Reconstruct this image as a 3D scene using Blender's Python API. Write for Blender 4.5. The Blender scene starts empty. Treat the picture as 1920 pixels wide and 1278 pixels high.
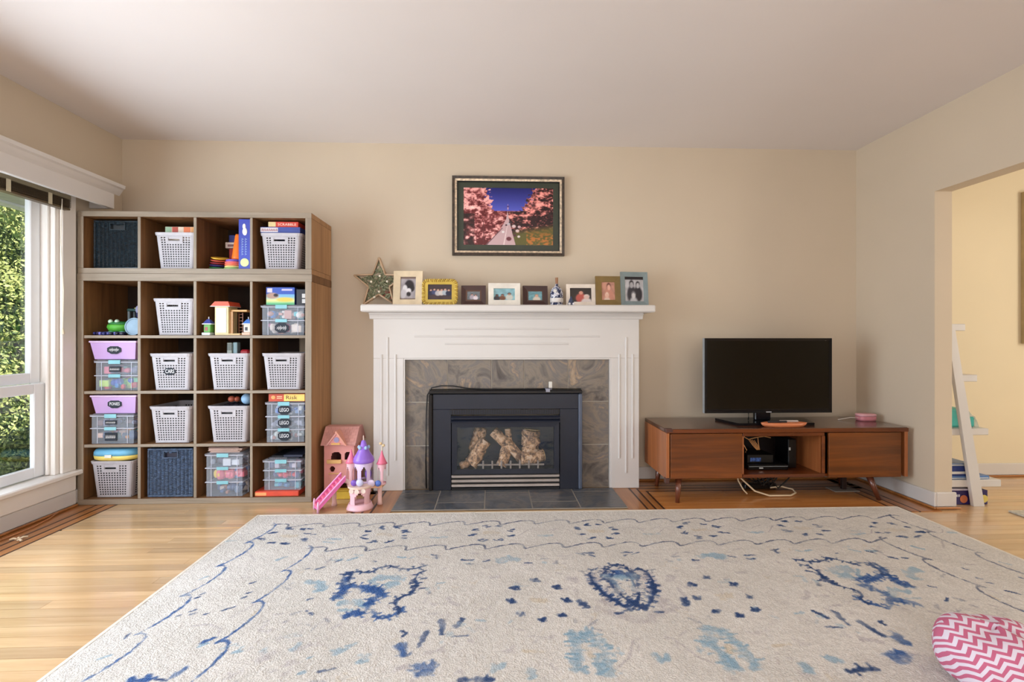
import bpy, math, random
import numpy as np
from mathutils import Matrix, Vector

random.seed(7)
S = bpy.context.scene
COL = S.collection
PI = math.pi

# ------------------------------------------------------------------ camera
cam_data = bpy.data.cameras.new('camera')
cam = bpy.data.objects.new('camera', cam_data)
COL.objects.link(cam)
cam.location = (0.0, -3.5, 1.03)
cam.rotation_euler = (PI / 2, 0, -math.radians(2.18))
cam_data.sensor_width = 36.0
cam_data.lens = 920.0 / 1920.0 * 36.0
cam_data.shift_y = -7.0 / 1920.0
cam_data.clip_start = 0.05
S.camera = cam

# ------------------------------------------------------------------ world, lights, exposure
S.view_settings.view_transform = 'Standard'
S.view_settings.look = 'None'
S.view_settings.gamma = 1.0
S.view_settings.use_curve_mapping = False
S.view_settings.exposure = -0.2

world = bpy.data.worlds.new('sky')
S.world = world
world.use_nodes = True
wn = world.node_tree.nodes
wl = world.node_tree.links
wn.clear()
w_out = wn.new('ShaderNodeOutputWorld')
w_bg = wn.new('ShaderNodeBackground')
w_sky = wn.new('ShaderNodeTexSky')
w_sky.sky_type = 'HOSEK_WILKIE'
w_sky.turbidity = 6.0
w_sky.ground_albedo = 0.35
w_sky.sun_direction = Vector((0.5, -0.35, 0.79)).normalized()
w_bg.inputs['Strength'].default_value = 4.0
wl.new(w_sky.outputs[0], w_bg.inputs['Color'])
wl.new(w_bg.outputs[0], w_out.inputs['Surface'])


def lamp(name, kind, loc, energy, color, size=None, size_y=None, direction=None, angle=None):
    d = bpy.data.lights.new(name, kind)
    d.energy = energy
    d.color = color
    if kind == 'AREA':
        d.shape = 'RECTANGLE'
        d.size = size
        d.size_y = size_y or size
    if kind == 'POINT' and size:
        d.shadow_soft_size = size
    if kind == 'SUN' and angle:
        d.angle = angle
    o = bpy.data.objects.new(name, d)
    COL.objects.link(o)
    o.location = loc
    if direction:
        o.rotation_euler = Vector(direction).to_track_quat('-Z', 'Y').to_euler()
    return o


# sun over the roof of the house, falling on the hedge outside the window
lamp('sun', 'SUN', (4, -4, 9), 13.0, (1.0, 0.94, 0.82), direction=(-0.60, 0.30, -0.74), angle=0.01)
# light from outside the frame: the bays of the left window towards the
# camera, an added fill lamp before the windowless rear wall, and the side window of the next room
lamp('window_daylight', 'AREA', (-2.745, -1.97, 1.04), 155, (0.80, 0.90, 1.0), 1.95, 1.55, (1, 0, 0))
lamp('rear_fill', 'AREA', (0.1, -5.45, 1.35), 68, (0.97, 0.98, 1.0), 3.6, 1.7, (0, 1, 0.16))
lamp('next_room_daylight', 'AREA', (5.25, -1.9, 1.4), 64, (1.0, 0.93, 0.80), 1.8, 1.6, (-1, 0.45, -0.1))

# ------------------------------------------------------------------ colours and materials


def lin(c):
    c = c / 255.0
    return c / 12.92 if c <= 0.04045 else ((c + 0.055) / 1.055) ** 2.4


def L3(rgb):
    return tuple(lin(v) for v in rgb)


def L4(rgb):
    return L3(rgb) + (1.0,)


MATS = {}


def new_mat(name):
    m = bpy.data.materials.new(name)
    m.use_nodes = True
    nt = m.node_tree
    b = nt.nodes['Principled BSDF']
    return m, nt, b


def node(nt, kind, **kw):
    n = nt.nodes.new(kind)
    for k, v in kw.items():
        n.inputs[k].default_value = v
    return n


def coords(nt, scale=(1, 1, 1), rnd=True, kind='Object'):
    tc = nt.nodes.new('ShaderNodeTexCoord')
    mp = nt.nodes.new('ShaderNodeMapping')
    mp.inputs['Scale'].default_value = scale
    nt.links.new(tc.outputs[kind], mp.inputs['Vector'])
    if rnd:
        oi = nt.nodes.new('ShaderNodeObjectInfo')
        mu = nt.nodes.new('ShaderNodeMath')
        mu.operation = 'MULTIPLY'
        mu.inputs[1].default_value = 37.0
        nt.links.new(oi.outputs['Random'], mu.inputs[0])
        nt.links.new(mu.outputs[0], mp.inputs['Location'])
    return mp


def ramp(nt, stops):
    r = nt.nodes.new('ShaderNodeValToRGB')
    el = r.color_ramp.elements
    while len(el) > 1:
        el.remove(el[-1])
    el[0].position = stops[0][0]
    el[0].color = L4(stops[0][1])
    for p, c in stops[1:]:
        e = el.new(p)
        e.color = L4(c)
    return r


def bump(nt, b, height_socket, strength, dist=0.002):
    bp = nt.nodes.new('ShaderNodeBump')
    bp.inputs['Strength'].default_value = strength
    bp.inputs['Distance'].default_value = dist
    nt.links.new(height_socket, bp.inputs['Height'])
    nt.links.new(bp.outputs[0], b.inputs['Normal'])


def plain(name, rgb, rough=0.5, metal=0.0, vary=0.06, scale=8.0, bmp=0.0, bscale=60.0, coat=0.0, spec=0.5):
    """paint, plastic, metal: one colour with faint procedural variation"""
    m, nt, b = new_mat(name)
    mp = coords(nt)
    nz = node(nt, 'ShaderNodeTexNoise', Scale=scale, Detail=3.0)
    nt.links.new(mp.outputs[0], nz.inputs['Vector'])
    lo = tuple(max(0, v * (1 - vary)) for v in rgb)
    hi = tuple(min(255, v * (1 + vary)) for v in rgb)
    r = ramp(nt, [(0.3, lo), (0.7, hi)])
    nt.links.new(nz.outputs['Fac'], r.inputs[0])
    nt.links.new(r.outputs[0], b.inputs['Base Color'])
    b.inputs['Roughness'].default_value = rough
    b.inputs['Metallic'].default_value = metal
    b.inputs['Specular IOR Level'].default_value = spec
    if coat:
        b.inputs['Coat Weight'].default_value = coat
        b.inputs['Coat Roughness'].default_value = 0.15
    if bmp:
        n2 = node(nt, 'ShaderNodeTexNoise', Scale=bscale, Detail=4.0)
        nt.links.new(mp.outputs[0], n2.inputs['Vector'])
        bump(nt, b, n2.outputs['Fac'], bmp)
    MATS[name] = m
    return m


def wood(name, dark, light, axis='x', rough=0.4, grain=1.0, coat=0.0, tint=0.0, bmp=0.15):
    """grain stretched along one axis; every object gets its own offset and, with tint, its own shade"""
    m, nt, b = new_mat(name)
    sc = {'x': (1.2, 22, 22), 'y': (22, 1.2, 22), 'z': (22, 22, 1.2)}[axis]
    mp = coords(nt, tuple(s * grain for s in sc))
    nz = node(nt, 'ShaderNodeTexNoise', Scale=1.0, Detail=6.0, Roughness=0.62, Distortion=0.6)
    nt.links.new(mp.outputs[0], nz.inputs['Vector'])
    mid = tuple((a + c) / 2 for a, c in zip(dark, light))
    r = ramp(nt, [(0.30, dark), (0.5, mid), (0.70, light)])
    nt.links.new(nz.outputs['Fac'], r.inputs[0])
    colour = r.outputs[0]
    if tint:
        oi = nt.nodes.new('ShaderNodeObjectInfo')
        hs = nt.nodes.new('ShaderNodeHueSaturation')
        mr = nt.nodes.new('ShaderNodeMapRange')
        mr.inputs['To Min'].default_value = 1.0 - tint
        mr.inputs['To Max'].default_value = 1.0 + tint
        nt.links.new(oi.outputs['Random'], mr.inputs['Value'])
        nt.links.new(mr.outputs[0], hs.inputs['Value'])
        nt.links.new(colour, hs.inputs['Color'])
        colour = hs.outputs[0]
    nt.links.new(colour, b.inputs['Base Color'])
    b.inputs['Roughness'].default_value = rough
    if coat:
        b.inputs['Coat Weight'].default_value = coat
        b.inputs['Coat Roughness'].default_value = 0.12
    bump(nt, b, nz.outputs['Fac'], bmp, 0.001)
    MATS[name] = m
    return m


def clear_plastic(name, rgb, alpha=0.3, rough=0.4):
    m, nt, b = new_mat(name)
    mp = coords(nt)
    nz = node(nt, 'ShaderNodeTexNoise', Scale=9.0, Detail=2.0)
    nt.links.new(mp.outputs[0], nz.inputs['Vector'])
    r = ramp(nt, [(0.3, tuple(v * 0.92 for v in rgb)), (0.7, rgb)])
    nt.links.new(nz.outputs['Fac'], r.inputs[0])
    nt.links.new(r.outputs[0], b.inputs['Base Color'])
    b.inputs['Roughness'].default_value = rough
    b.inputs['Alpha'].default_value = alpha
    MATS[name] = m
    return m


def glass(name, alpha=0.08, rgb=(225, 235, 235)):
    m, nt, b = new_mat(name)
    tr = nt.nodes.new('ShaderNodeBsdfTransparent')
    gl = nt.nodes.new('ShaderNodeBsdfGlossy')
    gl.inputs['Roughness'].default_value = 0.03
    gl.inputs['Color'].default_value = L4(rgb)
    lw = nt.nodes.new('ShaderNodeLayerWeight')
    lw.inputs['Blend'].default_value = 0.25
    mr = nt.nodes.new('ShaderNodeMapRange')
    mr.inputs['To Min'].default_value = alpha * 0.5
    mr.inputs['To Max'].default_value = alpha * 3
    mx = nt.nodes.new('ShaderNodeMixShader')
    nt.links.new(lw.outputs['Fresnel'], mr.inputs['Value'])
    nt.links.new(mr.outputs[0], mx.inputs[0])
    nt.links.new(tr.outputs[0], mx.inputs[1])
    nt.links.new(gl.outputs[0], mx.inputs[2])
    nt.links.new(mx.outputs[0], nt.nodes['Material Output'].inputs['Surface'])
    MATS[name] = m
    return m


def printed(name, rough=0.5, bmp=0.0, bscale=300.0, spec=0.4, grainy=0.0):
    """flat print: colour comes from the mesh's own colour attribute"""
    m, nt, b = new_mat(name)
    at = nt.nodes.new('ShaderNodeAttribute')
    at.attribute_name = 'ink'
    colour = at.outputs['Color']
    mp = coords(nt, rnd=False)
    nz = node(nt, 'ShaderNodeTexNoise', Scale=bscale, Detail=3.0)
    nt.links.new(mp.outputs[0], nz.inputs['Vector'])
    if grainy:
        mr = nt.nodes.new('ShaderNodeMapRange')
        mr.inputs['From Min'].default_value = 0.3
        mr.inputs['From Max'].default_value = 0.7
        mr.inputs['To Min'].default_value = 1 - grainy
        mr.inputs['To Max'].default_value = 1 + grainy * 0.6
        hs = nt.nodes.new('ShaderNodeHueSaturation')
        nt.links.new(nz.outputs['Fac'], mr.inputs['Value'])
        nt.links.new(mr.outputs[0], hs.inputs['Value'])
        nt.links.new(colour, hs.inputs['Color'])
        colour = hs.outputs[0]
    nt.links.new(colour, b.inputs['Base Color'])
    b.inputs['Roughness'].default_value = rough
    b.inputs['Specular IOR Level'].default_value = spec
    if bmp:
        bump(nt, b, nz.outputs['Fac'], bmp, 0.006)
    MATS[name] = m
    return m


def slate(name, stops, scale=7.0, rough=0.35):
    m, nt, b = new_mat(name)
    mp = coords(nt, (1, 1, 1.0))
    nz = node(nt, 'ShaderNodeTexNoise', Scale=scale, Detail=9.0, Roughness=0.62, Distortion=1.8)
    nt.links.new(mp.outputs[0], nz.inputs['Vector'])
    r = ramp(nt, stops)
    nt.links.new(nz.outputs['Fac'], r.inputs[0])
    nt.links.new(r.outputs[0], b.inputs['Base Color'])
    b.inputs['Roughness'].default_value = rough
    bump(nt, b, nz.outputs['Fac'], 0.5, 0.006)
    MATS[name] = m
    return m


plain('wall_paint', (211, 195, 173), 0.85, vary=0.012, scale=1.5, bmp=0.05, bscale=120)
plain('ceiling_paint', (232, 224, 221), 0.9, vary=0.01, scale=1.0, bmp=0.05, bscale=90)
plain('white_paint', (216, 211, 207), 0.38, vary=0.012, scale=3)
plain('window_white', (238, 232, 226), 0.35, vary=0.015, scale=3)
plain('sash_vinyl', (240, 242, 246), 0.3, vary=0.01)
plain('next_wall_paint', (232, 218, 188), 0.85, vary=0.012, scale=1.5)
wood('oak_plank', (194, 154, 108), (224, 190, 146), 'x', 0.28, 1.0, coat=0.6, tint=0.17, bmp=0.05)  # field oak with the window's glare put into its paler colour
wood('oak_plank_border', (150, 92, 44), (190, 128, 72), 'x', 0.30, 1.0, coat=0.35, tint=0.08, bmp=0.05)  # border oak darkened in colour for shadow and lack of glare
wood('oak_plank_side', (150, 92, 44), (190, 128, 72), 'y', 0.30, 1.0, coat=0.35, tint=0.08, bmp=0.05)  # same shade-darkened oak, grain along the side walls
wood('oak_plank_amber', (182, 112, 54), (216, 148, 84), 'x', 0.26, 1.0, coat=0.4, tint=0.08, bmp=0.05)  # amber tone of the same floor, without the glare
plain('walnut_inlay', (62, 34, 20), 0.35, vary=0.1)
wood('shelf_wood_h', (130, 117, 101), (160, 145, 127), 'x', 0.55, 1.4, bmp=0.1)
wood('shelf_wood_v', (130, 117, 101), (160, 145, 127), 'z', 0.55, 1.4, bmp=0.1)
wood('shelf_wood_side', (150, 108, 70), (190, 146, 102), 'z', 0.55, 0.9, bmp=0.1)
wood('shelf_wood_shaded', (100, 66, 36), (142, 100, 60), 'z', 0.55, 0.9, bmp=0.1)  # shelf wood with the shade inside the cells put into its colour
plain('shelf_back_shade', (40, 24, 16), 0.8, vary=0.2)  # dark colour standing in for the shaded wall behind open cells
wood('walnut_h', (74, 32, 8), (126, 62, 20), 'x', 0.30, 1.0, coat=0.3, bmp=0.05)
wood('walnut_door', (82, 40, 8), (142, 76, 22), 'x', 0.30, 0.8, coat=0.3, bmp=0.05)
wood('walnut_top', (62, 34, 22), (96, 56, 36), 'x', 0.22, 1.0, coat=0.4, bmp=0.05)
wood('walnut_side', (150, 84, 44), (186, 116, 68), 'z', 0.35, 0.8, coat=0.2, bmp=0.05)
wood('walnut_leg', (84, 42, 26), (120, 66, 44), 'z', 0.3, 1.0, coat=0.3, bmp=0.05)
plain('basket_grey', (186, 182, 188), 0.5, vary=0.03, scale=30)
plain('basket_dark', (26, 38, 46), 0.25, vary=0.25, scale=60)
plain('basket_navy', (66, 82, 106), 0.3, vary=0.25, scale=60)
plain('lilac_plastic', (196, 160, 214), 0.4, vary=0.02)
clear_plastic('clear_box', (226, 236, 250), 0.14)
clear_plastic('clear_rim', (230, 232, 246), 0.62)
clear_plastic('clear_lid', (232, 236, 248), 0.22)
clear_plastic('aqua_clip', (150, 214, 226), 0.82)
plain('label_black', (28, 36, 48), 0.7, vary=0.05)
plain('chalk_white', (240, 242, 246), 0.7, vary=0.02)
plain('black_metal', (26, 31, 46), 0.42, vary=0.05, metal=0.0, spec=0.5)
plain('black_gloss', (14, 15, 20), 0.22, vary=0.05)
plain('brushed_silver', (196, 186, 180), 0.35, metal=0.7, vary=0.04)
plain('black_plastic', (14, 14, 16), 0.3, vary=0.05)
plain('black_rubber', (16, 16, 18), 0.5, vary=0.05)
plain('firebox_dark', (26, 34, 64), 0.6, vary=0.25, scale=6)
slate('slate_wall', [(0.30, (70, 62, 58)), (0.42, (108, 100, 94)), (0.50, (134, 122, 108)), (0.57, (112, 106, 104)), (0.64, (156, 134, 110)), (0.74, (180, 160, 138))], 3.6, 0.35)
slate('slate_hearth', [(0.30, (44, 48, 56)), (0.44, (78, 84, 94)), (0.52, (100, 98, 96)), (0.60, (70, 74, 84)), (0.70, (126, 110, 94))], 4.0, 0.28)
plain('grout', (186, 178, 166), 0.9, vary=0.04)
plain('grout_dark', (150, 142, 132), 0.9, vary=0.04)
printed('print_matte', 0.55)
printed('print_gloss', 0.25, spec=0.5)
printed('rug_pile', 0.95, bmp=1.0, bscale=190.0, spec=0.05, grainy=0.16)
glass('window_glass', 0.05)
glass('fire_glass', 0.10)
glass('picture_glass', 0.05)

CM = {}


def colour(rgb, rough=0.45, metal=0.0):
    k = (tuple(rgb), rough, metal)
    if k not in CM:
        CM[k] = plain('paint_%02x%02x%02x' % tuple(int(v) for v in rgb), rgb, rough, metal, vary=0.05, scale=14)
    return CM[k]


def M(m):
    if isinstance(m, str):
        return MATS[m]
    if isinstance(m, tuple):
        return colour(m)
    return m


# ------------------------------------------------------------------ mesh builder
ORIGIN = {}


class MB:
    def __init__(self):
        self.v, self.f, self.xf = [], [], None

    def add(self, vs, fs):
        k = len(self.v)
        if self.xf is not None:
            vs = [tuple(self.xf @ Vector(p)) for p in vs]
        self.v += [tuple(p) for p in vs]
        self.f += [tuple(i + k for i in f) for f in fs]
        return self

    def box(self, x0, x1, y0, y1, z0, z1, b=0.0):
        if x0 > x1: x0, x1 = x1, x0
        if y0 > y1: y0, y1 = y1, y0
        if z0 > z1: z0, z1 = z1, z0
        b = min(b, (x1 - x0) * 0.45, (y1 - y0) * 0.45, (z1 - z0) * 0.45)
        if b <= 0:
            v = [(x, y, z) for z in (z0, z1) for y in (y0, y1) for x in (x0, x1)]
            return self.add(v, [(0, 2, 3, 1), (4, 5, 7, 6), (0, 1, 5, 4), (2, 6, 7, 3), (0, 4, 6, 2), (1, 3, 7, 5)])
        # chamfered box: three vertices at each corner
        v, idx = [], {}
        X, Y, Z = (x0, x1), (y0, y1), (z0, z1)
        for i in (0, 1):
            for j in (0, 1):
                for k in (0, 1):
                    dx, dy, dz = (b if i == 0 else -b), (b if j == 0 else -b), (b if k == 0 else -b)
                    p = (X[i], Y[j], Z[k])
                    for a, q in (('x', (p[0], p[1] + dy, p[2] + dz)), ('y', (p[0] + dx, p[1], p[2] + dz)), ('z', (p[0] + dx, p[1] + dy, p[2]))):
                        idx[(i, j, k, a)] = len(v)
                        v.append(q)
        g = idx
        f = []
        for i in (0, 1):
            q = [g[(i, 0, 0, 'x')], g[(i, 1, 0, 'x')], g[(i, 1, 1, 'x')], g[(i, 0, 1, 'x')]]
            f.append(tuple(q if i else q[::-1]))
            q = [g[(0, i, 0, 'y')], g[(0, i, 1, 'y')], g[(1, i, 1, 'y')], g[(1, i, 0, 'y')]]
            f.append(tuple(q if i else q[::-1]))
            q = [g[(0, 0, i, 'z')], g[(1, 0, i, 'z')], g[(1, 1, i, 'z')], g[(0, 1, i, 'z')]]
            f.append(tuple(q if i else q[::-1]))
        for i in (0, 1):
            for j in (0, 1):
                s = (i ^ j)
                q = [g[(i, j, 0, 'x')], g[(i, j, 1, 'x')], g[(i, j, 1, 'y')], g[(i, j, 0, 'y')]]
                f.append(tuple(q if s else q[::-1]))
                q = [g[(i, 0, j, 'x')], g[(i, 1, j, 'x')], g[(i, 1, j, 'z')], g[(i, 0, j, 'z')]]
                f.append(tuple(q[::-1] if s else q))
                q = [g[(0, i, j, 'y')], g[(1, i, j, 'y')], g[(1, i, j, 'z')], g[(0, i, j, 'z')]]
                f.append(tuple(q if s else q[::-1]))
        for i in (0, 1):
            for j in (0, 1):
                for k in (0, 1):
                    q = [g[(i, j, k, 'x')], g[(i, j, k, 'y')], g[(i, j, k, 'z')]]
                    f.append(tuple(q if (i + j + k) % 2 else q[::-1]))
        return self.add(v, f)

    def prism(self, poly, axis, a0, a1):
        """extrude a polygon: axis 'y' takes (x, z), 'x' takes (y, z), 'z' takes (x, y)"""
        n = len(poly)

        def P(p, a):
            return {'y': (p[0], a, p[1]), 'x': (a, p[0], p[1]), 'z': (p[0], p[1], a)}[axis]
        v = [P(p, a0) for p in poly] + [P(p, a1) for p in poly]
        f = [tuple(range(n)), tuple(range(2 * n - 1, n - 1, -1))]
        f += [(i, i + n, (i + 1) % n + n, (i + 1) % n) for i in range(n)]
        return self.add(v, f)

    def tube(self, pts, r, n=8, taper=None):
        pts = [Vector(p) for p in pts]
        v, f = [], []
        up = Vector((0, 0, 1))
        for i, p in enumerate(pts):
            t = (pts[min(i + 1, len(pts) - 1)] - pts[max(i - 1, 0)]).normalized()
            a = t.cross(up)
            if a.length < 1e-3:
                a = t.cross(Vector((1, 0, 0)))
            a.normalize()
            b = t.cross(a)
            rr = r if taper is None else r + (taper - r) * i / max(1, len(pts) - 1)
            v += [p + a * rr * math.cos(2 * PI * k / n) + b * rr * math.sin(2 * PI * k / n) for k in range(n)]
        for i in range(len(pts) - 1):
            for k in range(n):
                f.append((i * n + k, i * n + (k + 1) % n, (i + 1) * n + (k + 1) % n, (i + 1) * n + k))
        f.append(tuple(range(n))[::-1])
        f.append(tuple(range((len(pts) - 1) * n, len(pts) * n)))
        return self.add(v, f)

    def lathe(self, prof, cx=0, cy=0, n=20, sx=1.0, sy=1.0, a0=0.0):
        v, f = [], []
        for r, z in prof:
            v += [(cx + sx * r * math.cos(a0 + 2 * PI * k / n), cy + sy * r * math.sin(a0 + 2 * PI * k / n), z) for k in range(n)]
        for i in range(len(prof) - 1):
            for k in range(n):
                f.append((i * n + k, i * n + (k + 1) % n, (i + 1) * n + (k + 1) % n, (i + 1) * n + k))
        if prof[0][0] > 1e-5:
            f.append(tuple(range(n))[::-1])
        if prof[-1][0] > 1e-5:
            f.append(tuple(range((len(prof) - 1) * n, len(prof) * n)))
        return self.add(v, f)

    def ball(self, c, r, n=14, m=9):
        if not isinstance(r, tuple):
            r = (r, r, r)
        v = [(c[0], c[1], c[2] - r[2])]
        for i in range(1, m):
            t = PI * i / m
            v += [(c[0] + r[0] * math.sin(t) * math.cos(2 * PI * k / n), c[1] + r[1] * math.sin(t) * math.sin(2 * PI * k / n), c[2] - r[2] * math.cos(t)) for k in range(n)]
        v.append((c[0], c[1], c[2] + r[2]))
        f = [(0, 1 + (k + 1) % n, 1 + k) for k in range(n)]
        for i in range(m - 2):
            for k in range(n):
                a = 1 + i * n
                f.append((a + k, a + (k + 1) % n, a + n + (k + 1) % n, a + n + k))
        e = len(v) - 1
        a = 1 + (m - 2) * n
        f += [(a + k, a + (k + 1) % n, e) for k in range(n)]
        return self.add(v, f)

    def frame(self, x0, x1, z0, z1, w, yf, yb, slope=0.0):
        """rectangular picture-frame ring facing -y; slope pushes the inner edge back"""
        ws = w if isinstance(w, tuple) else (w, w)
        o = [(x0, z0), (x1, z0), (x1, z1), (x0, z1)]
        i = [(x0 + ws[0], z0 + ws[1]), (x1 - ws[0], z0 + ws[1]), (x1 - ws[0], z1 - ws[1]), (x0 + ws[0], z1 - ws[1])]
        v = [(p[0], yf, p[1]) for p in o] + [(p[0], yf + slope, p[1]) for p in i] + [(p[0], yb, p[1]) for p in i] + [(p[0], yb, p[1]) for p in o]
        f = []
        for a in range(4):
            b = (a + 1) % 4
            f += [(a, b, b + 4, a + 4), (a + 4, b + 4, b + 8, a + 8), (a + 8, b + 8, b + 12, a + 12), (a + 12, b + 12, b, a)]
        return self.add(v, f)

    def mesh(self, name, origin=(0, 0, 0)):
        me = bpy.data.meshes.new(name)
        o = origin
        me.from_pydata([(p[0] - o[0], p[1] - o[1], p[2] - o[2]) for p in self.v], [], self.f)
        me.update()
        return me

    def build(self, name, mat, parent=None, smooth=False):
        if parent is not None:
            org = ORIGIN[parent]
        else:
            a = np.array(self.v)
            org = tuple(((a.min(0) + a.max(0)) / 2)[:2]) + (float(a[:, 2].min()),)
        me = self.mesh(name, org)
        me.materials.append(M(mat))
        if smooth:
            me.polygons.foreach_set('use_smooth', [True] * len(me.polygons))
        o = bpy.data.objects.new(name, me)
        COL.objects.link(o)
        if parent is not None:
            o.parent = parent
        else:
            o.location = org
        ORIGIN[o] = org
        return o


def box(name, mat, parent, x0, x1, y0, y1, z0, z1, b=0.0):
    return MB().box(x0, x1, y0, y1, z0, z1, b).build(name, mat, parent)


def tag(o, label=None, cat=None, group=None, kind=None):
    if label: o['label'] = label
    if cat: o['category'] = cat
    if group: o['group'] = group
    if kind: o['kind'] = kind
    return o


def thing(name, label, cat, loc, group=None):
    o = bpy.data.objects.new(name, None)
    o.empty_display_size = 0.05
    COL.objects.link(o)
    o.location = loc
    ORIGIN[o] = tuple(loc)
    return tag(o, label, cat, group)


def struct(o):
    o['kind'] = 'structure'
    return o


def copy_tree(o, loc=None, parent=None):
    kids = list(o.children)
    c = o.copy()
    COL.objects.link(c)
    c.parent = parent
    if loc is not None:
        c.location = loc
    ORIGIN[c] = tuple(loc) if loc is not None else ORIGIN[parent]
    for k in kids:
        copy_tree(k, None, c)
    return c


def text(name, string, mat, parent, centre, size, depth=0.0008, width=None, face='front'):
    """raised lettering standing in the plane facing -y, centred at the given point"""
    cu = bpy.data.curves.new(name, 'FONT')
    cu.body = string
    cu.size = size
    cu.align_x = 'CENTER'
    cu.align_y = 'CENTER'
    cu.extrude = depth
    cu.resolution_u = 2
    tmp = bpy.data.objects.new(name, cu)
    COL.objects.link(tmp)
    bpy.context.view_layer.update()
    me = bpy.data.meshes.new_from_object(tmp.evaluated_get(bpy.context.evaluated_depsgraph_get()))
    bpy.data.objects.remove(tmp)
    bpy.data.curves.remove(cu)
    vs = np.array([tuple(v.co) for v in me.vertices]) if len(me.vertices) else np.zeros((1, 3))
    w = np.ptp(vs[:, 0])
    s = 1.0 if not width or w < 1e-6 else width / w
    mb = MB()
    if face == 'front':
        vv = [(centre[0] + p[0] * s, centre[1] - p[2], centre[2] + p[1]) for p in vs]
    elif face == 'up_right':      # reads from bottom to top along a spine
        vv = [(centre[0] - p[1], centre[1] - p[2], centre[2] + p[0] * s) for p in vs]
    else:                         # 'down': reads from top to bottom along a spine
        vv = [(centre[0] + p[1], centre[1] - p[2], centre[2] - p[0] * s) for p in vs]
    mb.add(vv, [tuple(f.vertices) for f in me.polygons])
    bpy.data.meshes.remove(me)
    return mb.build(name, mat, parent)


def ink_mesh(name, P, img, mat, parent):
    """P: (ny, nx, 3) vertex positions, img: (ny, nx, 3) linear colours per vertex"""
    ny, nx = P.shape[:2]
    V = P.reshape(-1, 3)
    idx = np.arange(ny * nx).reshape(ny, nx)
    q = np.stack([idx[:-1, :-1], idx[:-1, 1:], idx[1:, 1:], idx[1:, :-1]], -1).reshape(-1, 4)
    if parent is not None:
        org = ORIGIN[parent]
    else:
        org = tuple(((V.min(0) + V.max(0)) / 2)[:2]) + (float(V[:, 2].min()),)
    me = bpy.data.meshes.new(name)
    me.vertices.add(len(V))
    me.vertices.foreach_set('co', (V - np.array(org)).astype(np.float32).ravel())
    me.loops.add(q.size)
    me.loops.foreach_set('vertex_index', q.astype(np.int32).ravel())
    me.polygons.add(len(q))
    me.polygons.foreach_set('loop_start', np.arange(0, q.size, 4, dtype=np.int32))
    me.update(calc_edges=True)
    at = me.attributes.new('ink', 'FLOAT_COLOR', 'POINT')
    c = np.ones((len(V), 4), np.float32)
    c[:, :3] = img.reshape(-1, 3)
    at.data.foreach_set('color', c.ravel())
    me.materials.append(M(mat))
    o = bpy.data.objects.new(name, me)
    COL.objects.link(o)
    if parent is not None:
        o.parent = parent
    else:
        o.location = org
    ORIGIN[o] = org
    return o


class Canvas:
    """a small picture drawn with numpy in unit coordinates (u right, v up)"""

    def __init__(self, nx, ny, base, aspect=1.0, seed=1):
        self.u, self.v = np.meshgrid(np.linspace(0, 1, nx), np.linspace(0, 1, ny))
        self.a = aspect
        self.c = np.zeros((ny, nx, 3)) + np.array(base, float)
        self.rng = np.random.default_rng(seed)

    def put(self, mask, rgb):
        m = np.clip(mask, 0, 1)[..., None]
        self.c = self.c * (1 - m) + np.array(rgb, float) * m
        return self

    def disc(self, u, v, ru, rv, rgb, soft=0.3, a=1.0):
        d = np.sqrt(((self.u - u) / ru) ** 2 + ((self.v - v) / rv) ** 2)
        return self.put(np.clip((1 - d) / soft + 0.5, 0, 1) * a, rgb)

    def rect(self, u0, u1, v0, v1, rgb, a=1.0):
        return self.put(((self.u >= u0) & (self.u <= u1) & (self.v >= v0) & (self.v <= v1)) * a, rgb)

    def poly(self, pts, rgb, a=1.0):
        inside = np.zeros(self.u.shape, bool)
        n = len(pts)
        for i in range(n):
            (x0, y0), (x1, y1) = pts[i], pts[(i + 1) % n]
            if y0 == y1:
                continue
            c = ((y0 > self.v) != (y1 > self.v)) & (self.u < (x1 - x0) * (self.v - y0) / (y1 - y0) + x0)
            inside ^= c
        return self.put(inside * a, rgb)

    def noise(self, n, amt):
        g = self.rng.normal(size=(n, n))
        iu = np.clip(self.u * (n - 1), 0, n - 1.001)
        iv = np.clip(self.v * (n - 1), 0, n - 1.001)
        a, b = iu.astype(int), iv.astype(int)
        fu, fv = iu - a, iv - b
        return amt * ((g[b, a] * (1 - fu) + g[b, a + 1] * fu) * (1 - fv) + (g[b + 1, a] * (1 - fu) + g[b + 1, a + 1] * fu) * fv)

    def linear(self):
        c = np.clip(self.c, 0, 255) / 255
        return np.where(c <= 0.04045, c / 12.92, ((c + 0.055) / 1.055) ** 2.4)


def print_plane(name, canvas, mat, parent, x0, x1, y, z0, z1, xf=None):
    """the canvas as a flat sheet facing -y"""
    ny, nx = canvas.u.shape
    P = np.zeros((ny, nx, 3))
    P[..., 0] = x0 + (x1 - x0) * canvas.u
    P[..., 1] = y
    P[..., 2] = z0 + (z1 - z0) * canvas.v
    if xf is not None:
        R = np.array(xf.to_3x3())
        T = np.array(xf.to_translation())
        P = P @ R.T + T
    return ink_mesh(name, P, canvas.linear(), mat, parent)

# ================================================================== THE ROOM
XL, XR, XN, XE, H = -2.57, 2.66, 2.768, 5.40, 2.40
YR = -5.60
OPEN_Y, OPEN_Z = -0.64, 1.91          # opening in the right wall
WY0, WY1, WZ0, WZ1 = -3.00, -0.49, 0.215, 1.93   # opening of the left window


def proj(x, y, z):
    a = math.radians(2.18)
    dx, dy = x, y + 3.5
    X = dx * math.cos(a) - dy * math.sin(a)
    Z = dx * math.sin(a) + dy * math.cos(a)
    if Z < 0.05:
        return None
    return 960 + 920 * X / Z, 632 - 920 * (z - 1.03) / Z


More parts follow.
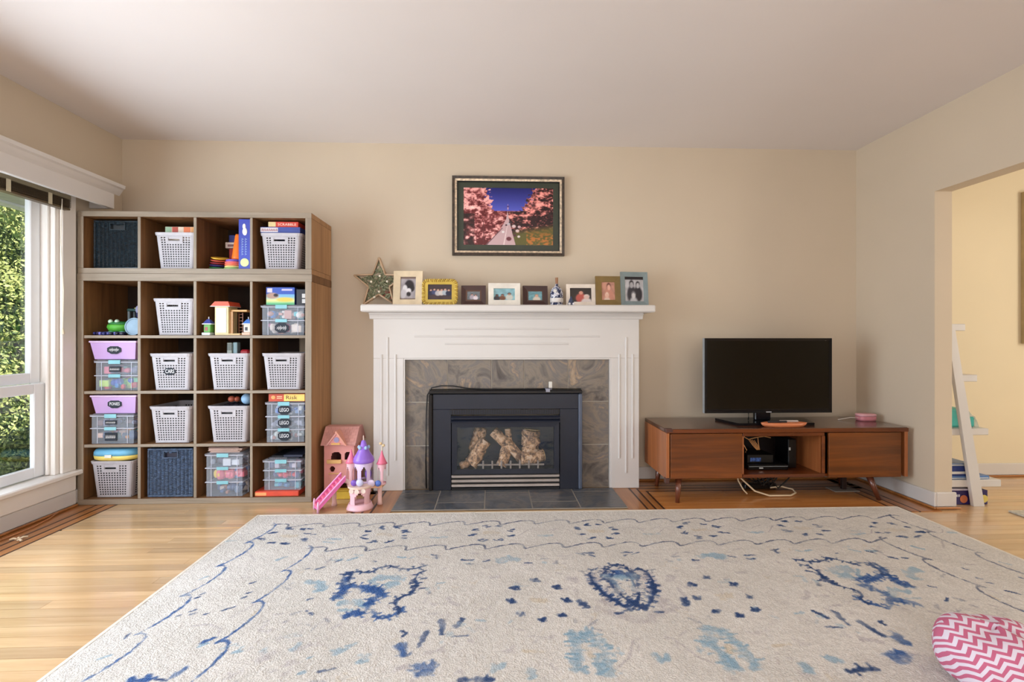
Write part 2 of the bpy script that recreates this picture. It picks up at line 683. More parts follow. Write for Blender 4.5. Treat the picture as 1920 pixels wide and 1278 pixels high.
def seen(x0, x1, y0, y1, z=0.0, pad=40):
    for i in range(9):
        x = x0 + (x1 - x0) * i / 8
        for y in (y0, y1):
            p = proj(x, y, z)
            if p and -pad < p[0] < 1920 + pad and -pad < p[1] < 1278 + pad:
                return True
    return False


struct(box('wall_back', 'wall_paint', None, XL - 0.14, XR + 0.07, 0.0, 0.12, -0.02, H + 0.02))
struct(box('wall_next_back', 'next_wall_paint', None, XR + 0.07, XE, 0.0, 0.12, -0.02, H + 0.02))
struct(box('wall_next_side', 'next_wall_paint', None, XE, XE + 0.12, YR, 0.12, -0.02, H + 0.02))
mb = MB()
mb.box(XL - 0.14, XL, YR, 0.0, -0.02, WZ0)
mb.box(XL - 0.14, XL, YR, 0.0, WZ1, H)
mb.box(XL - 0.14, XL, WY1, 0.0, WZ0, WZ1)
mb.box(XL - 0.14, XL, YR, WY0, WZ0, WZ1)
struct(mb.build('wall_left', 'wall_paint'))
mb = MB()
mb.box(XR, XN, OPEN_Y, 0.0, -0.02, H)
mb.box(XR, XN, -3.6, OPEN_Y, OPEN_Z, H)
mb.box(XR, XN, YR, -3.6, -0.02, H)
struct(mb.build('wall_right', 'wall_paint'))
struct(box('wall_rear', 'wall_paint', None, XL - 0.14, XE + 0.12, YR - 0.12, YR, -0.02, H + 0.02))
struct(box('ceiling', 'ceiling_paint', None, XL - 0.14, XE + 0.12, YR, 0.12, H, H + 0.1))

# ---------------------------------------------------------------- floor: base, planks, border, inlay
floor = struct(box('floor', 'oak_plank', None, XL - 0.14, XE + 0.12, YR, 0.12, -0.06, -0.004))
HX0, HX1, HY = -0.605, 0.810, -0.572      # hearth tiles
RUG = (-1.35, 2.43, -0.635, -3.37)
rr = random.Random(11)
PW = 0.0595


def plank(x0, x1, y0, y1, mat):
    if x1 - x0 < 0.01 or y1 - y0 < 0.004 or not seen(x0, x1, y0, y1):
        return
    if x0 > RUG[0] + 0.03 and x1 < RUG[1] - 0.03 and y1 < RUG[2] - 0.03:
        return
    box('plank', mat, floor, x0 + 0.0006, x1 - 0.0006, y0 + 0.0007, y1 - 0.0007, -0.02, 0.0)


def row(x0, x1, y0, y1, mat, lo=1.0, hi=1.9):
    x = x0
    first = True
    while x < x1 - 0.001:
        ln = rr.uniform(lo, hi) * (rr.uniform(0.35, 1) if first else 1)
        e = x1 if x + ln > x1 - 0.35 else x + ln
        plank(x, e, y0, y1, mat)
        x, first = e, False


def column(x0, x1, y0, y1, mat):
    y = y1
    while y > y0 + 0.001:
        e = y0 if y - 1.3 < y0 + 0.4 else y - rr.uniform(0.9, 1.5)
        plank(x0, x1, e, y, mat)
        y = e


# lines of dark inlay run 15, 20 and 25 cm off the walls and around the hearth
LX = [XL + 0.135, XL + 0.195, XL + 0.255]
for k in range(3):
    # left wall
    column(([XL] + [l + 0.006 for l in LX])[k], LX[k] - 0.006, -3.4, -0.0, 'oak_plank_side')
    box('inlay_strip', 'walnut_inlay', floor, LX[k] - 0.006, LX[k] + 0.006, -3.4, -0.135 - 0.06 * k, -0.02, 0.0002)
# back wall, right of the hearth
BY = [-0.135, -0.195, -0.255]
HR = [0.925, 0.975, 1.025]
for k in range(3):
    ytop = ([0.0] + [b - 0.006 for b in BY])[k]
    row(1.0 if k == 0 else HR[k - 1] + 0.006, XR - 0.13, BY[k] + 0.006, ytop, 'oak_plank_border')
    box('inlay_strip', 'walnut_inlay', floor, HR[k] - 0.006, XR - 0.135 - 0.06 * k, BY[k] - 0.006, BY[k] + 0.006, -0.02, 0.0002)
    column(([HX1] + [h + 0.006 for h in HR])[k], HR[k] - 0.006, -0.78, BY[k] - 0.006 if k else -0.0, 'oak_plank_side')
    box('inlay_strip', 'walnut_inlay', floor, HR[k] - 0.006, HR[k] + 0.006, -0.78, BY[k] - 0.006, -0.02, 0.0002)
    # right wall
    rx = XR - 0.135 - 0.06 * k
    column(rx + 0.006, XR - (0 if k == 0 else 0.135 + 0.06 * (k - 1) + 0.006), OPEN_Y - 0.05, -0.0, 'oak_plank_side')
    box('inlay_strip', 'walnut_inlay', floor, rx - 0.006, rx + 0.006, OPEN_Y - 0.05, BY[k] - 0.006, -0.02, 0.0002)
    # left of the hearth
    hl = HX0 - 0.115 - 0.05 * k
    column(hl + 0.006, HX0 - (0 if k == 0 else 0.115 + 0.05 * (k - 1) + 0.006), -0.78, -0.0, 'oak_plank_side')
    box('inlay_strip', 'walnut_inlay', floor, hl - 0.006, hl + 0.006, -0.78, BY[k] - 0.006, -0.02, 0.0002)
    ytop = ([0.0] + [b - 0.006 for b in BY])[k]
    row(-1.14, hl - 0.006 + 0.05, BY[k] + 0.006, ytop, 'oak_plank_border')
    box('inlay_strip', 'walnut_inlay', floor, -1.14, hl, BY[k] - 0.006, BY[k] + 0.006, -0.02, 0.0002)
# the field
y = -0.262
while y > -3.4:
    y0 = y - PW
    if y > -0.785:
        row(LX[2] + 0.006, -0.832, max(y0, -0.785), y, 'oak_plank')
        row(1.032, XR - 0.262, max(y0, -0.785), y, 'oak_plank_amber')
    else:
        row(LX[2] + 0.006, XR - 0.20, y0, y, 'oak_plank')
    y = y0
y = -0.02
while y > -2.4:
    y0 = y - PW
    if y > OPEN_Y - 0.06:
        row(XN, XE - 0.2, y0, y, 'oak_plank')
    else:
        row(XR - 0.20, XE - 0.2, y0, y, 'oak_plank', 1.3, 2.2)
    y = y0


# ---------------------------------------------------------------- baseboards
def skirting(name, x0, x1, y0, y1):
    o = struct(box(name, 'white_paint', None, x0, x1, y0, y1, 0.012, 0.098, 0.004))
    return o


skirting('baseboard_back', 1.0, XR - 0.016, -0.016, 0.0)
skirting('baseboard_back_left', -1.13, -0.803, -0.016, 0.0)
skirting('baseboard_right', XR - 0.016, XR, OPEN_Y - 0.016, 0.0)
skirting('baseboard_right_end', XR, XN + 0.016, OPEN_Y - 0.016, OPEN_Y)
skirting('baseboard_next', XN + 0.016, XE, -0.016, 0.0)
skirting('baseboard_left', XL, XL + 0.022, -3.4, -0.40)
skirting('baseboard_left_far', XL, XL + 0.016, -0.39, 0.0)
mb = MB()
mb.box(1.0, XR - 0.016, -0.03, -0.0155, 0.0004, 0.014, 0.004)
mb.box(XR - 0.03, XR - 0.0155, OPEN_Y - 0.03, -0.03, 0.0004, 0.014, 0.004)
mb.box(XR - 0.0155, XN + 0.03, OPEN_Y - 0.03, OPEN_Y - 0.0155, 0.0004, 0.014, 0.004)
mb.box(XN + 0.03, XE - 0.02, -0.03, -0.0155, 0.0004, 0.014, 0.004)
struct(mb.build('trim_shoe', 'oak_plank_border'))
struct(box('trim_shoe_left', 'oak_plank_border', None, XL + 0.0225, XL + 0.036, -3.4, -0.40, 0.0004, 0.014, 0.004))

# ---------------------------------------------------------------- window in the left wall
win = bpy.data.objects.new('window_1', None)
COL.objects.link(win)
win.location = (XL, -1.2, WZ0)
ORIGIN[win] = (XL, -1.2, WZ0)
struct(win)
GX = XL - 0.095
box('casing', 'window_white', win, XL + 0.0005, XL + 0.020, WY1 - 0.004, WY1 + 0.092, WZ0 + 0.006, WZ1, 0.003)
box('casing', 'window_white', win, XL + 0.0005, XL + 0.020, WY0 - 0.09, WY0 + 0.004, WZ0 + 0.006, WZ1, 0.003)
box('casing', 'window_white', win, XL + 0.0005, XL + 0.020, WY0 - 0.09, WY1 + 0.092, WZ1 + 0.001, WZ1 + 0.030, 0.003)
mb = MB()
mb.box(XL - 0.138, XL - 0.001, WY1 - 0.030, WY1 - 0.0005, WZ0 + 0.006, WZ1 - 0.001, 0.002)
mb.box(XL - 0.138, XL - 0.001, WY0 + 0.0005, WY0 + 0.030, WZ0 + 0.006, WZ1 - 0.001, 0.002)
mb.box(XL - 0.138, XL - 0.001, WY0 + 0.031, WY1 - 0.031, WZ1 - 0.030, WZ1 - 0.001, 0.002)
mb.build('jamb', 'window_white', win)
box('stop_bead', 'window_white', win, XL - 0.045, XL - 0.028, WY1 - 0.046, WY1 - 0.030, WZ0 + 0.01, WZ1 - 0.03, 0.003)
box('sill', 'window_white', win, XL - 0.138, XL + 0.052, WY0 - 0.06, WY1 + 0.115, 0.192, 0.2205, 0.006)
box('apron', 'window_white', win, XL + 0.0005, XL + 0.026, WY0 - 0.06, WY1 + 0.085, 0.100, 0.191, 0.004)
bay = [(WY1 - 0.031, -1.30), (-1.37, -2.13), (-2.20, WY0 + 0.031)]
for a, b in bay[:-1]:
    box('mullion', 'window_white', win, XL - 0.125, XL - 0.02, b - 0.07, b, WZ0 + 0.008, WZ1 - 0.03, 0.003)
for a, b in bay:
    up = MB()
    x0, x1 = GX - 0.022, GX + 0.012
    up.box(x0, x1, a - 0.062, a, 0.765, WZ1 - 0.031, 0.004).box(x0, x1, b, b + 0.062, 0.765, WZ1 - 0.031, 0.004)
    up.box(x0, x1, b + 0.063, a - 0.063, 0.765, 0.825, 0.004).box(x0, x1, b + 0.063, a - 0.063, WZ1 - 0.085, WZ1 - 0.031, 0.004)
    u = up.build('upper_sash', 'sash_vinyl', win)
    box('pane', 'window_glass', u, GX - 0.006, GX - 0.003, b + 0.06, a - 0.06, 0.82, WZ1 - 0.08)
    lo = MB()
    x0, x1 = GX - 0.002, GX + 0.040
    lo.box(x0 + 0.0145, x1, a - 0.070, a, WZ0 + 0.011, 0.764, 0.004).box(x0 + 0.0145, x1, b, b + 0.070, WZ0 + 0.011, 0.764, 0.004)
    lo.box(x0 + 0.0145, x1, b + 0.071, a - 0.071, WZ0 + 0.011, 0.285, 0.004).box(x0 + 0.0145, x1, b + 0.071, a - 0.071, 0.705, 0.764, 0.004)
    u = lo.build('lower_sash', 'sash_vinyl', win)
    box('pane', 'window_glass', u, GX + 0.024, GX + 0.027, b + 0.068, a - 0.068, 0.28, 0.71)

# valance box over the window
val = thing('window_valance', 'white painted valance box with crown moulding above the window', 'valance', (XL, -1.7, 1.85))
box('face_board', 'white_paint', val, -2.445, -2.425, -3.3, -0.262, 1.850, 1.985, 0.003)
box('end_board', 'white_paint', val, XL + 0.001, -2.4455, -0.282, -0.262, 1.850, 1.985, 0.003)
box('top_board', 'white_paint', val, XL + 0.001, -2.4455, -3.3, -0.283, 1.966, 1.985, 0.002)
mb = MB()
mb.prism([(-2.425, 1.945), (-2.425, 2.010), (-2.385, 2.010), (-2.388, 1.990), (-2.400, 1.982), (-2.412, 1.962)], 'y', -3.3, -0.222)
mb.box(-2.569, -2.4255, -3.3, -0.222, 1.9855, 2.0095)
mb.build('crown_moulding', 'white_paint', val)

# raised venetian blind tucked under the valance
bl = thing('venetian_blind', 'raised dark slatted venetian blind bunched at the window top', 'blind', (-2.53, -1.7, 1.78))
box('head_rail', (150, 138, 112), bl, -2.555, -2.515, -2.95, -0.475, 1.848, 1.872, 0.002)
for k in range(8):
    z = 1.7995 + k * 0.0060
    box('slat', (74, 58, 38), bl, -2.560, -2.512, -2.94, -0.480, z, z + 0.0028)
box('bottom_rail', (92, 76, 54), bl, -2.556, -2.516, -2.94, -0.480, 1.784, 1.797, 0.002)
for yy in (-0.62, -0.86):
    box('ladder_tape', (206, 196, 168), bl, -2.511, -2.509, yy - 0.012, yy + 0.012, 1.786, 1.850)
cord = MB().tube([(-2.509, -0.545, 1.835), (-2.517, -0.545, 1.60), (-2.507, -0.538, 1.30), (-2.515, -0.534, 1.08)], 0.0022, 6)
c = cord.build('lift_cord', (232, 224, 206), bl)
MB().lathe([(0.003, 1.085), (0.009, 1.06), (0.010, 1.048), (0.0, 1.046)], -2.515, -0.534, 10).build('cord_tassel', (226, 214, 190), c)

# ---------------------------------------------------------------- outside: ground, hedge, eave
struct(box('ground', plain('lawn', (96, 110, 60), 0.95, vary=0.2, scale=3), None, -16, XL - 0.15, -9, 14, -0.9, -0.75))
struct(box('roof_eave', (196, 192, 184), None, -3.35, XL - 0.141, YR, 3.0, 1.968, 2.08))
struct(box('gutter', (222, 220, 214), None, -3.47, -3.352, YR, 3.0, 1.955, 2.06, 0.01))
rng = np.random.default_rng(5)


def leaf_cloud(n, sampler, size):
    C, Nn = sampler(n)
    d1 = rng.normal(size=(n, 3)); d1 /= np.linalg.norm(d1, axis=1)[:, None]
    d2 = np.cross(d1, Nn + rng.normal(size=(n, 3)) * 0.5); d2 /= np.linalg.norm(d2, axis=1)[:, None]
    s = size * rng.uniform(0.6, 1.4, (n, 1))
    V = np.stack([C - d1 * s, C + d2 * s * 0.45, C + d1 * s, C - d2 * s * 0.45], 1).reshape(-1, 3)
    return V, [tuple(range(4 * i, 4 * i + 4)) for i in range(n)]


def leafy(name, dark, light):
    m, nt, b = new_mat(name)
    gi = nt.nodes.new('ShaderNodeNewGeometry')
    r = ramp(nt, [(0.0, dark), (1.0, light)])
    nt.links.new(gi.outputs['Random Per Island'], r.inputs[0])
    nt.links.new(r.outputs[0], b.inputs['Base Color'])
    b.inputs['Roughness'].default_value = 0.6
    MATS[name] = m
    return m


leafy('hedge_leaf', (96, 116, 66), (176, 184, 112))
hedge = thing('cedar_hedge', 'tall green cedar hedge outside the window in sunlight', 'hedge', (-5.4, 2.5, -0.75))


def hedge_pts(n):
    y = rng.uniform(-1.5, 7.0, n)
    z = rng.uniform(-0.75, 3.0, n)
    bul = 0.16 * np.sin(y * 2.7 + 1.3 * np.sin(z * 1.9)) + 0.12 * np.sin(z * 4.1 + y) + 0.10 * np.sin(y * 6.3 + z * 5)
    x = -4.95 + bul - rng.uniform(0, 0.22, n) ** 1.0 - 0.10 * (z + 0.75)
    P = np.stack([x, y, z], 1)
    return P, np.tile(np.array([1.0, 0, 0.3]), (n, 1))


V, F = leaf_cloud(110000, hedge_pts, 0.024)
mb = MB()
mb.v, mb.f = [tuple(p) for p in V], F
tag(mb.build('foliage', 'hedge_leaf', hedge), kind='stuff')
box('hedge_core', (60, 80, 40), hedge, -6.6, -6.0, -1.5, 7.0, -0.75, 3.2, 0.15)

# ---------------------------------------------------------------- cable and torn paper by the left wall
tag(MB().tube([(-2.545, -0.52, 0.010), (-2.51, -0.62, 0.006), (-2.485, -0.75, 0.005), (-2.49, -0.95, 0.005), (-2.51, -1.15, 0.005)], 0.004, 6).build('floor_cable', (196, 132, 84), smooth=True),
    'thin tan cable lying along the baseboard under the window', 'cable')
mb = MB()
for dx, dy, a, l in ((0, 0, 0.3, 0.028), (0.03, 0.02, 1.1, 0.034), (0.045, -0.015, -0.2, 0.025), (0.015, 0.012, 2.2, 0.02)):
    cx, cy = -2.43 + dx, -0.92 + dy
    mb.tube([(cx - l / 2 * math.cos(a), cy - l / 2 * math.sin(a), 0.006), (cx, cy, 0.011), (cx + l / 2 * math.cos(a), cy + l / 2 * math.sin(a), 0.006)], 0.0055, 5)
tag(mb.build('cord_knot', (222, 200, 170)), 'small knotted pale cord end lying on the floorboards', 'cord')

# ================================================================== RUG
RUGDATA = "n*,9,1174 927 1135 909 1149 839 1178 779 1174 717 1122 711 1074 721 1045 681 1003 658 959 685 926 694 881 688 834 661;m*,22,1162 921 1142 895 1145 839 1160 765;m*,20,1131 825 1080 842 1037 841 997 859 977 915 1007 933 1017 977 1016 1020 1054 1036 1080 1056;m*,13,1003 953 973 934 964 895;m*,13,994 1015 971 1057 941 1075 914 1053 891 1036 879 995;n*,7,831 706 865 737 869 806 852 850 875 905 905 931 924 945 913 984 891 1004 889 1048;n,14,857 836 858 878 871 905;n,10,910 937 920 956 912 981;l,34,1025 770 974 764 939 788 967 832;l,24,1115 961 1071 950 1034 989;w,8,976 787 960 795;l,16,1051 784 1018 830;l,12,1114 1010 1074 1012;n,7,843 785 822 778;n,6,839 865 818 859;m*,24,1069 856 1022 872 994 901;m*,16,1151 867 1141 922;m*,14,1044 1048 1016 1032;n*,10,1151 718 1148 780 1127 826;m,12,957 1063 946 1052;n*,9,872 791 850 836 864 885;m*,12,1024 977 1003 953;n*,13,60 760 44 823 33 896;m*,13,-122 798 -113 873 -86 955 -41 1030;m*,12,2 991 -16 1023 -31 1042;t,40,60 727 104 820;t,34,114 758 128 864;t,34,112 987 90 1013;t,30,145 1047 55 1086;t,28,13 1121 36 1109;t,26,73 880 100 935;n*,8,85 798 50 736 -5 687 -48 706 -52 764 -100 720 -125 767 -127 837 -110 922 -67 996 -28 1056 -5 1026 22 977 45 916 55 844 77 803;m,20,12 753 -11 786 -42 771;l,22,29 792 -20 810 -68 788;n,10,-19 755 -39 795;n*,12,55 866 33 951 7 1010 -35 1030;n*,10,-123 844 -102 929 -56 1006;l,12,44 823 22 910;w,22,-4 869 -49 913;n,13,379 807 364 822;n,11,361 801 351 823;n,9,370 825 358 798;n,13,293 869 279 884;n,11,275 864 266 884;n,9,285 886 272 861;n,13,269 969 256 982;n,11,252 965 243 983;n,9,262 985 248 962;n,13,300 1066 287 1078;n,11,284 1062 275 1078;n,9,293 1080 281 1060;n,13,373 1097 360 1109;n,11,357 1094 349 1109;n,9,365 1111 354 1091;n,13,448 1060 435 1072;n,11,432 1056 423 1073;n,9,440 1074 430 1054;n,13,482 967 467 981;n,11,465 963 455 981;n,9,472 983 462 960;n,13,464 871 449 886;n,11,446 866 436 886;n,9,455 888 443 863;g,24,385 963 351 971;n,9,831 553 805 567 801 598;n,10,682 617 633 616;n,9,656 654 630 655;n,6,584 635 556 622;l,26,520 624 470 604 430 618;l,12,512 650 488 643;n,8,396 655 368 656;n,8,117 565 67 567;n,7,87 585 69 601;n,7,-111 583 -150 566;n,13,724 1089 716 1174;n,11,672 1129 652 1086;n,13,786 1239 770 1161;n,9,857 1153 840 1164 846 1179;m,24,839 1234 825 1278;m,26,778 1343 732 1341;m,20,755 1368 729 1365;n,18,204 983 188 1024;n,9,84 1071 61 1068;n,5,682 1190 652 1187 628 1184;t,14,717 944 693 983 671 997;t,16,755 1272 711 1260;t,20,221 801 196 832;t,12,732 781 705 785;t,14,551 780 514 782;t,10,779 1047 752 1050;t,8,714 1105 706 1061;t,12,208 903 210 957;l,14,1056 1251 1026 1239;l,10,1023 1230 1000 1217;l,12,963 1312 936 1308;l,24,429 1377 420 1397;l,22,537 1357 515 1341;l,18,18 1309 11 1331;l,8,771 825 743 818;l,8,601 1093 572 1100;n,7,1068 1349 1048 1345 1026 1336;l*,24,261 1181 266 1245 271 1308 286 1366;l*,24,210 1172 193 1238 182 1294 197 1361 181 1386;l*,16,169 1239 158 1267;l,18,212 1327 213 1385;g,14,235 1274 225 1310;l,18,236 1177 231 1217;l,14,281 1366 256 1383;n*,14,637 1406 606 1401 548 1408;g,10,439 1275 382 1282;t,6,132 1186 96 1212;t,5,71 1233 109 1323 153 1363;t,5,722 1264 701 1237;l,10,1201 598 1168 572;n,6,1253 610 1234 596;l,8,980 573 946 582;l,6,928 590 907 573;n,6,1085 611 1072 615;t,8,645 549 611 554;t,8,386 574 361 575;t,8,332 576 305 595;t,6,267 752 245 761;t,7,769 708 747 693;l,26,1306 789 1259 799 1234 850;l,16,1255 870 1236 864;n,8,1316 679 1292 660;n,7,1367 677 1350 671;n,7,1260 933 1243 924;n,8,1234 1012 1206 1036;l,14,1192 1237 1186 1209;t,16,1175 1238 1151 1211;t,18,1277 1287 1250 1262;t,12,1283 1252 1253 1279;l,16,1047 1261 1024 1244;t,16,1184 1312 1155 1304;t,9,1103 1123 1079 1102;t,7,1361 1081 1347 1070;t,7,1339 1031 1316 1026;t,9,1285 1084 1273 1068;l,10,1274 595 1236 587;m,14,1510 1188 1489 1169;l,10,1511 1216 1490 1193;m,12,1502 1356 1487 1325;m,22,1608 1367 1574 1364;n,6,1547 1365 1508 1371;m,6,1436 1146 1431 1116;n,7,1543 794 1531 782;n,7,1518 875 1506 865;n,7,1520 912 1508 902;n,7,1528 981 1517 972;n,7,1548 998 1537 989;n,7,1602 1022 1592 1013;n,7,1663 1000 1653 991;n,7,1649 1018 1639 1009;n,7,1694 1028 1684 1019;n,7,1700 906 1690 895;n,7,1698 879 1688 869;t,6,1704 752 1649 758;t,5,1602 1093 1545 1085 1493 1113 1482 1144;n,5,1786 1158 1790 1128;l,7,1788 1267 1765 1247;t,5,1493 1042 1450 961;l,12,1526 585 1500 550;t,6,1631 581 1710 485;t,8,1611 748 1569 742;g,8,1421 1034 1419 999;l,6,1774 757 1755 727;l,10,1385 386 1336 402;l,8,1124 1284 1116 1276;l,8,1380 1248 1356 1240;t,6,1218 1347 1205 1339;l,8,1128 1358 1115 1351;m,6,1568 1364 1547 1358"
rug = thing('area_rug', 'large cream area rug with blue floral pattern on the floor', 'rug', (0.54, -2.0, 0.0))
xs = np.linspace(RUG[0] + 0.012, RUG[1] - 0.012, 740)
ys = np.concatenate([np.linspace(RUG[2] - 0.012, -2.22, 315), np.linspace(-2.26, RUG[3] + 0.012, 28)])
GXX, GYY = np.meshgrid(xs, ys)
rg = np.random.default_rng(3)


def value_noise(X, Y, cell, seed):
    g = np.random.default_rng(seed).uniform(-1, 1, (400, 400))
    a, b = (X + 9) / cell, (Y + 9) / cell
    i, j = np.floor(a).astype(int), np.floor(b).astype(int)
    fu, fv = a - i, b - j
    fu, fv = fu * fu * (3 - 2 * fu), fv * fv * (3 - 2 * fv)
    i %= 399; j %= 399
    return (g[j, i] * (1 - fu) + g[j, i + 1] * fu) * (1 - fv) + (g[j + 1, i] * (1 - fu) + g[j + 1, i + 1] * fu) * fv


INK = {'n': (56, 78, 122), 'm': (62, 96, 156), 'l': (146, 178, 200), 't': (186, 178, 182), 'g': (212, 196, 172), 'w': (226, 222, 216), 'k': (98, 106, 130)}
base = np.zeros(GXX.shape + (3,)) + np.array((226, 221, 215.0))
n1 = value_noise(GXX, GYY, 0.16, 21)
n2 = value_noise(GXX, GYY, 0.05, 22)
n3 = value_noise(GXX, GYY, 0.012, 23)
base += (n1 * 5)[..., None] * np.array((1, 1, 1.1)) + (n2 * 4)[..., None] + (n3 * 5)[..., None]
jit = 0.35 * n3 + 0.3 * value_noise(GXX, GYY, 0.022, 24)


def stroke(pts, r, col, a=0.9):
    global base
    P = np.array(pts)
    x0, x1 = P[:, 0].min() - 2.2 * r, P[:, 0].max() + 2.2 * r
    y0, y1 = P[:, 1].min() - 2.2 * r, P[:, 1].max() + 2.2 * r
    ix = np.where((xs >= x0) & (xs <= x1))[0]
    iy = np.where((ys >= y0) & (ys <= y1))[0]
    if not len(ix) or not len(iy):
        return
    sl = (slice(iy[0], iy[-1] + 1), slice(ix[0], ix[-1] + 1))
    X, Y = GXX[sl], GYY[sl]
    d = np.full(X.shape, 9.0)
    for (ax, ay), (bx, by) in zip(P[:-1], P[1:]):
        ex, ey = bx - ax, by - ay
        t = np.clip(((X - ax) * ex + (Y - ay) * ey) / max(ex * ex + ey * ey, 1e-9), 0, 1)
        d = np.minimum(d, np.hypot(X - ax - t * ex, Y - ay - t * ey))
    m = np.clip((1.0 + jit[sl] * 1.3 - d / r) * 2.2, 0, 1) * a * np.clip(0.85 + 0.5 * n2[sl], 0.3, 1)
    base[sl] = base[sl] * (1 - m[..., None]) + np.array(INK[col], float) * m[..., None]


def ticks(pts, r, col):
    """feathery teeth along a stroke"""
    for (ax, ay), (bx, by) in zip(pts[:-1], pts[1:]):
        L = math.hypot(bx - ax, by - ay)
        for k in range(max(1, int(L / 0.021))):
            t = (k + 0.5) / max(1, int(L / 0.021))
            x, y = ax + (bx - ax) * t, ay + (by - ay) * t
            nx, ny = -(by - ay) / L, (bx - ax) / L
            s = 1 if (k % 2) else -1
            l = 0.012 + r
            stroke([(x, y), (x + s * nx * l, y + s * ny * l)], 0.0060, col)


# two wavy vine lines around the border
for d, amp in ((0.150, 0.026), (0.455, 0.026)):
    pts = []
    n = 600
    for i in range(n + 1):
        s = i / n * (3.78 - 2 * d)
        ph = 2 * PI * s / 0.19
        pts.append((RUG[0] + d + s + 0.030 * math.sin(ph), RUG[2] - d + amp * math.sin(ph + 0.5) - 0.02))
    stroke(pts, 0.0058, 'k', 0.9)
    for sd in (-1, 1):
        pts = []
        for i in range(400):
            s = i / 400 * 1.55
            ph = 2 * PI * s / 0.25
            x = (RUG[0] + d + 0.0 + amp * math.sin(ph)) if sd < 0 else (RUG[1] - d - amp * math.sin(ph))
            pts.append((x, RUG[2] - d - 0.02 - s + 0.050 * math.sin(ph + 0.9)))
        stroke(pts, 0.0062, 'k' if sd > 0 else 'm', 0.85)
# thin stems in the border band and rosettes between the vines
for k in range(-3, 4):
    cx, cy = 0.545 + 0.551 * k, -0.943
    if abs(k) == 3:
        cx, cy = (-1.05, -0.945) if k < 0 else (2.13, -0.985)
    for j in range(8):
        t = j * PI / 4 + 0.35
        px, py = cx + 0.108 * math.cos(t), cy + 0.100 * math.sin(t)
        for q in range(3):
            ox, oy = rg.normal(0, 0.010), rg.normal(0, 0.008)
            stroke([(px + ox - 0.010, py + oy), (px + ox + 0.008, py + oy + rg.normal(0, 0.008))], 0.0082, 'n', 0.85)
    stroke([(cx - 0.03, cy), (cx + 0.03, cy)], 0.022, 'g', 0.5)
    for sg in (-1, 1):
        pts = [(cx + sg * (0.13 + 0.02 * i), cy + 0.05 * math.sin(i * 0.55 + k)) for i in range(7)]
        stroke(pts, 0.0028, 't', 0.8)
        stroke([(cx + sg * 0.20, cy + 0.05), (cx + sg * 0.26, cy + 0.02)], 0.0028, 't', 0.8)
        stroke([(cx + sg * 0.24, cy - 0.045), (cx + sg * 0.275, cy - 0.05)], 0.012, 'l', 0.45)
for item in RUGDATA.split(';'):
    c, w, q = item.split(',')
    q = [int(v) / 1000 for v in q.split()]
    r = int(w) * 0.00092
    for sg in (-1, 1):
        pts = [(0.54 + sg * q[i], RUG[2] - q[i + 1]) for i in range(0, len(q), 2)]
        alpha = {'t': 0.5, 'g': 0.6, 'l': 0.72}.get(c[0], 0.9)
        stroke(pts, max(r, 0.0055), c[0], alpha)
        if c.endswith('*'):
            ticks(pts, r, c[0])
# pale scattered sprigs all over the field
for k in range(120):
    x, y = rg.uniform(-0.85, 0.54), rg.uniform(-2.2, -1.15)
    cc_ = rg.choice(['t', 't', 'l', 'g', 't', 'k'])
    for q in range(3):
        x0, y0 = x + rg.normal(0, 0.016), y + rg.normal(0, 0.016)
        x1, y1 = x0 + rg.normal(0, 0.016), y0 + rg.normal(0, 0.014)
        for sg in (-1, 1):
            stroke([(0.54 + sg * (0.54 - x0), y0), (0.54 + sg * (0.54 - x1), y1)], rg.uniform(0.005, 0.009), cc_, 0.32)
# further motifs on the part of the rug nearest the camera
for k in range(16):
    x, y = rg.uniform(-1.0, 2.1), rg.uniform(-3.1, -2.15)
    stroke([(x, y), (x + rg.normal(0, 0.06), y + rg.normal(0, 0.06))], 0.03, rg.choice(['n', 'm', 'l']), 0.8)
c8 = np.clip(base, 0, 255) / 255
lin_img = np.where(c8 <= 0.04045, c8 / 12.92, ((c8 + 0.055) / 1.055) ** 2.4)
PP = np.stack([GXX, GYY, 0.0125 + 0.0012 * n3 + 0.0008 * rg.uniform(-1, 1, GXX.shape)], -1)
PP, lin_img = PP[::-1], lin_img[::-1]
pile = ink_mesh('pile', PP, lin_img, 'rug_pile', rug)
mb = MB()
mb.box(RUG[0], RUG[1], RUG[3], RUG[2], 0.0006, 0.0105, 0.003)
mb.build('backing', (226, 218, 206), rug)
e = 0.014
mb = MB()
for a in ((RUG[0], RUG[0] + e, RUG[3], RUG[2]), (RUG[1] - e, RUG[1], RUG[3], RUG[2]), (RUG[0] + e, RUG[1] - e, RUG[2] - e, RUG[2]), (RUG[0] + e, RUG[1] - e, RUG[3], RUG[3] + e)):
    mb.box(a[0], a[1], a[2], a[3], 0.0107, 0.0135, 0.001)
mb.build('bound_edge', (232, 224, 212), rug)


def build_multi(name, pieces, parent=None, smooth=False):
    """one mesh made of several (MB, material) pieces"""
    allv, allf, mats, mi = [], [], [], []
    for mbp, m in pieces:
        m = M(m)
        if m not in mats:
            mats.append(m)
        k = len(allv)
        allv += mbp.v
        allf += [tuple(i + k for i in f) for f in mbp.f]
        mi += [mats.index(m)] * len(mbp.f)
    t = MB()
    t.v, t.f = allv, allf
    o = t.build(name, mats[0], parent, smooth)
    for m in mats[1:]:
        o.data.materials.append(m)
    o.data.polygons.foreach_set('material_index', mi)
    return o


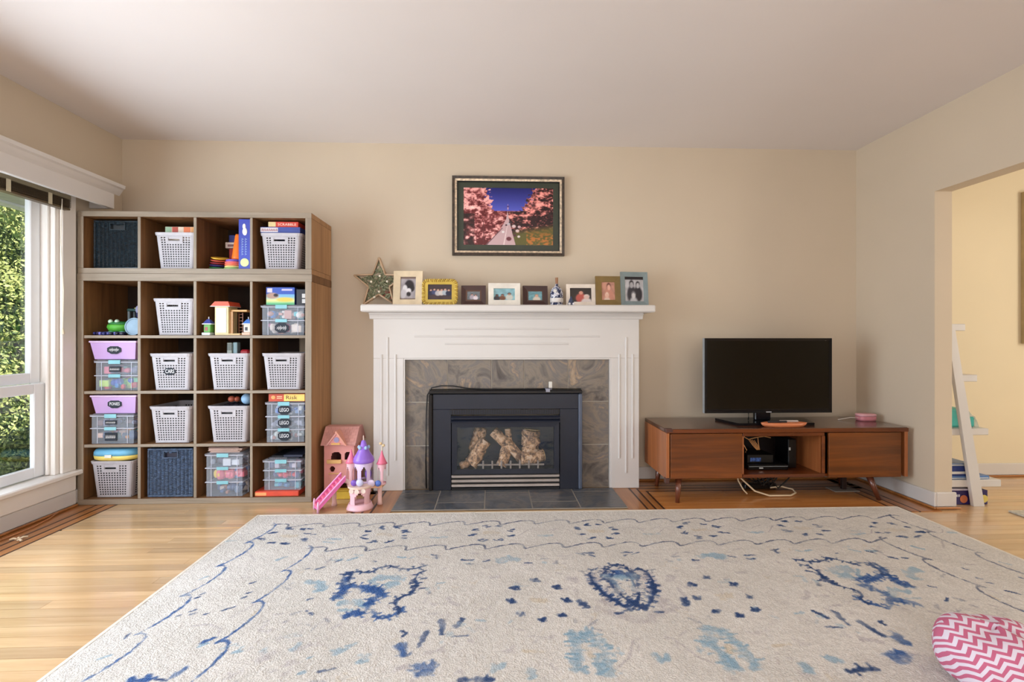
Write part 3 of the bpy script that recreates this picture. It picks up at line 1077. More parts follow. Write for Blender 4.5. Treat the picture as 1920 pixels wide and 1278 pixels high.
def board(name, parent, x0, x1, y0, y1, z0, z1, front, other, right=None, left=None):
    """a panel whose front edge, outer face and inner faces have their own tone, the inner one darkened for shade"""
    o = MB().box(x0, x1, y0, y1, z0, z1, 0.0012).build(name, front, parent)
    me = o.data
    me.materials.append(M(other))
    me.materials.append(M(right or other))
    me.materials.append(M(left or other))
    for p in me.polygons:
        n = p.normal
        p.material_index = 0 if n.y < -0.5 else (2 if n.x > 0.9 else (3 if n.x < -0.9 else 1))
    return o


# ================================================================== CUBE SHELVES
SX = [(-2.551, -2.515), (-2.194, -2.176), (-1.857, -1.839), (-1.514, -1.498), (-1.174, -1.135)]
SY0, SY1 = -0.390, -0.0170
SZ = [(0.0008, 0.034), (0.352, 0.370), (0.681, 0.699), (1.024, 1.042), (1.377, 1.4225)]
low = thing('cube_shelf_unit', 'tall wood-look cube shelf unit with sixteen cells standing on the floor', 'shelf unit', (-1.843, -0.2, 0.0))
for j in (0, 4):
    board('side_panel', low, SX[j][0], SX[j][1], SY0, SY1, SZ[0][1], SZ[4][0], 'shelf_wood_v', 'shelf_wood_shaded', 'shelf_wood_side' if j else None)
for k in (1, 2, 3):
    board('shelf', low, SX[0][1] + 0.0002, SX[4][0] - 0.0002, SY0 + 0.004, SY1, SZ[k][0], SZ[k][1], 'shelf_wood_h', 'shelf_wood_shaded')
board('bottom_panel', low, SX[0][0], SX[4][1], SY0, SY1, SZ[0][0], SZ[0][1] - 0.0002, 'shelf_wood_h', 'shelf_wood_shaded', 'shelf_wood_side')
board('top_panel', low, SX[0][0] - 0.003, SX[4][1] + 0.002, SY0, SY1, SZ[4][0] + 0.0002, SZ[4][1], 'shelf_wood_h', 'shelf_wood_shaded', 'shelf_wood_shaded')
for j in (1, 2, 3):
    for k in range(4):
        board('divider', low, SX[j][0], SX[j][1], SY0 + 0.004, SY1, SZ[k][1] + 0.0002, SZ[k + 1][0] - 0.0002, 'shelf_wood_v', 'shelf_wood_shaded')
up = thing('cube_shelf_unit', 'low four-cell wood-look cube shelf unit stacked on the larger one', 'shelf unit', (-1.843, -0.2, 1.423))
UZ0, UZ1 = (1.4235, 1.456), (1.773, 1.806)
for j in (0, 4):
    board('side_panel', up, SX[j][0] + 0.001, SX[j][1], SY0, SY1, UZ0[1], UZ1[0], 'shelf_wood_v', 'shelf_wood_shaded', 'shelf_wood_side' if j else None)
board('bottom_panel', up, SX[0][0] + 0.001, SX[4][1], SY0 + 0.002, SY1, UZ0[0], UZ0[1] - 0.0002, 'shelf_wood_h', 'shelf_wood_shaded', 'shelf_wood_side')
board('top_panel', up, SX[0][0] + 0.001, SX[4][1], SY0, SY1, UZ1[0] + 0.0002, UZ1[1], 'shelf_wood_h', 'shelf_wood_shaded', 'shelf_wood_side')
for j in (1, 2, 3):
    board('divider', up, SX[j][0], SX[j][1], SY0 + 0.004, SY1, UZ0[1] + 0.0002, UZ1[0] - 0.0002, 'shelf_wood_v', 'shelf_wood_shaded')
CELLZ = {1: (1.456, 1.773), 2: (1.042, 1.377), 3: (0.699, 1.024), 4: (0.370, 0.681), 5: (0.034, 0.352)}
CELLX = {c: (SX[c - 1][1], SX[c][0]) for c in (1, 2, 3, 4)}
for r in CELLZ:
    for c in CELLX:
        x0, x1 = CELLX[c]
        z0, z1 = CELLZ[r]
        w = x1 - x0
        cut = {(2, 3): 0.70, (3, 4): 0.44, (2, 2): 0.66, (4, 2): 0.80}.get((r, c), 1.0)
        box('shade_panel', 'shelf_back_shade', up if r == 1 else low, x0 + 0.0005, x0 + w * cut - 0.0005, SY1 - 0.006, SY1 - 0.001, z0 + 0.0005, z1 - 0.0005)  # dark sheet in place of shade; cut ones leave the lit wall open

# ---------------------------------------------------------------- light grey perforated baskets
BW, BB, BD, BH = 0.250, 0.212, 0.30, 0.230     # rim width, base width, depth, height


def perforated(mbx, c00, c10, c01, c11, nx, ny, slot):
    """a flat panel between four corners with rows of real holes and, if asked, a hand slot"""
    c00, c10, c01, c11 = (Vector(c) for c in (c00, c10, c01, c11))
    us, vs = [], []
    for i in range(nx):
        us += [i, i + 0.21, i + 0.79]
    us.append(nx)
    for j in range(ny):
        vs += [j, j + 0.25, j + 0.78]
    vs.append(ny)

    def P(u, v):
        # margins of solid plastic around the woven field
        s = 0.03 + 0.94 * u / nx
        t = 0.05 + 0.89 * v / ny
        return (c00 * (1 - s) + c10 * s) * (1 - t) + (c01 * (1 - s) + c11 * s) * t
    k = len(us)
    V = [tuple(P(u, v)) for v in vs for u in us]
    F = []
    sc0, sc1 = (nx * 0.27, nx * 0.68)
    sr = ny - 2
    for b in range(len(vs) - 1):
        for a in range(k - 1):
            ci, cj = a // 3, b // 3
            hole = a % 3 == 1 and b % 3 == 1
            if slot:
                inband = sc0 - 1 <= ci <= sc1 and cj >= sr - 1
                if inband:
                    hole = cj == sr and sc0 <= ci < sc1 - 0.5
            if not hole:
                F.append((b * k + a, b * k + a + 1, (b + 1) * k + a + 1, (b + 1) * k + a))
    # solid border strips
    o = len(V)
    V += [tuple(c00), tuple(c10), tuple(c11), tuple(c01)]
    bl_, br_, tl_, tr_ = 0, k - 1, (len(vs) - 1) * k, len(vs) * k - 1
    F += [(o, o + 1, br_, bl_), (o + 1, o + 2, tr_, br_), (o + 2, o + 3, tl_, tr_), (o + 3, o, bl_, tl_)]
    mbx.add(V, F)


def grey_basket_proto():
    t = thing('storage_basket', 'light grey perforated plastic basket', 'basket', (0, 0, 0), 'light grey perforated baskets')
    w1, w0, d1, d0 = BW / 2, BB / 2, BD, BD - 0.03
    yf1, yf0, yb1, yb0 = 0.0, 0.014, d1, d1 - 0.016
    B = [(-w0, yf0, 0.004), (w0, yf0, 0.004), (w0, yb0, 0.004), (-w0, yb0, 0.004)]
    T = [(-w1, yf1, BH - 0.012), (w1, yf1, BH - 0.012), (w1, yb1, BH - 0.012), (-w1, yb1, BH - 0.012)]
    m = MB()
    cr = 0.10
    def mix(a, b, s): return tuple(p + (q - p) * s for p, q in zip(a, b))
    for i in range(4):
        j = (i + 1) % 4
        a0, a1, b0, b1 = mix(B[i], B[j], cr), mix(B[i], B[j], 1 - cr), mix(T[i], T[j], cr), mix(T[i], T[j], 1 - cr)
        perforated(m, a0, a1, b0, b1, 11, 13, i in (0, 2))
        # rounded corner
        h = (i - 1) % 4
        p0, p1 = mix(B[i], B[h], cr), mix(T[i], T[h], cr)
        q0, q1 = a0, b0
        V = []
        for s in (0, 0.25, 0.5, 0.75, 1):
            for lo_, (p, c, q) in enumerate(((p0, B[i], q0), (p1, T[i], q1))):
                V.append(tuple((1 - s) ** 2 * p[z] + 2 * s * (1 - s) * c[z] + s * s * q[z] for z in range(3)))
        m.add(V, [(2 * z, 2 * z + 2, 2 * z + 3, 2 * z + 1) for z in range(4)])
    body = m.build('woven_wall', 'basket_grey', t)
    MB().box(-w0 + 0.004, w0 - 0.004, yf0 + 0.006, yb0 - 0.006, 0.0005, 0.005, 0.001).build('base', 'basket_grey', t)
    # rim: a rounded lip all round
    m = MB()
    ring = []
    for (cx, cy, a0) in ((-w1 + 0.022, 0.022, PI), (w1 - 0.022, 0.022, 1.5 * PI), (w1 - 0.022, d1 - 0.022, 0), (-w1 + 0.022, d1 - 0.022, 0.5 * PI)):
        for q in range(4):
            a = a0 + q * PI / 6
            ring.append((cx + 0.026 * math.cos(a), cy + 0.026 * math.sin(a)))
    n = len(ring)
    V = []
    for (px, py) in ring:
        dx, dy = px * 0.02, (py - d1 / 2) * 0.02
        V += [(px, py, BH - 0.018), (px + dx, py + dy, BH - 0.004), (px + dx, py + dy, BH), (px - dx * 1.6, py - dy * 1.6, BH), (px - dx * 1.6, py - dy * 1.6, BH - 0.014)]
    F = []
    for i in range(n):
        j = (i + 1) % n
        for q in range(4):
            F.append((i * 5 + q, j * 5 + q, j * 5 + q + 1, i * 5 + q + 1))
    m.add(V, F)
    m.build('rim', 'basket_grey', t)
    MB().frame(-0.050, 0.046, 0.172, 0.207, 0.0070, -0.001, 0.008).build('handle_ring', 'basket_grey', t)
    box('dark_core', (30, 29, 33), t, -w0 + 0.003, w0 - 0.003, 0.022, d1 - 0.024, 0.0055, BH - 0.045)  # added dark block, stands in for the shade behind the holes
    return t


PROTO = grey_basket_proto()
baskets = {}
BASK = [  # cell, left end of rim, front y, label
    ('12', -2.118, -0.345, 'light grey perforated basket with orange and white game boxes in it, top row'),
    ('14', -1.465, -0.352, 'light grey perforated basket heaped with blue and red board games, top row'),
    ('22', -2.124, -0.350, 'light grey perforated basket in the row below the top one, nothing above its rim'),
    ('32', -2.130, -0.372, 'light grey perforated basket with a dark oval CARS badge'),
    ('33', -1.782, -0.362, 'light grey perforated basket with a toy tower sticking out of it'),
    ('34', -1.450, -0.362, 'light grey perforated basket in the third row beside the right side panel'),
    ('42', -2.132, -0.372, 'light grey perforated basket directly above the dark navy woven basket'),
    ('43', -1.784, -0.362, 'light grey perforated basket with a pale blue ball on its toys'),
    ('51', -2.486, -0.372, 'light grey perforated basket under a blue and yellow case, bottom row'),
]
for i, (cell, xl, yf, lab) in enumerate(BASK):
    z = CELLZ[int(cell[0])][0] + 0.0004
    loc = (xl + BW / 2, yf, z)
    if i == 0:
        b = PROTO
        b.location = loc
    else:
        b = copy_tree(PROTO, loc)
    ORIGIN[b] = loc
    for ch in b.children:
        ORIGIN[ch] = loc
    b['label'] = lab
    baskets[cell] = b


def badge(parent, cx, y, cz, w, h, string=None, scallop=True, squiggle=None, ts=None, lean=0.0):
    """dark chalk label with a scalloped outline, white lettering or chalk strokes on it"""
    m = MB()
    n = 48
    pts = []
    for k in range(n):
        a = 2 * PI * k / n
        s = 1 + (0.10 * abs(math.sin(4 * a)) if scallop else 0)
        pts.append((cx + w / 2 * s * math.cos(a), cz + h / 2 * s * math.sin(a)))
    m.prism(pts, 'y', y, y - 0.0012)
    lb = m.build('label', 'label_black', parent)
    if string:
        text('lettering', string, 'chalk_white', lb, (cx, y - 0.0016, cz), ts or h * 0.55, 0.0004, w * 0.74)
    elif squiggle:
        t = MB()
        for k in range(squiggle):
            x0 = cx - w * 0.36 + w * 0.72 * k / squiggle
            hh = h * (0.13 + 0.06 * ((k * 7) % 3))
            t.tube([(x0, y - 0.0016, cz - hh), (x0 + w * 0.03, y - 0.0016, cz + hh), (x0 + w * 0.07, y - 0.0016, cz - hh * 0.6), (x0 + w * 0.09, y - 0.0016, cz + hh * 0.5)], 0.0014, 4)
        t.build('chalk_strokes', 'chalk_white', lb)
    return lb


badge(baskets['32'], -2.130 + 0.118, -0.3665, 0.699 + 0.118, 0.072, 0.046, 'CARS', False, ts=0.034)


# ---------------------------------------------------------------- dark woven boxes
def woven_box(name, label, mat, x0, x1, yf, yb, z0, z1, slot_mat):
    t = thing(name, label, 'basket', ((x0 + x1) / 2, yf, z0))
    nc, nr = 11, 27

    def panel(nm, place, w):
        m = MB()
        sub = 4
        nx, nz = nc * sub, nr * 2
        V = []
        for j in range(nz + 1):
            for i in range(nx + 1):
                u, v = i / nx, j / nz
                ph = (i // sub) % 2
                over = abs(math.sin(PI * i / sub)) * (0.0065 if (j + ph * 1) % 2 else 0.0) + (0.0 if i % sub else -0.004)
                V.append(place(u, v, over))
        F = [(j * (nx + 1) + i, j * (nx + 1) + i + 1, (j + 1) * (nx + 1) + i + 1, (j + 1) * (nx + 1) + i) for j in range(nz) for i in range(nx)]
        if nm == 'front':
            F = [f for q, f in enumerate(F) if not (0.36 < ((q % nx) + 0.5) / nx < 0.66 and 0.815 < ((q // nx) + 0.5) / nz < 0.935)]
        m.add(V, F)
        return m.build('woven_panel', mat, t)
    e = 0.008
    panel('front', lambda u, v, o: (x0 + e + (x1 - x0 - 2 * e) * u, yf + 0.006 - o, z0 + e + (z1 - z0 - 2 * e) * v), x1 - x0)
    panel('right', lambda u, v, o: (x1 - 0.006 + o, yf + e + (yb - yf - 2 * e) * u, z0 + e + (z1 - z0 - 2 * e) * v), yb - yf)
    panel('left', lambda u, v, o: (x0 + 0.006 - o, yb - e - (yb - yf - 2 * e) * u, z0 + e + (z1 - z0 - 2 * e) * v), yb - yf)
    for z in (z0 + 0.0005, z1 - 0.012):
        m = MB()
        m.box(x0, x1, yf, yf + 0.012, z, z + 0.0115, 0.003).box(x0, x0 + 0.012, yf + 0.0115, yb, z, z + 0.0115, 0.003).box(x1 - 0.012, x1, yf + 0.0115, yb, z, z + 0.0115, 0.003).box(x0 + 0.0115, x1 - 0.0115, yb - 0.012, yb, z, z + 0.0115, 0.003)
        m.build('braided_edge', mat, t)
    for px, py in ((x0, yf), (x1 - 0.011, yf), (x0, yb - 0.011), (x1 - 0.011, yb - 0.011)):
        box('corner_post', mat, t, px, px + 0.011, py, py + 0.011, z0 + 0.0125, z1 - 0.0125, 0.003)
    box('dark_core', slot_mat, t, x0 + 0.012, x1 - 0.012, yf + 0.014, yb - 0.013, z0 + 0.003, z1 - 0.02)
    zc = z0 + 0.875 * (z1 - z0)
    MB().frame(x0 + 0.345 * (x1 - x0), x0 + 0.675 * (x1 - x0), zc - 0.024, zc + 0.024, 0.006, yf - 0.001, yf + 0.010).build('hand_hole', mat, t)
    return t


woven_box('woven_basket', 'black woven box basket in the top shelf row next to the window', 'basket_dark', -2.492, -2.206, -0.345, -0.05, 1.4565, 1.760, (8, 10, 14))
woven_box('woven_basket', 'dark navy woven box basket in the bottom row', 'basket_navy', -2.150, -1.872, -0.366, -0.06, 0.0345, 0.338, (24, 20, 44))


# ---------------------------------------------------------------- lilac tubs
def lilac_tub(label, x0, x1, yf, z0, z1, string, squig):
    t = thing('plastic_tub', label, 'tub', ((x0 + x1) / 2, yf, z0))
    s = 0.022
    yb = yf + 0.24
    T = [(x0 + 0.006, yf + 0.005), (x1 - 0.006, yf + 0.005), (x1 - 0.006, yb - 0.005), (x0 + 0.006, yb - 0.005)]
    Bm = [(x0 + s, yf + s), (x1 - s, yf + s), (x1 - s, yb - s), (x0 + s, yb - s)]
    m = MB()
    V = [(p[0], p[1], z0 + 0.0005) for p in Bm] + [(p[0], p[1], z1 - 0.006) for p in T] + [(p[0] * 0.985 + (x0 + x1) / 2 * 0.015, p[1] * 0.985 + (yf + yb) / 2 * 0.015, z1 - 0.006) for p in T] + [(p[0], p[1], z0 + 0.004) for p in Bm]
    F = [(3, 2, 1, 0), (12, 13, 14, 15)]
    for i in range(4):
        j = (i + 1) % 4
        F += [(i, j, j + 4, i + 4), (i + 4, j + 4, j + 8, i + 8), (i + 8, j + 8, j + 12, i + 12)]
    m.add(V, F)
    m.build('body', 'lilac_plastic', t)
    m = MB()
    m.box(x0, x1, yf, yf + 0.010, z1 - 0.012, z1, 0.003).box(x0, x1, yb - 0.010, yb, z1 - 0.012, z1, 0.003)
    m.box(x0, x0 + 0.010, yf + 0.0105, yb - 0.0105, z1 - 0.012, z1, 0.003).box(x1 - 0.010, x1, yf + 0.0105, yb - 0.0105, z1 - 0.012, z1, 0.003)
    m.build('rim', plain('lilac_rim', (224, 196, 232), 0.35, vary=0.02) if 'lilac_rim' not in MATS else 'lilac_rim', t)
    badge(t, (x0 + x1) / 2 + 0.004, yf + 0.0105, (z0 + z1) / 2 + 0.002, 0.082, 0.050, string, True, squig, ts=0.028)
    return t


lilac_tub('lilac plastic tub with a wide wavy black badge, upper of the two lilac tubs', -2.500, -2.212, -0.372, 0.8925, 1.008, None, 7)
lilac_tub('lilac plastic tub with a black badge reading PONIES, lower of the two lilac tubs', -2.494, -2.212, -0.372, 0.5566, 0.671, 'PONIES', None)


# ---------------------------------------------------------------- clear stacking boxes
def clear_stack(label, x0, x1, yf, z0, tiers, labels, lid=True, depth=0.26, group='clear stacking boxes'):
    t = thing('clear_storage_box', label, 'storage box', ((x0 + x1) / 2, yf, z0), group)
    z = z0 + 0.0006
    yb = yf + depth
    for k, h in enumerate(tiers):
        m = MB()
        w, i = 0.0025, 0.007
        m.box(x0 + i, x1 - i, yf + i, yf + i + w, z, z + h - 0.006).box(x0 + i, x1 - i, yb - i - w, yb - i, z, z + h - 0.006)
        m.box(x0 + i, x0 + i + w, yf + i + w, yb - i - w, z, z + h - 0.006).box(x1 - i - w, x1 - i, yf + i + w, yb - i - w, z, z + h - 0.006)
        m.box(x0 + i, x1 - i, yf + i, yb - i, z, z + 0.0025)
        tr = m.build('tray', 'clear_box', t)
        m = MB()
        zt = z + h
        m.box(x0, x1, yf, yf + 0.009, zt - 0.006, zt - 0.0003, 0.0015).box(x0, x1, yb - 0.009, yb, zt - 0.006, zt - 0.0003, 0.0015)
        m.box(x0, x0 + 0.009, yf + 0.0095, yb - 0.0095, zt - 0.006, zt - 0.0003, 0.0015).box(x1 - 0.009, x1, yf + 0.0095, yb - 0.0095, zt - 0.006, zt - 0.0003, 0.0015)
        m.build('rim', 'clear_rim', tr)
        for fx in (0.16, 0.84):
            xx = x0 + (x1 - x0) * fx
            box('rib', 'clear_rim', tr, xx - 0.0016, xx + 0.0016, yf + 0.0045, yf + 0.0068, z + 0.002, zt - 0.0065)
        box('rib', 'clear_rim', tr, x1 - 0.0068, x1 - 0.0045, yf + depth * 0.3, yf + depth * 0.3 + 0.004, z + 0.002, zt - 0.0065)
        cx = x0 + (x1 - x0) * 0.47
        if k < len(tiers):
            box('clip', 'aqua_clip', tr, cx - 0.036, cx + 0.036, yf - 0.0035, yf - 0.0005, zt - 0.014, zt + (0.010 if k == len(tiers) - 1 else 0.006), 0.001)
        if k < len(labels) and labels[k]:
            q = labels[k]
            if q[0] == 'badge':
                badge(tr, cx + q[2], yf + 0.0042, z + h * 0.48, q[3], q[4], q[1], True, None if q[1] else 6, ts=q[4] * 0.55)
            else:                     # plain dark tape
                lb = box('label', 'label_black', tr, cx - q[3] / 2, cx + q[3] / 2, yf + 0.002, yf + 0.0042, z + h * 0.45 - q[4] / 2, z + h * 0.45 + q[4] / 2)
                s = MB()
                for n_ in range(7):
                    xx = cx - q[3] * 0.42 + q[3] * 0.12 * n_
                    s.tube([(xx, yf + 0.0016, z + h * 0.45 - q[4] * 0.22), (xx + 0.003, yf + 0.0016, z + h * 0.45 + q[4] * 0.22), (xx + 0.006, yf + 0.0016, z + h * 0.45 - q[4] * 0.15)], 0.0013, 4)
                s.build('chalk_strokes', 'chalk_white', lb)
        z = zt
    if lid:
        m = MB()
        m.box(x0 - 0.002, x1 + 0.002, yf - 0.0002, yb + 0.002, z, z + 0.0075, 0.002)
        m.box(x0 + 0.012, x1 - 0.012, yf + 0.012, yb - 0.012, z + 0.0078, z + 0.0110, 0.001)
        m.build('lid', 'clear_lid', t)
    return t


def jumble(name, label, cat, x0, x1, y0, y1, z0, z1, colours, n, seed, size=(0.018, 0.05)):
    """many small toys heaped in a tray, too many to tell apart"""
    r = random.Random(seed)
    pcs = []
    for k in range(n):
        m = MB()
        s = r.uniform(size[0] * 1.45, size[1] * 1.25)
        s = min(s, (z1 - z0) * 1.0)
        cx, cy = r.uniform(x0 + s / 2, x1 - s / 2), r.uniform(y0 + s / 2, y1 - s / 2)
        cz = r.uniform(z0 + s / 2, max(z0 + s / 2 + 0.001, z1 - s / 2))
        if k % 3 == 0:
            m.ball((cx, cy, cz), (s / 2, s / 2, s / 2 * 0.8), 9, 6)
        elif k % 3 == 1:
            a, b_ = s * r.uniform(0.6, 1), s * r.uniform(0.5, 1)
            m.box(cx - a / 2, cx + a / 2, cy - s / 2, cy + s / 2, cz - b_ / 2, cz + b_ / 2, 0.003)
        else:
            m.lathe([(s * 0.3, cz - s * 0.45), (s * 0.4, cz - s * 0.2), (s * 0.4, cz + s * 0.2), (s * 0.25, cz + s * 0.45)], cx, cy, 9)
        pcs.append((m, tuple(int(max(20, min(250, 128 + (v - 128) * 1.15))) for v in colours[k % len(colours)])))
    o = build_multi(name, pcs)
    return tag(o, label, cat, kind='stuff')


# third row: clear box under the upper lilac tub
clear_stack('clear two-tier box with an aqua clip under the upper lilac tub', -2.470, -2.205, -0.368, 0.699, (0.095, 0.084), [None, ('tape', '', 0, 0.070, 0.034)])
jumble('toy_blocks', 'green, red and blue toys heaped in the box under the upper lilac tub', 'toys', -2.458, -2.217, -0.355, -0.15, 0.703, 0.780, [(120, 206, 90), (90, 180, 130), (220, 80, 76), (60, 100, 190), (180, 206, 100), (40, 130, 200)], 60, 1)
jumble('toy_blocks', 'grey and pink toys in the upper tray under the upper lilac tub', 'toys', -2.458, -2.217, -0.355, -0.15, 0.799, 0.850, [(120, 124, 150), (204, 110, 130), (96, 130, 120), (140, 140, 170)], 26, 2)
# fourth row, left
clear_stack('clear two-tier box with two dark tape labels under the PONIES tub', -2.492, -2.226, -0.372, 0.370, (0.098, 0.076), [('tape', '', 0, 0.072, 0.050), ('tape', '', 0, 0.070, 0.026)])
jumble('toy_animals', 'orange, pink and teal toys in the lower tray under the PONIES tub', 'toys', -2.480, -2.238, -0.358, -0.15, 0.374, 0.448, [(232, 160, 80), (226, 190, 176), (70, 160, 160), (210, 120, 140), (60, 90, 130)], 50, 3)
jumble('toy_tracks', 'grey and brown toys in the upper tray under the PONIES tub', 'toys', -2.480, -2.238, -0.358, -0.15, 0.472, 0.520, [(130, 134, 160), (120, 90, 90), (150, 150, 176)], 26, 4)
# second row, right
clear_stack('clear two-tier box with a black oval badge, topped by a picture game box', -1.460, -1.188, -0.362, 1.042, (0.096, 0.085), [('badge', None, 0.002, 0.084, 0.060), None])
jumble('toy_parts', 'white and salmon toys in the clear box under the picture game box', 'toys', -1.448, -1.200, -0.350, -0.15, 1.046, 1.122, [(224, 140, 110), (214, 200, 190), (190, 110, 150), (150, 150, 170)], 40, 5)
jumble('toy_parts', 'pale blue and white toys in the tray under the picture game box', 'toys', -1.448, -1.200, -0.350, -0.15, 1.142, 1.205, [(70, 130, 206), (226, 220, 216), (90, 170, 180), (200, 150, 140)], 40, 6)
# fourth row, right
clear_stack('clear three-tier box with three black badges reading LEGO', -1.430, -1.186, -0.366, 0.370, (0.082, 0.082, 0.080), [('badge', 'LEGO', 0.002, 0.076, 0.058)] * 3)
jumble('toy_bricks', 'small white and grey building bricks in the lowest of the LEGO trays', 'bricks', -1.418, -1.198, -0.354, -0.15, 0.374, 0.436, [(200, 206, 204), (150, 160, 160), (180, 190, 196), (170, 120, 110)], 70, 7, (0.014, 0.03))
jumble('toy_bricks', 'grey building bricks in the middle one of the LEGO trays', 'bricks', -1.418, -1.198, -0.354, -0.15, 0.456, 0.515, [(130, 136, 160), (150, 156, 176)], 60, 8, (0.014, 0.03))
jumble('toy_bricks', 'blue and grey building bricks in the uppermost of the LEGO trays', 'bricks', -1.418, -1.198, -0.354, -0.15, 0.538, 0.596, [(60, 110, 190), (120, 150, 196), (206, 214, 220)], 60, 9, (0.014, 0.03))
# fifth row
clear_stack('clear three-tier box with pink and yellow toys in the middle, bottom row', -1.800, -1.566, -0.368, 0.034, (0.092, 0.088, 0.080), [])
jumble('toy_cups', 'grey and brown toys in the lowest tray of the box with pink toys', 'toys', -1.788, -1.578, -0.356, -0.15, 0.038, 0.098, [(120, 140, 170), (196, 186, 180), (180, 130, 110), (90, 110, 150)], 36, 10)
jumble('toy_cups', 'pink, yellow and blue toy cups in the middle tray, bottom row', 'toys', -1.788, -1.578, -0.356, -0.15, 0.130, 0.200, [(224, 196, 80), (236, 110, 130), (240, 130, 110), (90, 140, 210), (230, 120, 140)], 40, 11, (0.03, 0.058))
jumble('paper_sheets', 'grey and white craft scraps in the top tray, bottom row', 'craft scraps', -1.788, -1.578, -0.356, -0.15, 0.218, 0.270, [(120, 118, 140), (200, 204, 214), (150, 160, 176)], 36, 12)
clear_stack('clear three-tier box standing on the orange-red flat box', -1.452, -1.212, -0.352, 0.0655, (0.066, 0.060, 0.056), [], depth=0.25)
jumble('toy_pieces', 'teal toys in the lowest tray above the orange-red box', 'toys', -1.440, -1.224, -0.340, -0.15, 0.069, 0.112, [(80, 140, 186), (110, 180, 196), (60, 110, 160)], 36, 13)
jumble('toy_pieces', 'red and pink cards in the middle tray above the orange-red box', 'cards', -1.440, -1.224, -0.340, -0.15, 0.135, 0.172, [(214, 60, 70), (222, 110, 150), (90, 100, 150)], 36, 14)
jumble('toy_pieces', 'pink and grey cards in the top tray above the orange-red box', 'cards', -1.440, -1.224, -0.340, -0.15, 0.195, 0.235, [(230, 90, 170), (200, 190, 206), (110, 116, 150)], 36, 15)


# ---------------------------------------------------------------- boxes and toys in the cells
def game_box(name, label, rgb, x0, x1, yf, yb, z0, z1, cat='game box', rot=0.0):
    t = thing(name, label, cat, ((x0 + x1) / 2, yf, z0))
    m = MB()
    m.box(x0, x1, yf, yb, z0 + 0.0004, z1, 0.0015)
    m.build('carton', rgb, t)
    return t


g = game_box('board_game_box', 'orange and white board game box standing highest in the top-row basket', (226, 206, 186), -2.070, -1.882, -0.322, -0.12, 1.643, 1.728)
for a, b_, c in ((-2.068, -2.030, (150, 180, 150)), (-2.026, -1.990, (176, 70, 50)), (-1.955, -1.915, (226, 120, 70)), (-1.912, -1.880, (214, 150, 90))):
    box('printed_patch', c, g, a, b_, -0.3230, -0.3215, 1.690, 1.726)
g = game_box('board_game_box', 'blue board game box laid on the right-hand top-row basket', (62, 78, 150), -1.470, -1.222, -0.345, -0.08, 1.6882, 1.7265)
box('printed_band', (232, 228, 236), g, -1.468, -1.360, -0.3462, -0.3448, 1.694, 1.722)
m = MB()
for k in range(9):
    x = -1.460 + k * 0.0112
    m.tube([(x, -0.3468, 1.700), (x + 0.003, -0.3468, 1.716), (x + 0.007, -0.3468, 1.701)], 0.0016, 4)
m.build('lettering', (170, 60, 70), g)
g = game_box('board_game_box', 'red board game box reading SCRABBLE on the blue box', (206, 66, 52), -1.425, -1.238, -0.335, -0.10, 1.7270, 1.7625)
box('printed_band', (226, 206, 150), g, -1.424, -1.378, -0.3362, -0.3348, 1.730, 1.760)
text('lettering', 'SCRABBLE', (246, 214, 200), g, (-1.308, -0.3358, 1.744), 0.022, 0.0004, 0.115)

# top row, third cell: toy pile, cone, crates, blue box
g = game_box('puzzle_box', 'tall blue puzzle box with a white bird picture on its spine', (54, 68, 170), -1.590, -1.518, -0.372, -0.10, 1.4565, 1.768, 'game box')
m = MB()
m.ball((-1.552, -0.3725, 1.690), (0.015, 0.0012, 0.024), 12, 8)
m.ball((-1.556, -0.3725, 1.722), (0.010, 0.0012, 0.018), 12, 8)
m.build('bird_picture', (236, 232, 222), g, True)
m = MB()
m.lathe([(0.026, -0.0008), (0.026, 0.0008)], 0, 0, 24)
m2 = MB()
m2.xf = Matrix.Translation((-1.553, -0.3726, 1.497)) @ Matrix.Rotation(PI / 2, 4, 'X')
m2.add(m.v, m.f)
m2.build('round_picture', (206, 214, 150), g)
for xx in (-1.566, -1.545):
    m = MB()
    for k in range(7):
        z = 1.545 + k * 0.0155
        m.tube([(xx - 0.006, -0.3727, z), (xx + 0.006, -0.3727, z + 0.004), (xx - 0.005, -0.3727, z + 0.009)], 0.0015, 4)
    m.build('lettering', (190, 220, 240), g)
t = thing('toy_cone', 'tall orange toy traffic cone beside the blue puzzle box', 'toy cone', (-1.628, -0.30, 1.535))
MB().lathe([(0.040, 1.5245), (0.038, 1.54), (0.020, 1.675), (0.016, 1.688), (0.0, 1.690)], -1.632, -0.29, 22).build('cone_body', (242, 116, 24), t, True)
pile_cols = [((150, 196, 120), -1.655, 1.457, 0.062), ((246, 214, 140), -1.655, 1.472, 0.058), ((240, 120, 90), -1.652, 1.483, 0.060), ((236, 110, 110), -1.655, 1.497, 0.056), ((110, 80, 170), -1.652, 1.510, 0.054)]
names = {0: 'pale green', 1: 'cream', 2: 'coral', 3: 'salmon red', 4: 'purple'}
for k, (c, x, z, r_) in enumerate(pile_cols):
    h = (pile_cols[k + 1][2] if k < 4 else 1.5235) - z - 0.0004
    tag(MB().lathe([(r_ * 0.93, z), (r_, z + h * 0.35), (r_, z + h * 0.8), (r_ * 0.92, z + h)], x, -0.29, 26).build('toy_plate', c, smooth=False),
        '%s round toy plate in the stack under the orange cone' % names[k], 'toy plate', 'stacked toy plates')
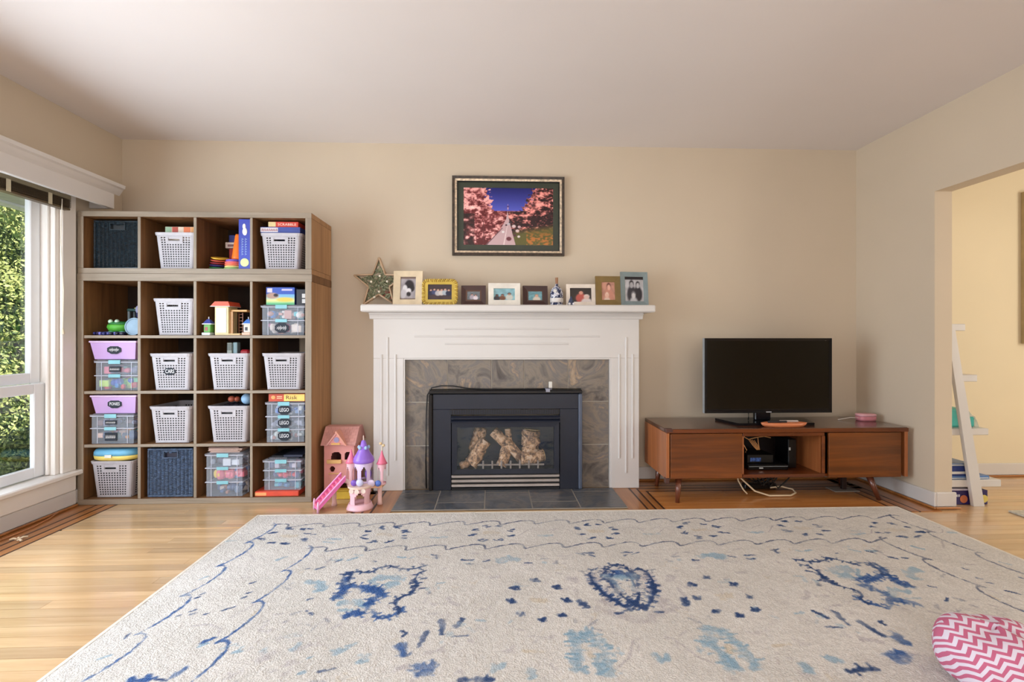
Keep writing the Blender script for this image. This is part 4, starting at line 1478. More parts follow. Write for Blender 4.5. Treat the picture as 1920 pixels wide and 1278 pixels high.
for k, (c, nm) in enumerate((((40, 110, 60), 'dark green'), ((60, 40, 110), 'dark purple'), ((150, 40, 50), 'crimson'), ((200, 84, 60), 'rust red'), ((226, 180, 60), 'yellow'))):
    z = 1.457 + k * 0.0165
    m = MB()
    m.xf = Matrix.Translation((-1.762 + 0.003 * k, -0.285, z + 0.005)) @ Matrix.Rotation(0.04 + 0.02 * k, 4, 'Y') @ Matrix.Rotation(0.05 * k, 4, 'X')
    m.lathe([(0.040, 0.001), (0.050, 0.006), (0.052, 0.011), (0.046, 0.0112), (0.036, 0.005)], 0, 0, 22)
    tag(m.build('toy_bowl', c, smooth=True), '%s toy bowl in the tilted stack left of the cone' % nm, 'toy bowl', 'tilted stack of toy bowls')
t = thing('lidded_box', 'red box with a white printed lid behind the orange cone', 'box', (-1.70, -0.2, 1.4565))
box('carton', (176, 40, 36), t, -1.745, -1.655, -0.19, -0.08, 1.4568, 1.615, 0.002)
box('lid', (214, 196, 186), t, -1.762, -1.640, -0.205, -0.07, 1.6155, 1.655, 0.003)
box('printed_patch', (120, 80, 80), t, -1.745, -1.66, -0.2068, -0.2052, 1.625, 1.640)
box('upper_carton', (40, 50, 130), t, -1.745, -1.63, -0.19, -0.08, 1.6555, 1.705, 0.002)

# second row, first cell: jumbled toys on a dark tray
z = CELLZ[2][0]
t = thing('toy_frog_bowl', 'bright green frog-shaped toy bowl with round eyes in the toy cell', 'toy', (-2.40, -0.3, z))
MB().lathe([(0.030, z + 0.020), (0.060, z + 0.030), (0.070, z + 0.052), (0.066, z + 0.068), (0.0, z + 0.072)], -2.385, -0.27, 24, 1.0, 0.85).build('bowl', (96, 190, 66), t, True)
MB().lathe([(0.064, z + 0.069), (0.060, z + 0.080), (0.040, z + 0.088), (0.0, z + 0.090)], -2.385, -0.27, 24, 1.0, 0.85).build('lid', (40, 120, 60), t, True)
for dx in (-0.022, 0.018):
    MB().ball((-2.395 + dx, -0.305, z + 0.088), 0.013, 12, 8).build('eye', (206, 236, 210), t, True)
for dx in (-0.03, 0.04):
    MB().ball((-2.385 + dx, -0.305, z + 0.014), (0.022, 0.025, 0.013), 12, 8).build('foot', (130, 200, 190), t, True)
t = thing('toy_disc', 'pale blue round toy lid leaning on the divider', 'toy', (-2.235, -0.33, z))
m = MB()
m.xf = Matrix.Translation((-2.252, -0.335, z + 0.0555)) @ Matrix.Rotation(PI / 2 - 0.12, 4, 'X')
m.lathe([(0.0, -0.004), (0.054, -0.004), (0.055, 0.004), (0.048, 0.005), (0.046, 0.001), (0.0, 0.001)], 0, 0, 30)
m.build('disc', (140, 168, 190), t)
t = thing('toy_garage', 'grey toy frame tower with a dark green roof behind the frog bowl', 'toy', (-2.39, -0.1, z))
for dx in (-0.045, 0.045):
    for dy in (-0.02, 0.03):
        box('post', (110, 120, 122), t, -2.375 + dx - 0.007, -2.375 + dx + 0.007, -0.12 + dy - 0.007, -0.12 + dy + 0.007, z + 0.0005, z + 0.160)
box('roof', (36, 78, 74), t, -2.43, -2.32, -0.150, -0.075, z + 0.1605, z + 0.178, 0.003)
MB().ball((-2.375, -0.13, z + 0.180), (0.020, 0.015, 0.008), 12, 8).build('roof_light', (226, 222, 120), t, True)
jumble('toy_parts', 'dark blue and purple toys lying along the floor of the toy cell', 'toys', -2.500, -2.290, -0.375, -0.325, z + 0.0005, z + 0.022, [(40, 44, 110), (60, 50, 90), (120, 120, 190), (30, 34, 60)], 34, 31, (0.014, 0.026))
jumble('soft_toys', 'dark jumbled soft toys heaped beside the pale blue lid', 'toys', -2.310, -2.212, -0.270, -0.150, z + 0.0005, z + 0.20, [(30, 28, 60), (50, 34, 60), (150, 150, 180), (34, 40, 84), (90, 70, 80)], 44, 32, (0.03, 0.06))

# second row, third cell: toy house and two little huts
t = thing('toy_tower', 'cream wooden toy tower with a red roof and side platform', 'toy house', (-1.70, -0.28, z))
box('tower_wall', (228, 212, 160), t, -1.748, -1.664, -0.350, -0.24, z + 0.0005, z + 0.180, 0.002)
box('wall_panel', (204, 204, 212), t, -1.738, -1.676, -0.3522, -0.3503, z + 0.018, z + 0.172)
m = MB()
m.prism([(-1.768, z + 0.184), (-1.742, z + 0.212), (-1.660, z + 0.212), (-1.650, z + 0.184)], 'y', -0.362, -0.225)
m.build('roof', (226, 84, 50), t)
box('eave', (222, 214, 210), t, -1.770, -1.650, -0.364, -0.224, z + 0.1802, z + 0.1838)
box('floor_board', (226, 196, 140), t, -1.664, -1.590, -0.355, -0.24, z + 0.0005, z + 0.012, 0.002)
box('platform', (216, 170, 110), t, -1.6635, -1.560, -0.330, -0.20, z + 0.150, z + 0.162, 0.002)
box('side_post', (206, 160, 110), t, -1.6635, -1.645, -0.335, -0.325, z + 0.0125, z + 0.1495)
m = MB()
for sx in (-1.632, -1.608):
    m.box(sx, sx + 0.004, -0.290, -0.286, z + 0.0125, z + 0.145)
for k in range(6):
    m.box(-1.628, -1.608, -0.290, -0.286, z + 0.028 + k * 0.021, z + 0.032 + k * 0.021)
m.build('ladder', (150, 100, 76), t)
for nm, x, c1, c2, lab in (('a', -1.790, (96, 160, 70), (62, 72, 150), 'small green toy hut with a blue roof left of the cream tower'), ('b', -1.545, (226, 214, 200), (70, 120, 200), 'small white toy hut with a blue roof right of the cream tower')):
    t = thing('toy_hut', lab, 'toy house', (x, -0.345, z), 'little toy huts')
    box('hut_wall', c1, t, x - 0.022, x + 0.022, -0.360, -0.320, z + 0.018, z + 0.068, 0.004)
    box('porch', (206, 216, 214) if nm == 'a' else (226, 184, 160), t, x - 0.030, x + 0.022, -0.366, -0.318, z + 0.0005, z + 0.0178, 0.002)
    box('eave', (232, 236, 246), t, x - 0.029, x + 0.029, -0.366, -0.314, z + 0.0682, z + 0.0745, 0.002)
    MB().lathe([(0.034, z + 0.0748), (0.012, z + 0.100), (0.0, z + 0.104)], x, -0.340, 4, a0=PI / 4).build('roof', c2, t)
    MB().lathe([(0.003, z + 0.100), (0.003, z + 0.116), (0.0, z + 0.117)], x, -0.340, 8).build('finial', (222, 224, 234), t)
    box('window', (150, 60, 60) if nm == 'a' else (50, 50, 60), t, x - 0.012, x + 0.004, -0.3612, -0.3598, z + 0.030, z + 0.052)

# second row, fourth cell: boxes on the clear box
z = 1.2345
g = thing('picture_game_box', 'blue and green picture game box with an animal photo on the clear box', 'game box', (-1.35, -0.34, z))
box('carton', (40, 60, 140), g, -1.436, -1.258, -0.340, -0.30, z + 0.0004, z + 0.112, 0.0015)
cv = Canvas(46, 30, (60, 90, 180), 1.6, 4)
cv.put((cv.v < 0.62) * 1.0, (120, 176, 214)).put(np.clip((0.5 - cv.v) * 4, 0, 1), (224, 222, 150)).put(np.clip((0.22 - cv.v) * 6, 0, 1), (90, 180, 130))
cv.disc(0.66, 0.30, 0.30, 0.12, (230, 196, 90)).disc(0.22, 0.52, 0.22, 0.17, (170, 140, 126)).disc(0.34, 0.55, 0.08, 0.09, (40, 34, 40)).rect(0.03, 0.20, 0.72, 0.96, (214, 206, 214)).rect(0.55, 0.92, 0.80, 0.90, (196, 190, 220))
print_plane('front_picture', cv, 'print_matte', g, -1.435, -1.259, -0.3405, z + 0.001, z + 0.111)
g = game_box('card_game_box', 'small dark box with white squares standing beside the picture game box', (34, 36, 44), -1.248, -1.190, -0.340, -0.24, z, z + 0.100)
for zz in (0.012, 0.045):
    box('printed_patch', (206, 206, 206), g, -1.212, -1.192, -0.3412, -0.3398, z + zz, z + zz + 0.026)

# third row, third cell: toys sticking out of the basket
t = thing('toy_tower', 'pale green toy tower with barred windows standing in the third-row basket', 'toy', (-1.70, -0.22, 0.886))
box('tower_wall', (186, 196, 186), t, -1.722, -1.690, -0.26, -0.22, 0.886, 0.995, 0.003)
box('tower_wall', (140, 170, 176), t, -1.682, -1.655, -0.26, -0.22, 0.886, 0.998, 0.003)
for k in range(4):
    box('window_bar', (60, 70, 70), t, -1.7200 + k * 0.008, -1.7165 + k * 0.008, -0.2612, -0.2598, 0.945, 0.990)
t = thing('toy_car', 'red toy truck lying on the third-row basket contents', 'toy car', (-1.60, -0.25, 0.905))
box('cab', (180, 40, 50), t, -1.625, -1.570, -0.29, -0.24, 0.910, 0.950, 0.010)
box('truck_bed', (150, 36, 44), t, -1.625, -1.565, -0.2395, -0.19, 0.910, 0.940, 0.006)
t = thing('toy_bundle', 'dark toys filling the basket with the toy tower', 'toys', (-1.66, -0.2, 0.885)); t['kind'] = 'stuff'
m = MB()
rb = random.Random(8)
for k in range(30):
    s = rb.uniform(0.018, 0.024)
    m.ball((rb.uniform(-1.74, -1.58), rb.uniform(-0.19, -0.10), rb.uniform(0.904, 0.914)), (s, s, s * 0.8), 8, 6)
tag(m.build('soft_toys', (44, 46, 60), t), kind='stuff')
tag(MB().ball((-1.578, -0.290, 0.636), (0.035, 0.035, 0.035), 18, 12).build('toy_ball', (150, 190, 226), smooth=True), 'pale blue toy ball resting on the fourth-row basket', 'ball')
m = MB()
m.ball((-1.68, -0.28, 0.634), (0.022, 0.02, 0.02), 10, 7).ball((-1.65, -0.27, 0.632), (0.018, 0.02, 0.018), 10, 7)
tag(m.build('toy_figure', (176, 90, 66), smooth=True), 'small rusty red toy peeking over the fourth-row basket rim', 'toy')
t = thing('toy_bundle', 'dark toys filling the basket with the pale blue ball', 'toys', (-1.66, -0.2, 0.556)); t['kind'] = 'stuff'
m = MB()
for k in range(30):
    s = rb.uniform(0.018, 0.024)
    m.ball((rb.uniform(-1.74, -1.58), rb.uniform(-0.32, -0.10), rb.uniform(0.576, 0.586)), (s, s, s * 0.8), 8, 6)
tag(m.build('soft_toys', (50, 50, 62), t), kind='stuff')

# fourth row, fourth cell: flat game on the LEGO boxes
g = game_box('board_game_box', 'flat red and yellow board game box reading Risk on the LEGO boxes', (196, 76, 50), -1.412, -1.186, -0.360, -0.12, 0.6258, 0.6745)
box('printed_band', (238, 206, 110), g, -1.316, -1.188, -0.3614, -0.3598, 0.629, 0.672)
text('lettering', 'Risk', (120, 76, 40), g, (-1.270, -0.3622, 0.650), 0.034, 0.0004, 0.070)
m = MB()
m.ball((-1.382, -0.3605, 0.652), (0.014, 0.0012, 0.012), 14, 8)
m.build('round_emblem', (236, 170, 100), g, True)
m = MB()
for zz in (0.644, 0.655):
    m.box(-1.360, -1.328, -0.3614, -0.3598, zz, zz + 0.005)
m.build('printed_lines', (246, 190, 150), g)

# fifth row: case on the basket, orange box, stacks of paper
z = CELLZ[5][0]
t = thing('toy_case', 'blue and yellow plastic toy case resting on the bottom-row grey basket', 'toy case', (-2.375, -0.25, 0.2650))
def oval(x0, x1, y0, y1, n=32, p=3.2):
    cx, cy, a, b = (x0 + x1) / 2, (y0 + y1) / 2, (x1 - x0) / 2, (y1 - y0) / 2
    q = []
    for k in range(n):
        t_ = 2 * PI * k / n
        c, s_ = math.cos(t_), math.sin(t_)
        q.append((cx + a * math.copysign(abs(c) ** (2 / p), c), cy + b * math.copysign(abs(s_) ** (2 / p), s_)))
    return q
def dome(profile, x0, x1, y0, y1):
    m = MB()
    n = 32
    V = []
    for s, zz in profile:
        V += [(p[0], p[1], zz) for p in oval((x0 + x1) / 2 - (x1 - x0) / 2 * s, (x0 + x1) / 2 + (x1 - x0) / 2 * s, (y0 + y1) / 2 - (y1 - y0) / 2 * s, (y0 + y1) / 2 + (y1 - y0) / 2 * s)]
    F = []
    for i in range(len(profile) - 1):
        for k in range(n):
            F.append((i * n + k, i * n + (k + 1) % n, (i + 1) * n + (k + 1) % n, (i + 1) * n + k))
    F += [tuple(range(n))[::-1], tuple(range((len(profile) - 1) * n, len(profile) * n))]
    return m.add(V, F)
dome([(0.90, 0.2652), (0.98, 0.276), (1.0, 0.296)], -2.508, -2.216, -0.385, -0.12).build('case_base', (236, 210, 110), t, True)
dome([(1.0, 0.2965), (0.985, 0.316), (0.93, 0.330), (0.80, 0.3365)], -2.508, -2.216, -0.385, -0.12).build('case_lid', (110, 180, 216), t, True)
box('latch', (226, 226, 216), t, -2.39, -2.35, -0.3905, -0.386, 0.288, 0.306, 0.001)
t = thing('flat_box', 'flat orange-red game box lying at the bottom right of the shelf', 'game box', (-1.36, -0.36, z))
box('carton', (226, 84, 62), t, -1.492, -1.222, -0.372, -0.11, z + 0.0005, z + 0.0305, 0.002)
box('printed_patch', (244, 170, 110), t, -1.490, -1.420, -0.3738, -0.3722, z + 0.006, z + 0.024)
m = MB()
rp = random.Random(5)
for k in range(7):
    m.box(-1.795 + rp.uniform(0, 0.02), -1.575 - rp.uniform(0, 0.03), -0.36 + rp.uniform(0, 0.02), -0.13, 0.3050 + k * 0.0045, 0.3088 + k * 0.0045)
tag(m.build('paper_stack', (206, 176, 164)), 'loose stack of pinkish papers lying on the box with pink toys', 'papers')
t = thing('notebook_stack', 'dark spiral notebooks piled on the clear box above the orange-red box', 'notebooks', (-1.33, -0.3, 0.2580))
box('notebook', (34, 36, 48), t, -1.425, -1.232, -0.335, -0.13, 0.2592, 0.268, 0.001)
box('notebook', (50, 56, 76), t, -1.335, -1.215, -0.325, -0.13, 0.2684, 0.281, 0.001)
box('notebook', (26, 28, 36), t, -1.41, -1.34, -0.320, -0.13, 0.2684, 0.277, 0.001)
m = MB()
for k in range(14):
    x = -1.412 + k * 0.0078
    m.tube([(x, -0.3365, 0.260), (x, -0.339, 0.2645), (x, -0.3365, 0.2695)], 0.0012, 5)
m.build('spiral_binding', (206, 206, 214), t)

# ================================================================== FIREPLACE
MY = -0.180            # face of the mantel
mantel = thing('fireplace_mantel', 'white painted wooden fireplace mantel with fluted beads', 'mantel', (0.1, -0.1, 0.0))
MX0, MX1, OX0, OX1, OZ = -0.803, 0.996, -0.603, 0.803, 0.889
box('pilaster', 'white_paint', mantel, MX0, OX0, MY, -0.0005, 0.0006, OZ - 0.0003, 0.002)
box('pilaster', 'white_paint', mantel, OX1, MX1, MY, -0.0005, 0.0006, OZ - 0.0003, 0.002)
box('frieze_board', 'white_paint', mantel, MX0, MX1, MY, -0.0005, OZ, 1.176, 0.002)
m = MB()
prof = [(0.0, 1.152), (-0.005, 1.156), (-0.008, 1.168), (-0.016, 1.180), (-0.024, 1.184), (-0.024, 1.1945), (0.0, 1.1945)]
m.prism([(MY + p[0] - 0.0003, p[1]) for p in prof], 'x', MX0 - 0.024, MX1 + 0.024)
m.prism([(MX0 + p[0] - 0.0003, p[1]) for p in prof], 'y', MY, -0.0005)
m.prism([(MX1 - p[0] + 0.0003, p[1]) for p in prof], 'y', MY, -0.0005)
m.build('bed_moulding', 'white_paint', mantel)
box('mantel_shelf', 'white_paint', mantel, -0.859, 1.073, -0.300, -0.0005, 1.195, 1.2430, 0.008)


def bead(x0, x1, z0, z1):
    """half-round bead on the mantel face"""
    w, h = x1 - x0, z1 - z0
    m = MB()
    n = 5
    if h > w:
        pts = [(x0 + w / 2 - w / 2 * math.cos(PI * k / n), MY - w * 0.42 * math.sin(PI * k / n)) for k in range(n + 1)]
        m.prism([(p[0], p[1] - 0.0002) for p in pts], 'z', z0, z1)
    else:
        pts = [(MY - h * 0.42 * math.sin(PI * k / n), z0 + h / 2 - h / 2 * math.cos(PI * k / n)) for k in range(n + 1)]
        m.prism([(p[0] - 0.0002, p[1]) for p in pts], 'x', x0, x1)
    m.build('bead_moulding', 'white_paint', mantel)


for a in ((-0.715, 0.105, 1.03), (-0.756, 0.205, 0.915), (-0.663, 0.205, 0.915), (0.899, 0.105, 1.03), (0.852, 0.205, 0.915), (0.944, 0.205, 0.915)):
    bead(a[0], a[0] + 0.015, a[1], a[2])
bead(-0.327, 0.511, 1.080, 1.092)
bead(-0.530, 0.723, 1.030, 1.042)
bead(-0.327, 0.511, 0.979, 0.991)
# thin inner stop along the opening
m = MB()
m.box(OX0 + 0.0005, OX0 + 0.009, MY + 0.003, -0.152, 0.0006, OZ - 0.010).box(OX1 - 0.009, OX1 - 0.0005, MY + 0.003, -0.152, 0.0006, OZ - 0.010).box(OX0 + 0.0005, OX1 - 0.0005, MY + 0.003, -0.152, OZ - 0.0095, OZ - 0.0005)
m.build('opening_stop', 'white_paint', mantel)

# slate tile surround with grout behind
sur = thing('tile_surround', 'brown-grey slate tile surround set inside the white mantel', 'tile surround', (0.1, -0.15, 0.0))
TXS = [OX0 + 0.010, -0.311, -0.013, 0.211, 0.511, OX1 - 0.010]
TZS = [0.001, 0.295, 0.590, OZ - 0.0105]
IX0, IX1, IZ1 = -0.430, 0.600, 0.675     # fireplace insert
m = MB()
m.box(TXS[0], TXS[5], -0.150, -0.020, IZ1 + 0.004, TZS[3])
m.box(TXS[0], IX0 - 0.004, -0.150, -0.020, 0.001, IZ1 + 0.0035)
m.box(IX1 + 0.004, TXS[5], -0.150, -0.020, 0.001, IZ1 + 0.0035)
m.build('grout_bed', 'grout', sur)
gp = 0.006


def wall_tile(x0, x1, z0, z1):
    box('tile', 'slate_wall', sur, x0 + gp / 2, x1 - gp / 2, -0.1545, -0.1503, z0 + gp / 2, z1 - gp / 2, 0.0015)


for k in range(5):
    if k == 0 or k == 4:
        # corner tiles are cut round the insert
        x0, x1 = TXS[k], TXS[k + 1]
        if k == 0:
            m = MB().prism([(x0 + gp / 2, TZS[2] + gp / 2), (IX0 - 0.004, TZS[2] + gp / 2), (IX0 - 0.004, IZ1 + 0.004), (x1 - gp / 2, IZ1 + 0.004), (x1 - gp / 2, TZS[3] - gp / 2), (x0 + gp / 2, TZS[3] - gp / 2)], 'y', -0.1545, -0.1503)
        else:
            m = MB().prism([(IX1 + 0.004, TZS[2] + gp / 2), (x1 - gp / 2, TZS[2] + gp / 2), (x1 - gp / 2, TZS[3] - gp / 2), (x0 + gp / 2, TZS[3] - gp / 2), (x0 + gp / 2, IZ1 + 0.004), (IX1 + 0.004, IZ1 + 0.004)], 'y', -0.1545, -0.1503)
        m.build('tile', 'slate_wall', sur)
    else:
        wall_tile(TXS[k], TXS[k + 1], IZ1 + 0.002, TZS[3])
for r in (0, 1):
    wall_tile(TXS[0], IX0 - 0.002, TZS[r], TZS[r + 1])
    wall_tile(IX1 + 0.002, TXS[5], TZS[r], TZS[r + 1])

# hearth: slate tiles set flush in the floor
hearth = thing('hearth', 'dark blue-grey slate tile hearth in front of the fireplace', 'hearth', (0.1, -0.37, 0.0))
box('grout_bed', 'grout_dark', hearth, HX0, HX1, HY, -0.181, 0.0003, 0.0056)
cols = [HX0, -0.351, -0.054, 0.235, 0.526, HX1]
for k in range(5):
    j = -0.258 if k % 2 == 0 else -0.450
    for (y0, y1) in ((HY, j), (j, -0.1815)):
        box('tile', 'slate_hearth', hearth, cols[k] + 0.0035, cols[k + 1] - 0.0035, y0 + 0.0045, y1 - 0.0045, 0.0058, 0.0066, 0.0002)

# gas insert
ins = thing('fireplace_insert', 'black metal gas fireplace insert with glass door and silver louvres', 'fireplace', (0.085, -0.2, 0.006))
IY = -0.205
DX0, DX1 = -0.280, 0.446        # opening for the door
Z0 = 0.0070
box('top_panel', 'black_metal', ins, IX0 + 0.026, IX1 - 0.026, IY, -0.150, 0.548, IZ1 - 0.026, 0.002)
box('side_panel', 'black_metal', ins, IX0 + 0.026, DX0 - 0.002, IY, -0.150, Z0, 0.5475, 0.002)
box('side_panel', 'black_metal', ins, DX1 + 0.002, IX1 - 0.026, IY, -0.150, Z0, 0.5475, 0.002)
box('trim_rail', 'black_gloss', ins, IX0, IX1, IY - 0.012, -0.150, IZ1 - 0.0255, IZ1, 0.006)
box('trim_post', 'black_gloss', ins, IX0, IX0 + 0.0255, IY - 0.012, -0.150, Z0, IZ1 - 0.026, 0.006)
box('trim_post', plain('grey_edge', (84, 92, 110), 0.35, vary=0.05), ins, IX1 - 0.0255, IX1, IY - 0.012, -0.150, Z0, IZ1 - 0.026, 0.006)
# vent slots across the top
box('vent_recess', 'black_plastic', ins, DX0 - 0.010, DX1, IY - 0.0012, IY - 0.0002, 0.512, 0.546)
for k in range(46):
    x = DX0 - 0.006 + k * 0.0158
    box('vent_fin', 'black_metal', ins, x, x + 0.009, IY - 0.0045, IY - 0.0015, 0.514, 0.544)
# hood louvres above the door
for z in (0.488, 0.464):
    m = MB().prism([(IY - 0.006, z), (IY - 0.022, z - 0.004), (IY - 0.024, z + 0.006), (IY - 0.008, z + 0.016), (IY - 0.002, z + 0.016)], 'x', DX0, DX1)
    m.build('louvre', 'black_metal', ins)
# door frame and glass
MB().frame(DX0 + 0.004, DX1 - 0.004, 0.116, 0.458, (0.034, 0.030), IY - 0.012, IY + 0.010, 0.002).build('door_frame', 'black_metal', ins)
box('door_glass', 'fire_glass', ins, DX0 + 0.036, DX1 - 0.036, IY - 0.001, IY + 0.003, 0.144, 0.430)
# lower silver louvres
for z in (0.0905, 0.0595, 0.0285):
    box('silver_louvre', 'brushed_silver', ins, DX0, DX1, IY - 0.008, IY + 0.010, z, z + 0.017, 0.003)
box('louvre_recess', 'black_plastic', ins, DX0, DX1, IY + 0.012, IY + 0.016, Z0, 0.114)
box('base_strip', 'black_gloss', ins, DX0, DX1, IY - 0.002, IY + 0.011, Z0, 0.024, 0.002)
# firebox
m = MB()
m.box(DX0 + 0.002, DX1 - 0.002, -0.022, -0.0195, 0.116, 0.46)
m.box(DX0 + 0.002, DX0 + 0.006, -0.190, -0.0225, 0.116, 0.46).box(DX1 - 0.006, DX1 - 0.002, -0.190, -0.0225, 0.116, 0.46)
m.box(DX0 + 0.0065, DX1 - 0.0065, -0.190, -0.0225, 0.116, 0.122).box(DX0 + 0.0065, DX1 - 0.0065, -0.190, -0.0225, 0.454, 0.46)
m.build('firebox_liner', 'firebox_dark', ins)
m, nt, b = new_mat('bark')
mp = coords(nt, (30, 30, 30))
nz = node(nt, 'ShaderNodeTexNoise', Scale=0.9, Detail=6.0, Roughness=0.7, Distortion=1.0)
nt.links.new(mp.outputs[0], nz.inputs['Vector'])
r_ = ramp(nt, [(0.34, (58, 44, 44)), (0.46, (140, 110, 90)), (0.54, (214, 170, 130)), (0.66, (232, 214, 196))])
nt.links.new(nz.outputs['Fac'], r_.inputs[0])
nt.links.new(r_.outputs[0], b.inputs['Base Color'])
b.inputs['Roughness'].default_value = 0.85
bump(nt, b, nz.outputs['Fac'], 0.8, 0.006)
MATS['bark'] = m
plain('log_end', (232, 196, 140), 0.8, vary=0.1, scale=40)


def log(p0, p1, r, end=None, seed=0):
    rb_ = random.Random(seed)
    P0, P1 = Vector(p0), Vector(p1)
    pts = [P0.lerp(P1, t) + Vector((rb_.uniform(-1, 1), 0, rb_.uniform(-1, 1))) * r * 0.12 for t in (0, 0.2, 0.4, 0.6, 0.8, 1)]
    m = MB().tube(pts, r, 12, r * 0.92)
    m.v = [tuple(c + rb_.uniform(-0.1, 0.1) * r for c in v) for v in m.v]
    o = m.build('fire_log', 'bark', ins, True)
    if end:
        d = (P1 - P0).normalized()
        q = P1 if end > 0 else P0
        s = 1 if end > 0 else -1
        MB().tube([q + d * s * 0.001, q + d * s * 0.004], r * 0.85, 12).build('cut_end', 'log_end', o)


log((-0.150, -0.150, 0.165), (-0.060, -0.130, 0.325), 0.048, seed=1)
log((-0.135, -0.075, 0.215), (-0.085, -0.065, 0.405), 0.048, seed=2)
log((-0.225, -0.150, 0.150), (-0.130, -0.120, 0.190), 0.026, seed=3)
log((0.000, -0.105, 0.385), (0.190, -0.135, 0.200), 0.036, seed=4)
log((0.055, -0.145, 0.150), (0.110, -0.115, 0.310), 0.038, seed=5)
log((0.115, -0.110, 0.280), (0.100, -0.095, 0.395), 0.022, seed=6)
log((0.255, -0.105, 0.230), (0.270, -0.090, 0.385), 0.066, end=1, seed=7)
log((0.190, -0.145, 0.195), (0.345, -0.115, 0.215), 0.046, end=1, seed=8)
# iron grate
for k in range(7):
    x = -0.075 + k * 0.062
    box('grate_bar', (150, 140, 136), ins, x, x + 0.012, -0.186, -0.176, 0.1225, 0.196, 0.002)
box('grate_rail', (150, 140, 136), ins, -0.115, 0.345, -0.1755, -0.168, 0.160, 0.172, 0.002)

# cable looped over the insert and the small white remote holder
tag(MB().tube([(-0.452, -0.168, 0.010), (-0.455, -0.168, 0.20), (-0.452, -0.168, 0.50), (-0.445, -0.172, 0.640), (-0.415, -0.180, 0.690), (-0.350, -0.190, 0.7045), (-0.27, -0.195, 0.703), (-0.17, -0.190, 0.686), (-0.06, -0.188, 0.6800), (0.10, -0.188, 0.6800), (0.22, -0.188, 0.6800), (0.36, -0.185, 0.6800)], 0.0042, 7).build('power_cable', 'black_rubber', smooth=True),
    'black power cable looping over the top left corner of the fireplace insert', 'cable')
t = thing('clip_on_device', 'small silver and white clip-on device on the fireplace insert', 'device', (0.375, -0.2, IZ1))
box('body', (226, 222, 214), t, 0.375, 0.398, -0.200, -0.182, IZ1 + 0.012, IZ1 + 0.056, 0.003)
box('clamp', (110, 108, 120), t, 0.350, 0.396, -0.212, -0.172, IZ1 + 0.0005, IZ1 + 0.0118, 0.003)
box('jaw', (150, 150, 164), t, 0.352, 0.380, -0.222, -0.2185, IZ1 - 0.012, IZ1 + 0.010, 0.001)

# ================================================================== ON THE MANTEL
MZ = 1.2434


def tilt(cx, y, z, lean=0.16, yaw=0.0):
    return Matrix.Translation((cx, y, z)) @ Matrix.Rotation(yaw, 4, 'Z') @ Matrix.Rotation(-lean, 4, 'X')


def photo_frame(label, cx, y, w, h, border, frame_mat, canvas, yaw=0.0, lean=0.14, depth=0.014, mat_w=0.0, mat_col=None, slope=0.004, name='photo_frame', lift=0.0):
    t = thing(name, label, 'photo frame', (cx, y, MZ), 'photo frames on the mantel')
    X = tilt(cx, y, MZ + 0.0006 + depth * math.sin(lean), lean, yaw)
    m = MB(); m.xf = X
    m.frame(-w / 2, w / 2, 0, h, border, 0, depth, slope)
    m.build('frame', frame_mat, t)
    bx, bz = border if isinstance(border, tuple) else (border, border)
    if mat_w:
        m = MB(); m.xf = X
        m.frame(-w / 2 + bx, w / 2 - bx, bz, h - bz, mat_w, depth * 0.55, depth * 0.7)
        m.build('mat', mat_col, t)
    i = mat_w * 0.98
    print_plane('photograph', canvas, 'print_gloss', t, -w / 2 + bx + i, w / 2 - bx - i, depth * 0.62, bz + i, h - bz - i, X)
    m = MB(); m.xf = X
    m.box(-w / 2 + bx * 0.7, w / 2 - bx * 0.7, depth * 0.75, depth * 0.95, bz * 0.7, h - bz * 0.7)
    m.build('backing', (60, 50, 44), t)
    # easel leg behind
    m = MB(); m.xf = X
    m.box(-0.012, 0.012, depth, depth + 0.003, h * 0.1, h * 0.6)
    m.build('easel_leg', (50, 44, 40), t)
    return t


def people(nx, ny, bg, folk, seed):
    """a snapshot: background and a few soft figures (head, body)"""
    c = Canvas(nx, ny, bg, 1.0, seed)
    c.put(np.clip(0.5 + c.noise(9, 0.5), 0, 1) * 0.35, tuple(v * 0.6 for v in bg))
    for (u, v, s, skin, cloth, hair) in folk:
        c.disc(u, v - s * 1.9, s * 1.25, s * 1.7, cloth)
        c.disc(u, v + s * 0.25, s * 0.62, s * 0.75, hair)
        c.disc(u, v, s * 0.5, s * 0.62, skin)
    return c


